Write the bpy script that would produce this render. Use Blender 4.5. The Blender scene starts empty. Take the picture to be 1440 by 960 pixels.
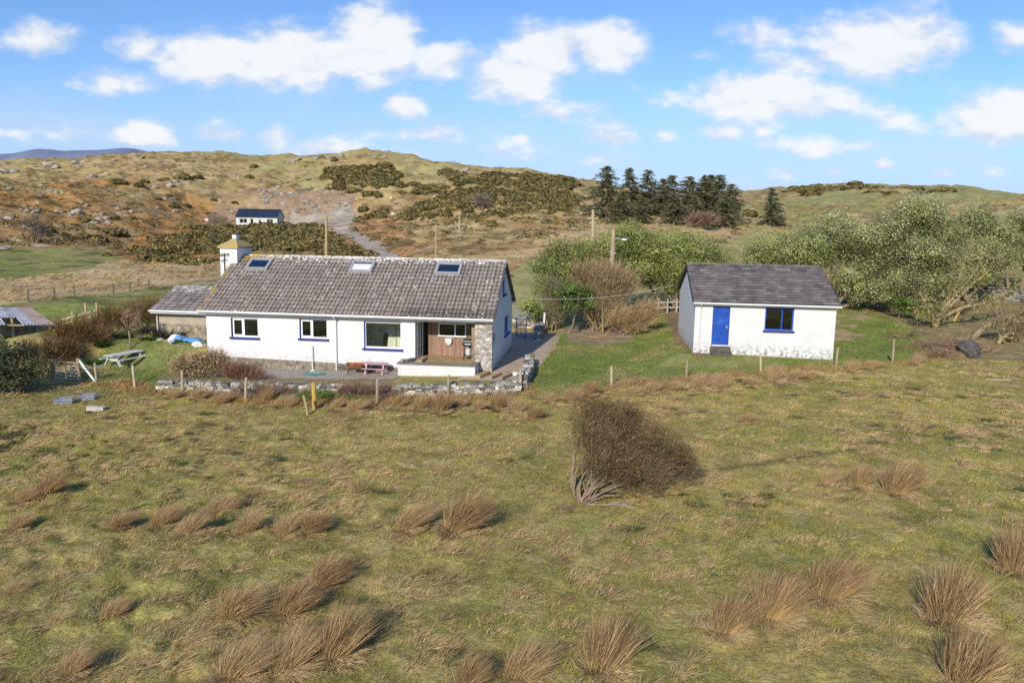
import bpy, bmesh, math, random
import numpy as np
from mathutils import Vector, Matrix
R = math.radians
S = bpy.context.scene
COL = S.collection
RNG = np.random.default_rng(7)
random.seed(7)

# ------------------------------------------------------------------ camera numbers
CAM_Z = 7.1
F, PITCH, ROLL = 1085.0, 0.1555, 0.0162       # focal length in photo pixels, downward pitch, roll


def ray(px, py):
    c, s = math.cos(ROLL), math.sin(ROLL)
    a, b = px - 720, py - 480
    x = (c * a + s * b) / F
    u = -(-s * a + c * b) / F
    return np.array([x, math.cos(PITCH) + math.sin(PITCH) * u, -math.sin(PITCH) + math.cos(PITCH) * u])


# ------------------------------------------------------------------ noise
_PT = np.random.default_rng(3).random((256, 256))


def vnoise(x, y):
    x = np.asarray(x, float); y = np.asarray(y, float)
    xi = np.floor(x).astype(int); yi = np.floor(y).astype(int)
    fx = x - xi; fy = y - yi
    fx = fx * fx * (3 - 2 * fx); fy = fy * fy * (3 - 2 * fy)
    a = _PT[xi & 255, yi & 255]; b = _PT[(xi + 1) & 255, yi & 255]
    c = _PT[xi & 255, (yi + 1) & 255]; d = _PT[(xi + 1) & 255, (yi + 1) & 255]
    return (a * (1 - fx) + b * fx) * (1 - fy) + (c * (1 - fx) + d * fx) * fy


def fbm(x, y, s, o=4, seed=0):
    x = np.asarray(x, float) / s + seed * 17.3; y = np.asarray(y, float) / s + seed * 9.7
    t = 0; amp = .5; tot = 0
    for i in range(o):
        t = t + amp * vnoise(x, y); tot += amp
        x = x * 2.03 + 11.1; y = y * 2.03 + 5.7; amp *= .5
    return t / tot


def sstep(a, b, x):
    t = np.clip((np.asarray(x, float) - a) / (b - a), 0, 1)
    return t * t * (3 - 2 * t)


# ------------------------------------------------------------------ terrain
DK = np.array([45, 60, 80, 100, 130, 160, 200, 228, 245, 258, 300, 340, 380, 450, 600, 900, 3000], float)
TCOLS = [  # photo column, ground heights at the distances above
 (-500, [-.6, 0, .3, 1, 3, 7, 13, 17, 20, 22, 28, 31, 30, 24, 12, 5, 0]),
 (0,   [-.4, 0, .2, .6, 2.4, 5.5, 11, 14.5, 16.5, 18.3, 24.5, 27.5, 27, 23, 13, 5, 0]),
 (100, [-.3, 0, .2, .6, 2.2, 5, 10.5, 14.5, 16.8, 18.5, 25.5, 30.5, 30, 26, 15, 6, 0]),
 (220, [-.2, 0, .2, .5, 2, 3.8, 7.5, 11, 13.5, 16.5, 26.5, 34, 36, 31, 18, 6, 0]),
 (300, [-.1, 0, .2, .5, 1.6, 2.6, 3.8, 5.2, 8.5, 14, 25, 33, 37.5, 34, 18, 6, 0]),
 (358, [-.1, 0, .2, .5, 1.6, 2.4, 3.4, 4.1, 4.7, 12.5, 23.5, 31, 36, 34, 18, 6, 0]),
 (420, [-.1, 0, .2, .5, 1.7, 2.6, 3.7, 4.6, 6, 13, 23.5, 32, 38, 36, 18, 6, 0]),
 (490, [-.1, 0, .2, .6, 2.2, 3.6, 4.9, 6, 9, 13.5, 24, 33.5, 40, 37, 20, 6, 0]),
 (560, [0, 0, .3, .8, 2.8, 4.6, 6.8, 9, 12.5, 15.5, 25, 34, 39, 36, 20, 8, 0]),
 (640, [0, 0, .5, 1.3, 4, 6, 9, 13, 15.5, 17.5, 25, 29.5, 28, 24, 18, 8, 0]),
 (740, [0, 0, .8, 1.7, 4.8, 7.2, 10, 13, 15, 17, 23.5, 28, 26, 23, 20, 12, 0]),
 (830, [.1, .2, 1, 2.2, 5, 7.4, 10, 12.5, 14, 15.5, 20.5, 23, 22, 21, 24, 16, 0]),
 (940, [.2, .6, 1.4, 2.6, 5.2, 7.6, 10.5, 12.5, 13.5, 14, 16, 17, 18, 21, 28, 28, 0]),
 (1040, [.4, .8, 1.5, 2.6, 4.2, 5.8, 9, 11.5, 12.5, 13.2, 15.5, 17, 18, 21, 32, 38, 0]),
 (1120, [.5, .9, 1.7, 2.8, 4.6, 6.8, 10, 12, 13, 13.8, 16, 18, 20, 24, 36, 44, 0]),
 (1200, [.6, 1, 1.9, 3.1, 5.2, 7.6, 11, 13, 14, 14.8, 18, 20, 22, 27, 40, 54, 0]),
 (1270, [.6, 1.1, 2, 3.3, 5.8, 8.6, 12, 13.6, 14.6, 15.4, 18.6, 20.5, 22.5, 27, 38, 50, 0]),
 (1340, [.6, 1.2, 2.2, 3.9, 7, 10, 13, 14.6, 15.5, 16.3, 19, 21, 23, 28, 40, 47, 0]),
 (1440, [.6, 1.4, 2.8, 5, 8, 10.4, 13, 14.6, 15.5, 16.2, 18, 19, 20, 23, 30, 36, 0]),
 (1900, [.6, 1.6, 3, 5, 8, 10, 12, 13, 14, 14.5, 16, 17, 18, 20, 25, 28, 0]),
]
TT = np.array([(c[0] - 720) / F for c in TCOLS])
TZ = np.array([c[1] for c in TCOLS], float)
_Dg = np.unique(np.concatenate([np.arange(40, 400, 2.0), np.geomspace(400, 3000, 60)]))
_tg = np.linspace(-1.2, 1.3, 251)
_cols = np.array([np.interp(_Dg, DK, z) for z in TZ])
_grid = np.array([np.interp(_tg, TT, _cols[:, i]) for i in range(len(_Dg))]).T     # (t, D)
for _ in range(6):
    g2 = _grid.copy(); g2[1:-1] = .25 * _grid[:-2] + .5 * _grid[1:-1] + .25 * _grid[2:]; _grid = g2
for _ in range(3):
    g2 = _grid.copy(); g2[:, 1:-1] = .25 * _grid[:, :-2] + .5 * _grid[:, 1:-1] + .25 * _grid[:, 2:]; _grid = g2


def far_z(t, D):
    ti = np.clip((t - _tg[0]) / (_tg[1] - _tg[0]), 0, len(_tg) - 1.001)
    i = ti.astype(int); ft = ti - i
    Dc = np.clip(D, _Dg[0], _Dg[-1] - .01)
    j = np.clip(np.searchsorted(_Dg, Dc, side='right') - 1, 0, len(_Dg) - 2)
    fd = (Dc - _Dg[j]) / (_Dg[j + 1] - _Dg[j])
    return ((_grid[i, j] * (1 - fd) + _grid[i, j + 1] * fd) * (1 - ft) + (_grid[i + 1, j] * (1 - fd) + _grid[i + 1, j + 1] * fd) * ft)


HX, HY, HT = -0.965, 36.06, 0.1168           # bungalow origin (front right corner) and turn
BX, BY, BZ, BT = 9.532, 40.05, 0.39, 0.1071  # hut


def to_local(x, y, ox, oy, t):
    dx, dy = x - ox, y - oy
    return dx * math.cos(t) - dy * math.sin(t), dx * math.sin(t) + dy * math.cos(t)


def box_mask(a, b, a0, a1, b0, b1, soft):
    d = np.maximum(np.maximum(a0 - a, a - a1), np.maximum(b0 - b, b - b1))
    return 1 - sstep(0, soft, d)


def G(x, y):
    x = np.asarray(x, float); y = np.asarray(y, float)
    near = np.interp(y, [-100, 0, 12, 20, 30, 36, 45, 60], [-.9, -.8, -.6, -.52, -.42, -.25, -.1, 0]) + .02 * np.clip(x, -30, 30)
    yy = np.maximum(y, 1.0)
    t = np.clip(x / yy, -1.15, 1.25)
    far = far_z(t, y)
    w = sstep(42, 62, y)
    z = near * (1 - w) + far * w
    # roughness
    k = sstep(85, 190, y)
    z = z + k * ((fbm(x, y, 42, 3, 1) - .5) * 5.0 + (fbm(x, y, 13, 3, 2) - .5) * 3.2 + np.abs(fbm(x, y, 6, 3, 3) - .5) * 3.0 - .5)
    kf = 1 - sstep(45, 90, y)
    hum = np.clip(sstep(2, -9, x) + .5 * sstep(4, 10, x) * sstep(19, 14, y), 0, 1) * sstep(31, 25, y)
    z = z + kf * ((fbm(x, y, 5, 2, 4) - .5) * .16 + (fbm(x, y, 1.2, 2, 5) - .5) * .08 + (sstep(.42, .72, fbm(x, y, .6, 2, 7)) - .3) * (.035 + .075 * hum))
    z = z + sstep(45, 70, y) * (1 - k) * (fbm(x, y, 6, 3, 6) - .5) * .5
    # house platform
    a, b = to_local(x, y, HX, HY, HT)
    m = box_mask(a, b, -15.6, 3.4, -2.6, 12.0, 2.0)
    plat = np.interp(a, [-14.2, -7.5, -1, 3], [-.34, -.28, -.06, 0.0])
    z = z * (1 - m) + plat * m
    a, b = to_local(x, y, BX, BY, BT)
    m = box_mask(a, b, -.8, 8.0, -.6, 9, 1.6)
    z = z * (1 - m) + (BZ - .02 * np.clip(a, 0, 7)) * m
    a, b = to_local(x, y, HX, HY, HT)
    m = box_mask(a, b, -26, -14.7, 2.2, 9, 2.8)
    z = z * (1 - m) + .5 * m
    # flat shelf for the far house
    m = box_mask(x, y, -86, -66, 221, 240, 8)
    z = z * (1 - m) + 4.2 * m
    return z


def g1(x, y):
    return float(G(np.array([x]), np.array([y]))[0])


def hit(px, py, up=0.0):
    """Where the line of sight through a photo pixel meets the ground (raised by up)."""
    d = ray(px, py)
    s = np.concatenate([np.arange(6, 60, .05), np.arange(60, 500, .3), np.arange(500, 1600, 3)])
    X = d[0] * s; Y = d[1] * s; Z = CAM_Z + d[2] * s
    below = np.nonzero(Z <= G(X, Y) + up)[0]
    i = below[0] if len(below) else len(s) - 1
    return np.array([X[i], Y[i], float(G(X[i:i + 1], Y[i:i + 1])[0])])


def at(px, py, Y):
    d = ray(px, py)
    return np.array([0, 0, CAM_Z]) + d * (Y / d[1])


def onto(px, Y, py=400):
    """Ground point in photo column px at depth Y."""
    p = at(px, py, Y)
    return np.array([p[0], Y, g1(p[0], Y)])


def poly_px(pts):
    return np.array([hit(*p)[:2] for p in pts])


def in_poly(x, y, P):
    x = np.asarray(x, float); y = np.asarray(y, float)
    res = np.zeros(x.shape, bool)
    bb = (x > P[:, 0].min()) & (x < P[:, 0].max()) & (y > P[:, 1].min()) & (y < P[:, 1].max())
    xs, ys = x[bb], y[bb]
    r = np.zeros(xs.shape, bool)
    n = len(P)
    for i in range(n):
        x0, y0 = P[i]; x1, y1 = P[(i + 1) % n]
        if y0 == y1:
            continue
        c = ((y0 > ys) != (y1 > ys)) & (xs < (x1 - x0) * (ys - y0) / (y1 - y0) + x0)
        r ^= c
    res[bb] = r
    return res


# ------------------------------------------------------------------ object helpers
def tag(o, label=None, cat=None, group=None, kind=None):
    if label: o['label'] = label
    if cat: o['category'] = cat
    if group: o['group'] = group
    if kind: o['kind'] = kind
    return o


def empty(name, loc=(0, 0, 0), rz=0.0, label=None, cat=None, group=None):
    o = bpy.data.objects.new(name, None)
    COL.objects.link(o)
    o.location = [float(v) for v in loc]; o.rotation_euler = (0, 0, rz); o.empty_display_size = .2
    return tag(o, label, cat, group)


def mesh_np(name, verts, faces, cols, mat, parent=None, smooth=False):
    """faces: (M,3) or (M,4) array."""
    me = bpy.data.meshes.new(name)
    V = np.asarray(verts, np.float32); Fa = np.asarray(faces, np.int32)
    k = Fa.shape[1]
    me.vertices.add(len(V)); me.vertices.foreach_set('co', V.ravel())
    me.loops.add(Fa.size); me.loops.foreach_set('vertex_index', Fa.ravel())
    me.polygons.add(len(Fa)); me.polygons.foreach_set('loop_start', np.arange(0, Fa.size, k, dtype=np.int32))
    if smooth:
        me.polygons.foreach_set('use_smooth', np.ones(len(Fa), bool))
    me.update(calc_edges=True)
    if cols is not None:
        C = np.asarray(cols, np.float32)
        if C.shape[1] == 3:
            C = np.concatenate([C, np.ones((len(C), 1), np.float32)], 1)
        at_ = me.color_attributes.new('Col', 'FLOAT_COLOR', 'POINT')
        at_.data.foreach_set('color', C.ravel())
    me.materials.append(mat)
    o = bpy.data.objects.new(name, me); COL.objects.link(o)
    if parent: o.parent = parent
    return o


class MB:
    def __init__(s):
        s.v = []; s.f = []; s.c = []

    def add(s, vs, fs, col=(1, 1, 1)):
        b = len(s.v)
        s.v += [tuple(float(q) for q in v) for v in vs]
        s.f += [tuple(b + i for i in f) for f in fs]
        s.c += [tuple(col)] * len(vs)
        return s

    def boxf(s, P, a0, a1, d0, d1, z0, z1, col=(1, 1, 1)):
        vs = [P(a, d, z) for z in (z0, z1) for d in (d0, d1) for a in (a0, a1)]
        return s.add(vs, [(0, 1, 3, 2), (4, 6, 7, 5), (0, 4, 5, 1), (2, 3, 7, 6), (0, 2, 6, 4), (1, 5, 7, 3)], col)

    def box(s, x0, x1, y0, y1, z0, z1, col=(1, 1, 1)):
        return s.boxf(lambda a, d, z: (a, d, z), x0, x1, y0, y1, z0, z1, col)

    def bar(s, p, q, w, h, col=(1, 1, 1), up=(0, 0, 1)):
        p = Vector(p); q = Vector(q); d = (q - p).normalized()
        a = d.cross(Vector(up))
        if a.length < 1e-3: a = d.cross(Vector((1, 0, 0)))
        a.normalize(); b = a.cross(d).normalized()
        vs = []
        for e in (p, q):
            for i, j in ((-1, -1), (1, -1), (1, 1), (-1, 1)):
                vs.append(e + a * (i * w / 2) + b * (j * h / 2))
        return s.add(vs, [(0, 1, 2, 3), (7, 6, 5, 4), (0, 4, 5, 1), (1, 5, 6, 2), (2, 6, 7, 3), (3, 7, 4, 0)], col)

    def tube(s, pts, rad, n=8, col=(1, 1, 1), cap=True):
        pts = [Vector(p) for p in pts]
        if not hasattr(rad, '__len__'): rad = [rad] * len(pts)
        vs = []; fs = []
        for i, p in enumerate(pts):
            d = (pts[min(i + 1, len(pts) - 1)] - pts[max(i - 1, 0)]).normalized()
            a = d.cross(Vector((.13, .2, .97)))
            if a.length < .12: a = d.cross(Vector((1, 0, 0)))
            a.normalize(); b = d.cross(a)
            for k in range(n):
                th = 2 * math.pi * k / n
                vs.append(p + (a * math.cos(th) + b * math.sin(th)) * rad[i])
        for i in range(len(pts) - 1):
            for k in range(n):
                k2 = (k + 1) % n
                fs.append((i * n + k, i * n + k2, (i + 1) * n + k2, (i + 1) * n + k))
        if cap:
            fs.append(tuple(range(n))[::-1]); fs.append(tuple((len(pts) - 1) * n + k for k in range(n)))
        return s.add(vs, fs, col)

    def build(s, name, mat, parent=None, smooth=False, bevel=0):
        me = bpy.data.meshes.new(name)
        me.from_pydata(s.v, [], s.f)
        if smooth:
            me.polygons.foreach_set('use_smooth', np.ones(len(me.polygons), bool))
        at_ = me.color_attributes.new('Col', 'FLOAT_COLOR', 'POINT')
        C = np.ones((len(s.v), 4), np.float32); C[:, :3] = np.array(s.c, np.float32)[:, :3]
        at_.data.foreach_set('color', C.ravel())
        if bevel:
            bm = bmesh.new(); bm.from_mesh(me)
            bmesh.ops.bevel(bm, geom=list(bm.edges), offset=bevel, segments=1, affect='EDGES', clamp_overlap=True)
            bm.to_mesh(me); bm.free()
        me.update()
        me.materials.append(mat)
        o = bpy.data.objects.new(name, me); COL.objects.link(o)
        if parent: o.parent = parent
        return o


def kids(o):
    return [c for c in COL.objects if c.parent == o]


def copy_tree(o, parent=None):
    c = o.copy(); COL.objects.link(c)
    if parent: c.parent = parent
    for ch in kids(o):
        copy_tree(ch, c)
    return c


def ribbons(base, d, L, w, bend, cb, ct, seg=2, rng=RNG, taper=.85, side=None):
    """Thin tapering strips: grass blades, rushes, twigs, sprays."""
    base = np.asarray(base, float); n = len(base)
    d = np.asarray(d, float); d = d / np.linalg.norm(d, axis=1, keepdims=True)
    L = np.broadcast_to(np.asarray(L, float), (n,)); w = np.broadcast_to(np.asarray(w, float), (n,))
    bend = np.broadcast_to(np.asarray(bend, float), (n, 3))
    if side is None:
        r = rng.normal(size=(n, 3)); side = np.cross(d, r)
        side /= np.linalg.norm(side, axis=1, keepdims=True) + 1e-9
    V = np.zeros((n, 2 * seg + 1, 3)); C = np.zeros((n, 2 * seg + 1, 3))
    cb = np.broadcast_to(cb, (n, 3)); ct = np.broadcast_to(ct, (n, 3))
    for i in range(seg + 1):
        s = i / seg
        p = base + d * (L * s)[:, None] + bend * (L * s * s)[:, None]
        col = cb * (1 - s) + ct * s
        if i < seg:
            ww = (w * .5 * (1 - taper * s))[:, None]
            V[:, 2 * i] = p - side * ww; V[:, 2 * i + 1] = p + side * ww
            C[:, 2 * i] = col; C[:, 2 * i + 1] = col
        else:
            V[:, 2 * seg] = p; C[:, 2 * seg] = col
    k = 2 * seg + 1
    f = []
    for i in range(seg - 1):
        f += [(2 * i, 2 * i + 1, 2 * i + 3), (2 * i, 2 * i + 3, 2 * i + 2)]
    f.append((2 * seg - 2, 2 * seg - 1, 2 * seg))
    Fa = (np.array(f)[None] + (np.arange(n) * k)[:, None, None]).reshape(-1, 3)
    return V.reshape(-1, 3), Fa, C.reshape(-1, 3)


def merge(parts):
    Vs, Fs, Cs = [], [], []; b = 0
    for V, Fa, C in parts:
        Vs.append(V); Fs.append(Fa + b); Cs.append(C); b += len(V)
    return np.concatenate(Vs), np.concatenate(Fs), np.concatenate(Cs)


def unit(n, rng):
    v = rng.normal(size=(n, 3)); return v / np.linalg.norm(v, axis=1, keepdims=True)


def leaf_quads(p, nrm, size, asp, cols, rng):
    n = len(p)
    r = rng.normal(size=(n, 3)); a = np.cross(nrm, r); a /= np.linalg.norm(a, axis=1, keepdims=True) + 1e-9
    b = np.cross(nrm, a)
    s = (size * rng.uniform(.7, 1.3, n))[:, None]
    V = np.stack([p - a * s * .5, p + b * s * asp * .5, p + a * s * .5, p - b * s * asp * .5], 1).reshape(-1, 3)
    idx = (np.arange(n) * 4)[:, None]
    Fa = np.concatenate([np.concatenate([idx, idx + 1, idx + 2], 1), np.concatenate([idx, idx + 2, idx + 3], 1)])
    return V, Fa, np.repeat(cols, 4, 0)


# ------------------------------------------------------------------ materials
def newmat(name):
    m = bpy.data.materials.new(name); m.use_nodes = True
    nt = m.node_tree
    for n in list(nt.nodes): nt.nodes.remove(n)
    out = nt.nodes.new('ShaderNodeOutputMaterial')
    return m, nt, out


def nd(nt, typ, ins=None, **kw):
    n = nt.nodes.new(typ)
    for k, v in kw.items(): setattr(n, k, v)
    for k, v in (ins or {}).items():
        if isinstance(v, bpy.types.NodeSocket): nt.links.new(v, n.inputs[k])
        else: n.inputs[k].default_value = v
    return n


def mixc(nt, f, a, b, mode='MIX'):
    n = nt.nodes.new('ShaderNodeMix'); n.data_type = 'RGBA'; n.blend_type = mode
    for i, v in ((0, f), (6, a), (7, b)):
        if isinstance(v, bpy.types.NodeSocket): nt.links.new(v, n.inputs[i])
        else: n.inputs[i].default_value = (v if i == 0 else (*v[:3], 1))
    return n.outputs[2]


def math_(nt, op, a, b=None, c=None, clamp=False):
    n = nt.nodes.new('ShaderNodeMath'); n.operation = op; n.use_clamp = clamp
    for i, v in enumerate((a, b, c)):
        if v is None: continue
        if isinstance(v, bpy.types.NodeSocket): nt.links.new(v, n.inputs[i])
        else: n.inputs[i].default_value = v
    return n.outputs[0]


def noise(nt, vec, scale, detail=4, rough=.55):
    return nd(nt, 'ShaderNodeTexNoise', {'Vector': vec, 'Scale': scale, 'Detail': detail, 'Roughness': rough}).outputs[0]


def ramp(nt, v, a, b):
    n = nt.nodes.new('ShaderNodeMapRange'); n.interpolation_type = 'SMOOTHSTEP'
    nt.links.new(v, n.inputs[0]); n.inputs[1].default_value = a; n.inputs[2].default_value = b
    return n.outputs[0]


def surf(name, c1, c2=None, scale=6, rough=.8, attr=True, bump=.0, bscale=30, c3=None, s3=2, t3=(.55, .7), spec=.3, metal=0, stretch=None):
    """Noise-mottled surface: c1/c2 mottling, optional patches of c3, times the mesh's own colour attribute."""
    m, nt, out = newmat(name)
    tc = nd(nt, 'ShaderNodeTexCoord').outputs['Object']
    if stretch:
        tc = nd(nt, 'ShaderNodeMapping', {'Vector': tc, 'Scale': stretch}).outputs[0]
    c2 = c2 or tuple(v * .75 for v in c1)
    col = mixc(nt, ramp(nt, noise(nt, tc, scale, 5), .3, .7), c1, c2)
    if c3:
        col = mixc(nt, ramp(nt, noise(nt, tc, s3, 6, .65), *t3), col, c3)
    if attr:
        col = mixc(nt, 1.0, col, nd(nt, 'ShaderNodeAttribute', attribute_name='Col').outputs[0], 'MULTIPLY')
    b = nd(nt, 'ShaderNodeBsdfPrincipled', {'Base Color': col, 'Roughness': rough, 'Specular IOR Level': spec, 'Metallic': metal})
    if bump:
        bn = nd(nt, 'ShaderNodeBump', {'Height': noise(nt, tc, bscale, 5), 'Strength': bump, 'Distance': .02})
        nt.links.new(bn.outputs[0], b.inputs['Normal'])
    nt.links.new(b.outputs[0], out.inputs[0])
    return m


def leafmat(name, trans=.25, rough=.6, spec=.2, vary=.35, vscale=3):
    m, nt, out = newmat(name)
    a = nd(nt, 'ShaderNodeAttribute', attribute_name='Col').outputs[0]
    tc = nd(nt, 'ShaderNodeTexCoord').outputs['Object']
    f = nd(nt, 'ShaderNodeMapRange', {0: noise(nt, tc, vscale, 3), 1: .3, 2: .7, 3: 1 - vary, 4: 1 + vary}).outputs[0]
    v = nd(nt, 'ShaderNodeVectorMath', {0: a}, operation='SCALE'); nt.links.new(f, v.inputs['Scale'])
    p = nd(nt, 'ShaderNodeBsdfPrincipled', {'Base Color': v.outputs[0], 'Roughness': rough, 'Specular IOR Level': spec})
    t = nd(nt, 'ShaderNodeBsdfTranslucent', {'Color': v.outputs[0]})
    mx = nd(nt, 'ShaderNodeMixShader', {0: trans, 1: p.outputs[0], 2: t.outputs[0]})
    nt.links.new(mx.outputs[0], out.inputs[0])
    return m


def glassmat(name, tint, refl=.12, rough=.02):
    m, nt, out = newmat(name)
    tc = nd(nt, 'ShaderNodeTexCoord').outputs['Object']
    fr = nd(nt, 'ShaderNodeFresnel', {'IOR': 1.5}).outputs[0]
    f = math_(nt, 'ADD', fr, refl, clamp=True)
    n = noise(nt, tc, .8, 2)
    bn = nd(nt, 'ShaderNodeBump', {'Height': n, 'Strength': .05, 'Distance': .02})
    g = nd(nt, 'ShaderNodeBsdfGlossy', {'Roughness': rough, 'Color': (.9, .92, .95, 1), 'Normal': bn.outputs[0]})
    t = nd(nt, 'ShaderNodeBsdfTransparent', {'Color': (*tint, 1)})
    mx = nd(nt, 'ShaderNodeMixShader', {0: f, 1: t.outputs[0], 2: g.outputs[0]})
    nt.links.new(mx.outputs[0], out.inputs[0])
    return m


def wallmat(name, white, stain, zlo, zhi, amt, streak=.3):
    """Painted render: faint mottling, dirt creeping up from the foot of the wall."""
    m, nt, out = newmat(name)
    tc = nd(nt, 'ShaderNodeTexCoord').outputs['Object']
    sx = nd(nt, 'ShaderNodeSeparateXYZ', {0: tc})
    z = ramp(nt, sx.outputs[2], zhi, zlo)
    n = ramp(nt, noise(nt, tc, 5, 7, .7), .44, .66)
    st = math_(nt, 'MULTIPLY', math_(nt, 'MULTIPLY', z, n), amt, clamp=True)
    st_map = nd(nt, 'ShaderNodeMapping', {'Vector': tc, 'Scale': (3, 3, .25)}).outputs[0]
    streaks = math_(nt, 'MULTIPLY', ramp(nt, noise(nt, st_map, 2.2, 5), .5, .75), streak)
    base = mixc(nt, ramp(nt, noise(nt, tc, 1.1, 5), .3, .7), white, tuple(v * .93 for v in white))
    base = mixc(nt, streaks, base, tuple(v * .82 for v in white))
    col = mixc(nt, st, base, stain)
    b = nd(nt, 'ShaderNodeBsdfPrincipled', {'Base Color': col, 'Roughness': .85, 'Specular IOR Level': .2})
    bn = nd(nt, 'ShaderNodeBump', {'Height': noise(nt, tc, 45, 5), 'Strength': .35, 'Distance': .01})
    nt.links.new(bn.outputs[0], b.inputs['Normal'])
    nt.links.new(b.outputs[0], out.inputs[0])
    return m


def tilemat(name, c1, c2, lich, amount, ridge_z=None, yellow=None, yx=None):
    """Roof tile: attribute colour per tile, white lichen blotches, more along the ridge, yellow lichen by one verge."""
    m, nt, out = newmat(name)
    tc = nd(nt, 'ShaderNodeTexCoord').outputs['Object']
    sx = nd(nt, 'ShaderNodeSeparateXYZ', {0: tc})
    col = mixc(nt, ramp(nt, noise(nt, tc, 2.2, 6), .3, .7), c1, c2)
    col = mixc(nt, 1.0, col, nd(nt, 'ShaderNodeAttribute', attribute_name='Col').outputs[0], 'MULTIPLY')
    th = .66 - amount
    big = math_(nt, 'MULTIPLY', noise(nt, tc, .7, 3), .22)
    tcs = nd(nt, 'ShaderNodeMapping', {'Vector': tc, 'Scale': (.7, 1, 1)}).outputs[0]
    ln = math_(nt, 'ADD', noise(nt, tcs, 8.5, 3, .5), big)
    if ridge_z is not None:
        ln = math_(nt, 'ADD', ln, math_(nt, 'MULTIPLY', ramp(nt, sx.outputs[2], ridge_z - .5, ridge_z), .15))
    col = mixc(nt, ramp(nt, ln, th + .12, th + .17), col, lich)
    fine = ramp(nt, noise(nt, tc, 26, 4, .7), .58, .74)
    col = mixc(nt, math_(nt, 'MULTIPLY', fine, .22), col, lich)
    if yellow:
        yl = ramp(nt, sx.outputs[0], yx + .75, yx - .25)
        if ridge_z is not None:
            y2 = math_(nt, 'MULTIPLY', ramp(nt, sx.outputs[0], yx + 4.5, yx + .5), ramp(nt, sx.outputs[2], ridge_z - .45, ridge_z))
            yl = math_(nt, 'MAXIMUM', yl, y2)
        f = ramp(nt, math_(nt, 'ADD', noise(nt, tc, 5, 5), math_(nt, 'MULTIPLY', yl, .3)), .68, .8)
        col = mixc(nt, f, col, yellow)
    b = nd(nt, 'ShaderNodeBsdfPrincipled', {'Base Color': col, 'Roughness': .9, 'Specular IOR Level': .15})
    bn = nd(nt, 'ShaderNodeBump', {'Height': noise(nt, tc, 40, 5), 'Strength': .4, 'Distance': .01})
    nt.links.new(bn.outputs[0], b.inputs['Normal'])
    nt.links.new(b.outputs[0], out.inputs[0])
    return m


M = {}
M['house_white'] = wallmat('white_render', (.68, .675, .665), (.33, .3, .23), .05, .8, .65, .25)
M['hut_white'] = wallmat('weathered_whitewash', (.66, .655, .64), (.21, .2, .175), .02, .75, 1.2, .45)
M['far_white'] = wallmat('far_white_render', (.6, .6, .58), (.5, .48, .42), 0, .5, .4)
M['stone'] = surf('grey_stone', (.46, .435, .385), (.3, .28, .245), 9, .9, True, .6, 25, (.72, .7, .65), 5, (.54, .64))
M['rubble_wall'] = surf('rough_stone_wall', (.36, .32, .25), (.15, .13, .10), 4, .9, True, .9, 9, (.45, .43, .38), 3, (.56, .66))
M['tan_render'] = surf('tan_render', (.42, .36, .27), (.34, .29, .21), 2, .9, True, .4, 20, (.2, .18, .12), 2.5, (.6, .72))
M['tile'] = tilemat('concrete_tile', (.285, .24, .205), (.325, .275, .235), (.68, .64, .58), .035, 5.05, (.45, .29, .05), -14.43)
M['annexe_tile'] = tilemat('annexe_tile', (.24, .205, .195), (.32, .28, .26), (.5, .47, .43), .02, 3.2)
M['slate'] = tilemat('slate', (.15, .132, .128), (.22, .19, .182), (.34, .31, .28), -.01)
M['white_paint'] = surf('white_paint', (.7, .7, .69), (.62, .62, .6), 3, .5, False, .05)
M['frame_white'] = surf('white_upvc', (.82, .82, .82), (.78, .78, .78), 4, .35, False)
M['blue'] = surf('blue_paint', (.012, .075, .4), (.01, .055, .3), 2.5, .6, False, .1, 30, (.035, .12, .42), 1.6, (.5, .75))
M['blue_sill'] = surf('blue_sill_paint', (.02, .045, .26), (.018, .04, .2), 5, .6, False, .1)
M['blue_metal'] = surf('pale_blue_metal', (.13, .24, .36), (.1, .19, .3), 5, .5, False)
M['glass'] = glassmat('window_glass', (.93, .95, .93), .05)
M['glass_dark'] = glassmat('dark_window_glass', (.5, .52, .5), .06)
M['glass_sky'] = glassmat('skylight_glass', (.12, .13, .15), .3)
M['grey_metal'] = surf('grey_metal', (.42, .42, .42), (.34, .34, .34), 6, .5, True, .1, metal=.2)
M['galv'] = surf('galvanised_steel', (.5, .53, .55), (.4, .43, .45), 8, .5, True, .05, metal=.1)
M['dark_metal'] = surf('dark_metal', (.025, .026, .028), (.04, .04, .04), 8, .4, True, .05)
M['wood'] = surf('weathered_wood', (.36, .3, .2), (.24, .195, .13), 7, .85, True, .5, 20, (.42, .4, .34), 4, (.55, .7), stretch=(3, 3, .4))
M['cladding'] = surf('timber_cladding', (.34, .215, .155), (.25, .145, .1), 5, .7, True, .3, 14, (.4, .29, .2), 3, (.55, .75), stretch=(3, 3, .35))
M['grey_wood'] = surf('grey_timber', (.24, .22, .19), (.16, .145, .125), 7, .85, True, .4, 20, stretch=(.6, 3, 3))
M['pink'] = surf('faded_pink_paint', (.55, .34, .37), (.46, .3, .31), 5, .7, True, .1)
M['rust'] = surf('rusty_steel', (.3, .12, .05), (.17, .07, .035), 7, .85, True, .4, 20, (.36, .2, .1), 4, (.5, .65))
M['black'] = surf('black_rubber', (.02, .02, .02), (.03, .03, .03), 7, .7, True, .1)
M['concrete'] = surf('old_concrete', (.5, .385, .27), (.4, .305, .21), 1.6, .92, True, .5, 25, (.2, .19, .14), 2.2, (.56, .7))
M['terrace'] = surf('grey_gravel_terrace', (.36, .31, .25), (.27, .23, .185), 3, .95, True, .7, 35, (.42, .38, .32), 5, (.52, .68))
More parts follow.
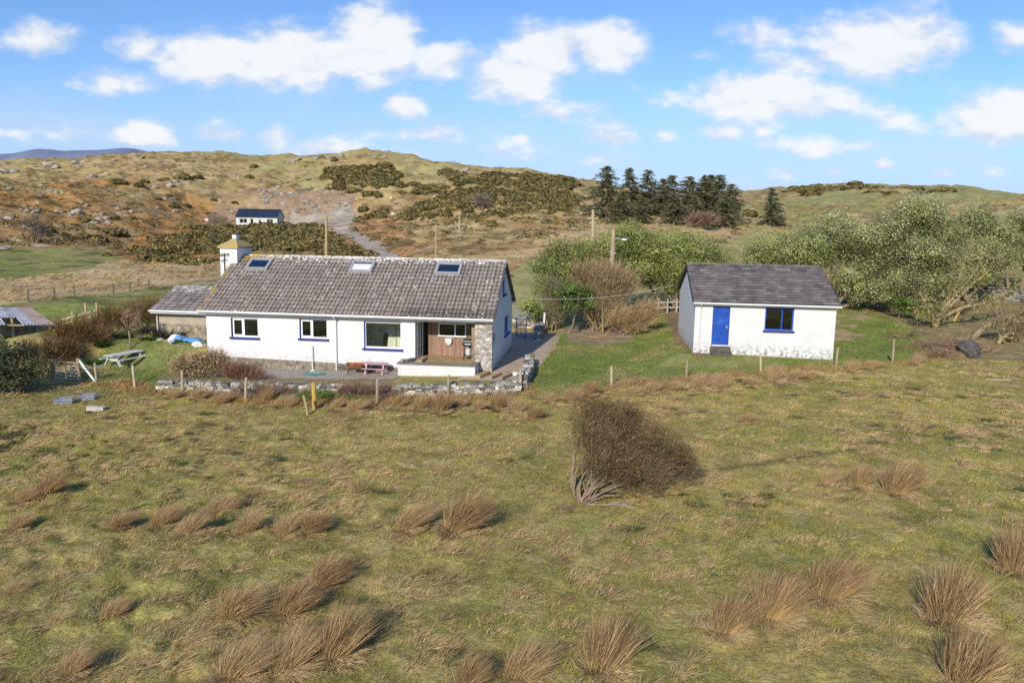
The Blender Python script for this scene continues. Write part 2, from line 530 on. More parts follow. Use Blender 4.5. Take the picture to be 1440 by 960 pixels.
M['gravel'] = surf('pale_gravel', (.4, .345, .275), (.31, .26, .2), .5, .95, True, .8, 2, (.24, .18, .1), .35, (.5, .66))
M['tin'] = surf('patchy_tin_sheet', (.5, .52, .54), (.4, .42, .44), 1.2, .5, True, .1, 20, (.3, .17, .1), .9, (.56, .66), metal=.3)
M['far_roof'] = surf('blue_black_metal_roof', (.022, .035, .06), (.03, .044, .07), .5, .35, False)
M['bark'] = surf('pale_bark', (.32, .24, .17), (.2, .15, .1), 6, .9, True, .6, 18, stretch=(2, 2, .6))
M['lichen_bark'] = surf('yellow_lichened_bark', (.33, .26, .15), (.2, .16, .1), 5, .9, True, .6, 16, (.36, .28, .09), 3, (.5, .66))
M['rock'] = surf('limestone', (.42, .39, .34), (.24, .22, .185), 1.6, .95, True, 1.0, 4, (.17, .145, .09), 1.1, (.55, .68))
M['leaf'] = leafmat('leaf', .27, .5, .25, .32, 1.1)
M['needle'] = leafmat('conifer_needles', .15, .7, .1, .35, .6)
M['gorse'] = leafmat('gorse_spines', .15, .8, .1, .4, .4)
M['twig'] = leafmat('twigs', .1, .85, .1, .3, 2)
M['grass'] = leafmat('grass_blades', .3, .7, .15, .25, .7)
M['interior'] = surf('painted_plaster', (.66, .7, .56), (.6, .64, .51), 2, .9, True)
M['tarp'] = surf('blue_tarpaulin', (.14, .34, .6), (.1, .25, .48), 4, .5, True, .5, 6)
M['plastic_grey'] = surf('grey_plastic', (.28, .3, .33), (.22, .24, .27), 6, .5, True)
M['cable'] = surf('pale_cable', (.6, .6, .58), (.5, .5, .48), 4, .6, False)
M['turquoise'] = surf('turquoise_plastic', (.1, .27, .26), (.08, .22, .21), 6, .5, True)
# ================================================================== camera, light, sky
cam = bpy.data.cameras.new('camera'); co = bpy.data.objects.new('camera', cam); COL.objects.link(co); S.camera = co
cam.sensor_fit = 'HORIZONTAL'; cam.sensor_width = 36; cam.lens = F / 1440 * 36
cam.clip_start = .2; cam.clip_end = 20000
fw = Vector((0, math.cos(PITCH), -math.sin(PITCH))); up0 = Vector((0, math.sin(PITCH), math.cos(PITCH))); rt0 = Vector((1, 0, 0))
rt = rt0 * math.cos(ROLL) + up0 * math.sin(ROLL); up = up0 * math.cos(ROLL) - rt0 * math.sin(ROLL)
mw = Matrix((rt, up, -fw)).transposed().to_4x4(); mw.translation = (0, 0, CAM_Z); co.matrix_world = mw
S.render.resolution_x = 1024; S.render.resolution_y = 682
S.view_settings.view_transform = 'Standard'; S.view_settings.look = 'None'; S.view_settings.exposure = 0; S.view_settings.gamma = 1
S.render.engine = 'CYCLES'
S.cycles.use_denoising = False
S.cycles.max_bounces = 6; S.cycles.transparent_max_bounces = 12; S.cycles.diffuse_bounces = 3; S.cycles.glossy_bounces = 3

SUN_EL, SUN_AZ = 28.0, 20.0          # the light travels towards 20 degrees right of +Y
sl = bpy.data.lights.new('sun', 'SUN'); sl.energy = 4.9; sl.angle = R(.53); sl.color = (1, .92, .8)
so = bpy.data.objects.new('sun', sl); COL.objects.link(so); so.location = (-20, -40, 40)
dv = Vector((math.sin(R(SUN_AZ)) * math.cos(R(SUN_EL)), math.cos(R(SUN_AZ)) * math.cos(R(SUN_EL)), -math.sin(R(SUN_EL))))
so.rotation_euler = dv.to_track_quat('-Z', 'Y').to_euler()

W = bpy.data.worlds.new('World'); S.world = W; W.use_nodes = True
nt = W.node_tree
for n in list(nt.nodes): nt.nodes.remove(n)
wo = nt.nodes.new('ShaderNodeOutputWorld'); bg = nt.nodes.new('ShaderNodeBackground'); bg.inputs[1].default_value = .108
nt.links.new(bg.outputs[0], wo.inputs[0])
sky = nd(nt, 'ShaderNodeTexSky', sky_type='NISHITA', sun_disc=False, sun_elevation=R(SUN_EL), sun_rotation=R(180 + SUN_AZ),
         air_density=1.0, dust_density=.3, ozone_density=2.2, altitude=50)
tcw = nd(nt, 'ShaderNodeTexCoord').outputs['Generated']
sx = nd(nt, 'ShaderNodeSeparateXYZ', {0: tcw})
ay = math_(nt, 'MAXIMUM', math_(nt, 'ABSOLUTE', sx.outputs[1]), .05)
ca = math_(nt, 'DIVIDE', sx.outputs[0], ay); ce = math_(nt, 'DIVIDE', sx.outputs[2], ay)
cv = nd(nt, 'ShaderNodeCombineXYZ', {0: ca, 1: ce, 2: 0.0}).outputs[0]
wsc = nd(nt, 'ShaderNodeMapping', {'Vector': cv, 'Scale': (1, 1.7, 1)}).outputs[0]
n1 = nd(nt, 'ShaderNodeTexNoise', {'Vector': wsc, 'Scale': 11, 'Detail': 7, 'Roughness': .58})
n2 = nd(nt, 'ShaderNodeTexNoise', {'Vector': wsc, 'Scale': 38, 'Detail': 5, 'Roughness': .6})
# photo centre, half width, half height, strength
CLOUDS = [(50, 52, 62, 22, .62), (165, 112, 62, 20, .72), (195, 62, 42, 24, .5), (300, 74, 95, 34, .92), (400, 72, 100, 46, 1.0), (530, 45, 62, 48, 1.08), (490, 75, 95, 30, 1),
          (620, 80, 50, 28, .8), (521, 112, 28, 16, .72), (567, 148, 28, 18, .9), (203, 181, 50, 22, .78), (385, 190, 34, 20, .42), (320, 188, 60, 18, .3), (460, 205, 60, 14, .3),
          (765, 65, 60, 38, 1.08), (850, 58, 54, 34, 1.0), (725, 105, 66, 32, 1.08), (790, 152, 58, 20, .6), (858, 190, 40, 20, .5), (735, 195, 20, 12, .4),
          (845, 222, 45, 14, .42), (935, 188, 22, 12, .35), (1080, 132, 132, 36, 1.0), (1050, 115, 48, 24, .5), (1240, 55, 108, 48, 1.02), (1130, 88, 80, 22, .42), (1090, 48, 80, 18, .25),
          (990, 78, 35, 12, .3), (945, 130, 25, 12, .3), (1145, 202, 85, 18, .62), (1072, 184, 18, 10, .7), (1020, 184, 44, 16, .5), (1260, 165, 45, 22, .42),
          (1400, 160, 72, 40, .9), (1430, 148, 46, 44, .9), (1432, 48, 40, 24, .5), (1370, 178, 50, 20, .6), (1240, 229, 20, 10, .4), (1105, 242, 24, 12, .36), (1330, 240, 26, 10, .33), (1180, 240, 40, 10, .26),
          (610, 185, 66, 16, .34), (700, 205, 80, 20, .26), (600, 215, 110, 14, .24), (60, 185, 140, 12, .22), (1400, 240, 30, 12, .25), (1240, 62, 120, 12, .2), (560, 185, 60, 14, .24)]
dens = None; shade = None
for (px, py, hw, hh, st) in CLOUDS:
    d = ray(px, py); a0, e0 = d[0] / d[1], d[2] / d[1]
    if st < .55: st += .17
    v = nd(nt, 'ShaderNodeVectorMath', {0: cv, 1: (a0, e0 - hh * .18 / F, 0)}, operation='SUBTRACT').outputs[0]
    v = nd(nt, 'ShaderNodeVectorMath', {0: v, 1: (F / hw * .8, F / hh * .8, 0)}, operation='MULTIPLY').outputs[0]
    ln = nd(nt, 'ShaderNodeVectorMath', {0: v}, operation='LENGTH').outputs['Value']
    f = math_(nt, 'MULTIPLY_ADD', ln, -st, st * 1.12)
    dens = f if dens is None else math_(nt, 'SMOOTH_MAX', dens, f, .12)
wob = math_(nt, 'ADD', math_(nt, 'MULTIPLY_ADD', n1.outputs[0], 1.3, -.66), math_(nt, 'MULTIPLY_ADD', n2.outputs[0], .62, -.31))
dd = math_(nt, 'ADD', dens, wob)
cl = ramp(nt, dd, .04, .64)
wisp = math_(nt, 'MULTIPLY', ramp(nt, nd(nt, 'ShaderNodeTexNoise', {'Vector': nd(nt, 'ShaderNodeMapping', {'Vector': cv, 'Scale': (1, 4, 1)}).outputs[0], 'Scale': 4, 'Detail': 6, 'Roughness': .6}).outputs[0], .42, .75), ramp(nt, ce, .30, .05))
cl = math_(nt, 'MAXIMUM', cl, math_(nt, 'MULTIPLY', wisp, .55), clamp=True)
upm = ramp(nt, ce, -.01, .02); cl = math_(nt, 'MULTIPLY', cl, upm)
skyc = mixc(nt, 1.0, sky.outputs[0], (.83, 1.09, 1.48), 'MULTIPLY')
hz = ramp(nt, ce, .22, .0)
skyc = mixc(nt, math_(nt, 'MULTIPLY', hz, .8), skyc, (4.3, 5.75, 8.5))
wup = nd(nt, 'ShaderNodeMapping', {'Vector': cv, 'Scale': (1, 1.7, 1), 'Location': (.004, .024, 0)}).outputs[0]
n1u = nd(nt, 'ShaderNodeTexNoise', {'Vector': wup, 'Scale': 11, 'Detail': 7, 'Roughness': .58})
rel = math_(nt, 'MULTIPLY_ADD', math_(nt, 'SUBTRACT', n1.outputs[0], n1u.outputs[0]), 2.4, 0)
ccol = mixc(nt, ramp(nt, math_(nt, 'ADD', dd, rel), .1, .85), (6.1, 6.9, 8.1), (8.7, 8.85, 9.0))
fin = mixc(nt, math_(nt, 'MULTIPLY', cl, .94), skyc, ccol)
nt.links.new(fin, bg.inputs[0])
W.cycles.sampling_method = 'MANUAL'; W.cycles.sample_map_resolution = 512

# ================================================================== the ground, one sheet
az = np.concatenate([np.linspace(-180, -39, 60)[:-1], np.linspace(-39, 39, 680), np.linspace(39, 180, 60)[1:-1]])
rr = np.concatenate([[.01, 2, 4, 6], np.geomspace(8, 60, 300), np.geomspace(60, 480, 290)[1:], np.geomspace(480, 3500, 36)[1:]])
AZ, RR = np.meshgrid(np.radians(az), rr)
GX = np.sin(AZ) * RR; GY = np.cos(AZ) * RR
GZ = G(GX, GY)
nr, nc = GX.shape

PP = {k: poly_px(v) for k, v in dict(
    lawn_left=[(108, 541), (113, 515), (150, 486), (215, 477), (290, 478), (292, 492), (245, 502), (236, 525), (226, 546), (190, 541), (140, 538)],
    lawn_right=[(742, 553), (740, 540), (752, 500), (770, 470), (830, 462), (900, 440), (935, 424), (1180, 415), (1215, 438), (1262, 452), (1320, 488), (1316, 501), (1255, 508), (1175, 515), (1110, 520), (1070, 524), (965, 532), (860, 544), (800, 549)],
    soil_hut=[(930, 432), (975, 425), (982, 470), (1000, 500), (975, 502), (945, 475)],
    soil_hut2=[(1165, 440), (1205, 430), (1225, 448), (1205, 462), (1222, 490), (1195, 500), (1165, 502)],
    brush_floor=[(795, 462), (850, 450), (905, 455), (890, 478), (835, 486), (800, 482)],
    soil_right=[(1240, 430), (1290, 418), (1460, 400), (1460, 560), (1400, 535), (1345, 515), (1318, 500), (1316, 482), (1262, 450)],
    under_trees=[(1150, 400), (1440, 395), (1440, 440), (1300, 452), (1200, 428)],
    field_back=[(-60, 440), (0, 429), (60, 422), (110, 417), (160, 413), (215, 405), (300, 400), (300, 450), (200, 452), (60, 470), (-60, 480)],
    field_mid=[(-200, 395), (-10, 352), (60, 345), (150, 352), (165, 364), (120, 378), (20, 392), (-200, 420)],
    field_rt=[(700, 445), (715, 372), (790, 362), (1050, 345), (1060, 440), (760, 447)],
    field_rt2=[(990, 345), (1060, 318), (1440, 300), (1500, 380), (1040, 385)],
    pale_field=[(1350, 302), (1440, 290), (1560, 284), (1560, 312), (1350, 310)],
    hay=[(-250, 440), (-20, 388), (90, 370), (180, 362), (300, 366), (560, 366), (760, 348), (830, 318), (900, 308), (1040, 318), (980, 345), (760, 362), (715, 372), (300, 398), (200, 409), (60, 438)],
    brack1=[(-250, 300), (0, 262), (90, 250), (200, 255), (290, 290), (300, 330), (240, 350), (195, 372), (160, 352), (40, 330), (-250, 345)],
    brack2=[(455, 318), (500, 300), (560, 300), (575, 362), (470, 362), (440, 340)],
    brack3=[(180, 340), (230, 320), (330, 345), (330, 362), (200, 372)],
    quarry=[(305, 268), (400, 262), (480, 268), (500, 296), (460, 320), (300, 318), (285, 300)],
    yard=[(395, 296), (490, 292), (505, 300), (490, 318), (400, 318)],
    olive_top=[(330, 212), (540, 208), (660, 238), (600, 262), (450, 262), (340, 250)],
    painted_shade=[(-60, 600), (0, 595), (70, 598), (55, 612), (0, 640), (-60, 650)],  # shadow lying on the grass, painted into the ground colour
    mud2=[(-40, 535), (80, 540), (200, 545), (240, 560), (150, 575), (0, 560)],
    green_hill=[(1035, 300), (1130, 275), (1420, 268), (1445, 285), (1330, 292), (1180, 302), (1060, 318)],
).items()}


FENCE = np.array([hit(px, py)[:2] for px, py in [(136, 537), (190, 545), (257, 553), (345, 565), (530, 569), (630, 560), (732, 549), (860, 545), (965, 533), (1070, 526), (1175, 517), (1255, 510), (1330, 505)]])

TROD = np.array([hit(px, py)[:2] for px, py in [(975, 672), (1060, 654), (1165, 638), (1230, 624), (1300, 612), (1380, 602), (1460, 590)]])


def dist_line(x, y, P):
    d = np.full(np.shape(x), 1e9)
    for i in range(len(P) - 1):
        ax, ay_ = P[i]; bx, by = P[i + 1]; ex, ey = bx - ax, by - ay_
        t = np.clip(((x - ax) * ex + (y - ay_) * ey) / (ex * ex + ey * ey), 0, 1)
        d = np.minimum(d, np.hypot(x - ax - t * ex, y - ay_ - t * ey))
    return d


def mask(name, x, y, wob):
    wx = (fbm(x, y, wob * 2.2, 3, 21) - .5) * wob * 2; wy = (fbm(x, y, wob * 2.2, 3, 22) - .5) * wob * 2
    return in_poly(x + wx, y + wy, PP[name]).astype(float)


def lerp(c, col, m):
    return c * (1 - m[..., None]) + np.asarray(col) * m[..., None]


def ground_color(x, y):
    n1 = fbm(x, y, 3.2, 4, 31); n2 = fbm(x, y, .8, 3, 32); n3 = fbm(x, y, 9, 3, 33)
    c = np.zeros(x.shape + (3,)) + np.array([.42, .335, .12])
    c = lerp(c, (.28, .265, .075), sstep(.42, .62, n1))
    c = lerp(c, (.5, .39, .19), sstep(.55, .68, fbm(x, y, .4, 3, 32)) * .55)
    c = lerp(c, (.42, .34, .13), sstep(.5, .7, n3) * .4)
    c = lerp(c, (.17, .14, .055), sstep(.56, .7, fbm(x, y, .5, 3, 37)) * .5)
    # far hill base: ochre with olive, tan and rusty patches
    f = sstep(46, 66, y)
    N = fbm(x, y, 30, 4, 34); N2 = fbm(x, y, 9, 4, 35); N3 = fbm(x, y, 3.0, 4, 36)
    h = np.zeros_like(c) + np.array([.435, .315, .125])
    h = lerp(h, (.30, .255, .095), sstep(.45, .62, N) * .8)
    h = lerp(h, (.36, .21, .1), sstep(.5, .66, N2) * .6)
    h = lerp(h, (.16, .115, .052), sstep(.52, .64, N3) * .75)
    h = lerp(h, (.52, .42, .25), sstep(.56, .7, fbm(x, y, 2.4, 3, 38)) * .7)
    c = c * (1 - f[..., None]) + h * f[..., None]
    far = dict(hay=(.5, .37, .19), brack1=(.42, .235, .085), brack2=(.43, .25, .11), brack3=(.44, .24, .09), quarry=(.33, .225, .14), yard=(.34, .29, .22), olive_top=(.38, .32, .135),
               field_back=(.27, .31, .075), field_mid=(.25, .255, .075), field_rt=(.36, .33, .13), field_rt2=(.40, .34, .14), pale_field=(.5, .42, .2), green_hill=(.29, .28, .11))
    for k, col in far.items():
        m = mask(k, x, y, .6 if k in ('field_back',) else 3.0 if k in ('field_rt', 'field_rt2', 'field_mid') else 7.0)
        tex = .72 + .56 * N3 if k not in ('hay',) else .6 + .8 * fbm(x, y * .45, 2.2, 4, 39)
        if k in ('brack1', 'quarry', 'olive_top', 'green_hill'):
            m = m * (.25 + .75 * sstep(.38, .58, fbm(x, y, 14, 4, 41)))
        c = c * (1 - m[..., None]) + (np.asarray(col) * tex[..., None]) * m[..., None]
        if k in ('brack1', 'brack2', 'brack3', 'field_back', 'field_mid'):
            c = lerp(c, (.09, .08, .035), m * sstep(.52, .66, fbm(x, y, 3.5, 3, 43)) * .7)
            if k.startswith('field'): c = lerp(c, (.36, .28, .14), m * sstep(.53, .66, fbm(x, y, 2.6, 3, 44)) * .6)
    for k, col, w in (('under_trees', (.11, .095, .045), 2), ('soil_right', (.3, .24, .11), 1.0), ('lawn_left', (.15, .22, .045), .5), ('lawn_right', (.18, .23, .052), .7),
                      ('soil_hut', (.26, .18, .1), .5), ('soil_hut2', (.4, .29, .16), .6), ('brush_floor', (.34, .26, .15), .6), ('painted_shade', (.05, .05, .025), .5), ('mud2', (.17, .15, .07), .8)):
        m = mask(k, x, y, w)
        if k == 'soil_hut2': m = m * sstep(.42, .55, n2)
        if k == 'mud2': m = m * .6
        tex = .8 + .4 * n2
        c = c * (1 - m[..., None]) + (np.asarray(col) * tex[..., None]) * m[..., None]
        if k.startswith('lawn'):
            c = lerp(c, (.3, .27, .11), m * sstep(.45, .68, n1) * .65)
    # dead grass fringe along the fence, house platform soil
    a, b = to_local(x, y, HX, HY, HT)
    m = box_mask(a, b, -15.0, -4.3, -3.2, -2.0, .3)
    c = lerp(c, (.24, .19, .1), m * .8)
    c = lerp(c, (.13, .115, .05), np.exp(-(dist_line(x, y, TROD) / .22) ** 2) * .75)   # a trodden line across the pasture
    return c


GC = ground_color(GX, GY)
idx = np.arange(nr * nc).reshape(nr, nc)
nx = np.roll(idx, -1, axis=1)
quads = np.stack([idx[:-1], nx[:-1], nx[1:], idx[1:]], -1).reshape(-1, 4)
m, nt, out = newmat('ground')
tc = nd(nt, 'ShaderNodeTexCoord').outputs['Object']
ca_ = nd(nt, 'ShaderNodeAttribute', attribute_name='Col').outputs[0]
fx = nd(nt, 'ShaderNodeMapRange', {0: noise(nt, tc, 9, 8, .68), 1: .28, 2: .72, 3: .6, 4: 1.4}).outputs[0]
fx2 = nd(nt, 'ShaderNodeMapRange', {0: noise(nt, tc, 1.1, 8, .7), 1: .3, 2: .7, 3: .72, 4: 1.28}).outputs[0]
sc_ = nd(nt, 'ShaderNodeVectorMath', {0: ca_}, operation='SCALE'); nt.links.new(math_(nt, 'MULTIPLY', fx, fx2), sc_.inputs['Scale'])
pb = nd(nt, 'ShaderNodeBsdfPrincipled', {'Base Color': sc_.outputs[0], 'Roughness': .95, 'Specular IOR Level': .1})
b1 = nd(nt, 'ShaderNodeBump', {'Height': noise(nt, tc, 1.0, 8, .7), 'Strength': .8, 'Distance': .35})
b2 = nd(nt, 'ShaderNodeBump', {'Height': noise(nt, tc, 14, 6, .65), 'Strength': .7, 'Distance': .06, 'Normal': b1.outputs[0]})
nt.links.new(b2.outputs[0], pb.inputs['Normal']); nt.links.new(pb.outputs[0], out.inputs[0])
gverts = np.stack([GX, GY, GZ], -1).reshape(-1, 3)
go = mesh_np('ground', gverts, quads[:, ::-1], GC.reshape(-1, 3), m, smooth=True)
tag(go, kind='structure')


def sheet(name, P, res, dz, mat, feather=0.0):
    """A surface laid a few millimetres over the ground, following it."""
    P = np.asarray(P)
    xs = np.arange(P[:, 0].min(), P[:, 0].max() + res, res); ys = np.arange(P[:, 1].min(), P[:, 1].max() + res, res)
    X, Y = np.meshgrid(xs, ys)
    cx, cy = X[:-1, :-1] + res / 2, Y[:-1, :-1] + res / 2
    wx = (fbm(cx, cy, max(feather, .01) * 2, 3, 51) - .5) * feather * 2
    ok = in_poly(cx + wx, cy + wx, P)
    Z = G(X, Y) + dz
    id_ = np.arange(X.size).reshape(X.shape)
    q = np.stack([id_[:-1, :-1], id_[:-1, 1:], id_[1:, 1:], id_[1:, :-1]], -1)[ok]
    used = np.unique(q); re = np.full(X.size, -1); re[used] = np.arange(len(used))
    V = np.stack([X, Y, Z], -1).reshape(-1, 3)[used]
    o = mesh_np(name, V, re[q], np.ones((len(V), 3)), mat, smooth=True)
    return tag(o, kind='structure')


def hl(a, b):
    """bungalow-local to world"""
    c, s = math.cos(HT), math.sin(HT)
    return (HX + a * c + b * s, HY - a * s + b * c)


sheet('terrace', [hl(-13.5, -1.6), hl(-11, -2.3), hl(-4.2, -2.0), hl(-4.2, .1), hl(-14.0, .1)], .12, .012, M['terrace'], .3)
sheet('path', [hl(-1.5, -2.2), hl(1.6, -1.9), hl(2.2, 2.0), hl(2.6, 8.0), hl(2.6, 13.5), hl(-1.5, 13.5), hl(-1.5, 8.3), hl(.0, 8.1), hl(.0, .0), hl(-.6, -.1)], .12, .012, M['concrete'], .25)
tr = [hit(px, py)[:2] for px, py in [(468, 320), (498, 338), (528, 362), (535, 375), (590, 375), (568, 362), (540, 347), (515, 333), (490, 320), (480, 316)]]
sheet('track', tr, .8, .12, M['gravel'], 1.0)
sheet('yard', [hit(px, py)[:2] for px, py in [(400, 307), (440, 302), (486, 302), (498, 309), (492, 319), (468, 321), (440, 318), (395, 317)]], .8, .12, M['gravel'], 3.0)

# far mountain beyond the crest on the left
mp = [(-700, 300), (-400, 235), (-200, 220), (-90, 219), (-20, 219), (20, 216), (50, 211), (110, 209), (190, 210), (230, 219), (300, 227), (345, 222), (380, 228), (450, 240), (700, 252), (1000, 300)]
mv = []; DM = 4200
for px, py in mp:
    p = at(px, py, DM); mv.append(p)
mxs = np.interp(np.linspace(0, len(mp) - 1, 160), np.arange(len(mp)), [p[0] for p in mv])
mzs = np.interp(np.linspace(0, len(mp) - 1, 160), np.arange(len(mp)), [p[2] for p in mv]) + (fbm(mxs, mxs * 0, 160, 4, 3) - .5) * 26
V = []; 
prof = [(-1500, -60, 0), (-900, .3, 1), (-400, .72, 1), (0, 1, 1), (600, .8, 1), (1500, -60, 0)]
for dy, f, k in prof:
    for i, (x, z) in enumerate(zip(mxs, mzs)):
        V.append((x * (1 + dy / DM * .6), DM + dy, (z * f + (fbm(np.array([x]), np.array([dy * 1.]), 240, 3, 5)[0] - .5) * (40 if 0 < f < 1 else 0)) if k else -60))
ia = np.arange(len(prof) * 160).reshape(len(prof), 160)
q = np.stack([ia[:-1, :-1], ia[:-1, 1:], ia[1:, 1:], ia[1:, :-1]], -1).reshape(-1, 4)
hm = surf('haze_tinted_moor', (.2, .235, .33), (.16, .195, .28), .004, .95, False, 0, 3, (.23, .25, .32), .002, (.5, .7))  # distance haze is put into the blue-grey colour
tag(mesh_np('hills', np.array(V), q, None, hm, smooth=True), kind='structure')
# ================================================================== buildings
def panel(mb, P, a0, a1, t, z0, top, openings, breaks=(), col=(1, 1, 1)):
    """A wall a0..a1 long and t thick with openings (a0,a1,z0,z1); top(a) is its height, so gables work too. P(a, depth, z)."""
    A = sorted({a0, a1, *breaks, *[o[0] for o in openings], *[o[1] for o in openings]})
    for i in range(len(A) - 1):
        x0, x1 = A[i], A[i + 1]; xm = (x0 + x1) / 2
        ops = sorted([(o[2], o[3]) for o in openings if o[0] < xm < o[1]])
        segs = []; z = z0
        for lo, hi in ops:
            segs.append((z, lo, False)); z = hi
        segs.append((z, None, True))
        for lo, hi, last in segs:
            h0, h1 = (top(x0), top(x1)) if last else (hi, hi)
            if min(h0, h1) <= lo + 1e-6 and max(h0, h1) <= lo + 1e-6: continue
            mb.add([P(x0, 0, lo), P(x1, 0, lo), P(x1, 0, h1), P(x0, 0, h0)], [(0, 1, 2, 3)], col)
            mb.add([P(x0, t, lo), P(x1, t, lo), P(x1, t, h1), P(x0, t, h0)], [(3, 2, 1, 0)], col)
            if last: mb.add([P(x0, 0, h0), P(x1, 0, h1), P(x1, t, h1), P(x0, t, h0)], [(0, 1, 2, 3)], col)
    for (o0, o1, lo, hi) in openings:
        mb.add([P(o0, 0, lo), P(o1, 0, lo), P(o1, t, lo), P(o0, t, lo)], [(0, 1, 2, 3)], col)
        mb.add([P(o0, 0, hi), P(o1, 0, hi), P(o1, t, hi), P(o0, t, hi)], [(3, 2, 1, 0)], col)
        mb.add([P(o0, 0, lo), P(o0, t, lo), P(o0, t, hi), P(o0, 0, hi)], [(0, 1, 2, 3)], col)
        mb.add([P(o1, 0, lo), P(o1, t, lo), P(o1, t, hi), P(o1, 0, hi)], [(3, 2, 1, 0)], col)
    for e in (a0, a1):
        mb.add([P(e, 0, z0), P(e, t, z0), P(e, t, top(e)), P(e, 0, top(e))], [(0, 1, 2, 3)], col)


def window(parent, P, o, mull, frame_m, sill_m, glass_m, rim_m=None, inset=.09, fw=.07, sill=True, inner=None, label=None):
    """Frame with its panes and sill inside the opening o; mull = where the uprights stand (0..1)."""
    a0, a1, z0, z1 = o
    fr = MB(); e = .003
    d0, d1 = inset, inset + .06
    fr.boxf(P, a0 + e, a1 - e, d0, d1, z0 + e, z0 + fw); fr.boxf(P, a0 + e, a1 - e, d0, d1, z1 - fw, z1 - e)
    xs = [a0 + e] + [a0 + (a1 - a0) * m_ - fw / 2 for m_ in mull] + [a1 - fw]
    for x in xs: fr.boxf(P, x, x + (fw - e), d0, d1, z0 + fw, z1 - fw)
    if inner is not None:                       # one light has an opening sash with a heavier frame
        k = inner; L_ = xs[k] + fw; R_ = xs[k + 1] if k + 1 < len(xs) else a1
        for q in ((L_, L_ + .05, z0 + fw, z1 - fw), (R_ - .05, R_, z0 + fw, z1 - fw), (L_ + .05, R_ - .05, z0 + fw, z0 + fw + .05), (L_ + .05, R_ - .05, z1 - fw - .05, z1 - fw)):
            fr.boxf(P, q[0], q[1], d0 - .02, d1 - .01, q[2], q[3])
    f = fr.build('window', frame_m, parent)
    if label: f['label'] = label
    for i in range(len(xs) - 1):
        pn = MB(); dm = (d0 + d1) / 2
        pn.add([P(xs[i] + fw, dm, z0 + fw), P(xs[i + 1], dm, z0 + fw), P(xs[i + 1], dm, z1 - fw), P(xs[i] + fw, dm, z1 - fw)], [(0, 1, 2, 3)])
        pn.build('pane', glass_m, f)
    if rim_m:
        rm = MB()
        rm.boxf(P, a0 + .002, a0 + .03, -.012, inset - .002, z0 + .002, z1 - .002)
        rm.build('surround', rim_m, f)
    if sill:
        sm = MB(); sm.boxf(P, a0 - .07, a1 + .07, -.1, inset - .003, z0 - .085, z0 - .002)
        sm.build('sill', sill_m, f)
    return f


def roof_rows(mb, x0, x1, y_e, z_e, y_r, z_r, rows, tw, prof, lift, jitter, rng, stagger=False, csd=.14, dark=None):
    """Courses of tiles from eave to ridge; every tile has its own tone. prof: cross-section of one tile (fraction, height, tone)."""
    n = int(round((x1 - x0) / tw)); tw = (x1 - x0) / n
    e = Vector((0, y_e, z_e)); r = Vector((0, y_r, z_r)); d = (r - e) / rows
    nrm = Vector((0, -d.z, d.y)); nrm = nrm if nrm.z > 0 else -nrm; nrm.normalize()
    for j in range(rows):
        off = (tw * .5 if (stagger and j % 2) else 0)
        for i in range(-1 if off else 0, n):
            t0 = max(x0, x0 + i * tw + off); t1 = min(x1, x0 + (i + 1) * tw + off)
            if t1 - t0 < .01: continue
            c = 1 + rng.normal() * csd; c = max(.6, min(1.45, c)); tone = (c, c * (1 + rng.normal() * .02), c * (1 + rng.normal() * .03))
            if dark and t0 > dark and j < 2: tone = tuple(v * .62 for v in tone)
            jl = rng.uniform(-jitter, jitter); jr = rng.uniform(-jitter, jitter)
            g = .004
            for k in range(len(prof) - 1):
                q = []
                for f, h, tn in (prof[k], prof[k + 1]):
                    x = t0 + g + (t1 - t0 - 2 * g) * f; jj = (jl * (1 - f) + jr * f) / d.length
                    lo = e + d * (j + jj) + nrm * (lift + h + .004)
                    mi = e + d * (j + jj + .16) + nrm * (lift * .85 + h + .004)
                    hi = e + d * (j + 1.06) + nrm * (h * .9 + .002)
                    lob = e + d * (j + jj) + nrm * .0
                    q.append(((x, lob.y, lob.z), (x, lo.y, lo.z), (x, mi.y, mi.z), (x, hi.y, hi.z), tn))
                a, b = q; tn = (a[4] + b[4]) / 2
                cc = tuple(v * tn for v in tone)
                mb.add([a[0], b[0], b[1], a[1]], [(0, 1, 2, 3)], tuple(v * .48 for v in cc))  # riser colour darkened to draw the shadow gap between courses
                mb.add([a[1], b[1], b[2], a[2]], [(0, 1, 2, 3)], cc)
                mb.add([a[2], b[2], b[3], a[3]], [(0, 1, 2, 3)], cc)
                o = len(mb.c)                       # shade painted in under the course above
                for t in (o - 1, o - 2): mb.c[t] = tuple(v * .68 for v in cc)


# ------------------------------------------------------------------ bungalow
L_, W_, HE, HR, OV = 14.23, 8.06, 2.71, 4.99, .3
SLP = (HR - HE) / (W_ / 2)
H = empty('bungalow', (HX, HY, 0), -HT, 'long white bungalow with lichen-spotted grey tiled roof and blue trimmed windows', 'house')
PF = lambda a, d, z: (a, d, z)                    # front wall: depth runs into the house
PG = lambda a, d, z: (-d, a, z)                   # right gable
PB = lambda a, d, z: (a, W_ - d, z)
PL = lambda a, d, z: (-L_ + d, a, z)
w1 = (-12.95, -11.55, 1.22, 2.17); w2 = (-9.45, -8.04, 1.27, 2.22); pw = (-6.22, -4.36, .9, 2.2); porch = (-3.7, -.79, .42, 2.26)
wall = MB()
panel(wall, PF, -L_, 0, .3, -.7, lambda a: HE - .17, [w1, w2, pw, porch])
panel(wall, PB, -L_, 0, .3, -.7, lambda a: HE - .17, [])
gtop = lambda a: HE - .02 + SLP * min(a, W_ - a)
gw1 = (4.75, 6.55, 1.0, 2.0); gw2 = (3.75, 4.9, 3.27, 4.13)
panel(wall, PG, .3, W_ - .3, .3, -.7, gtop, [gw1, gw2], breaks=[W_ / 2])
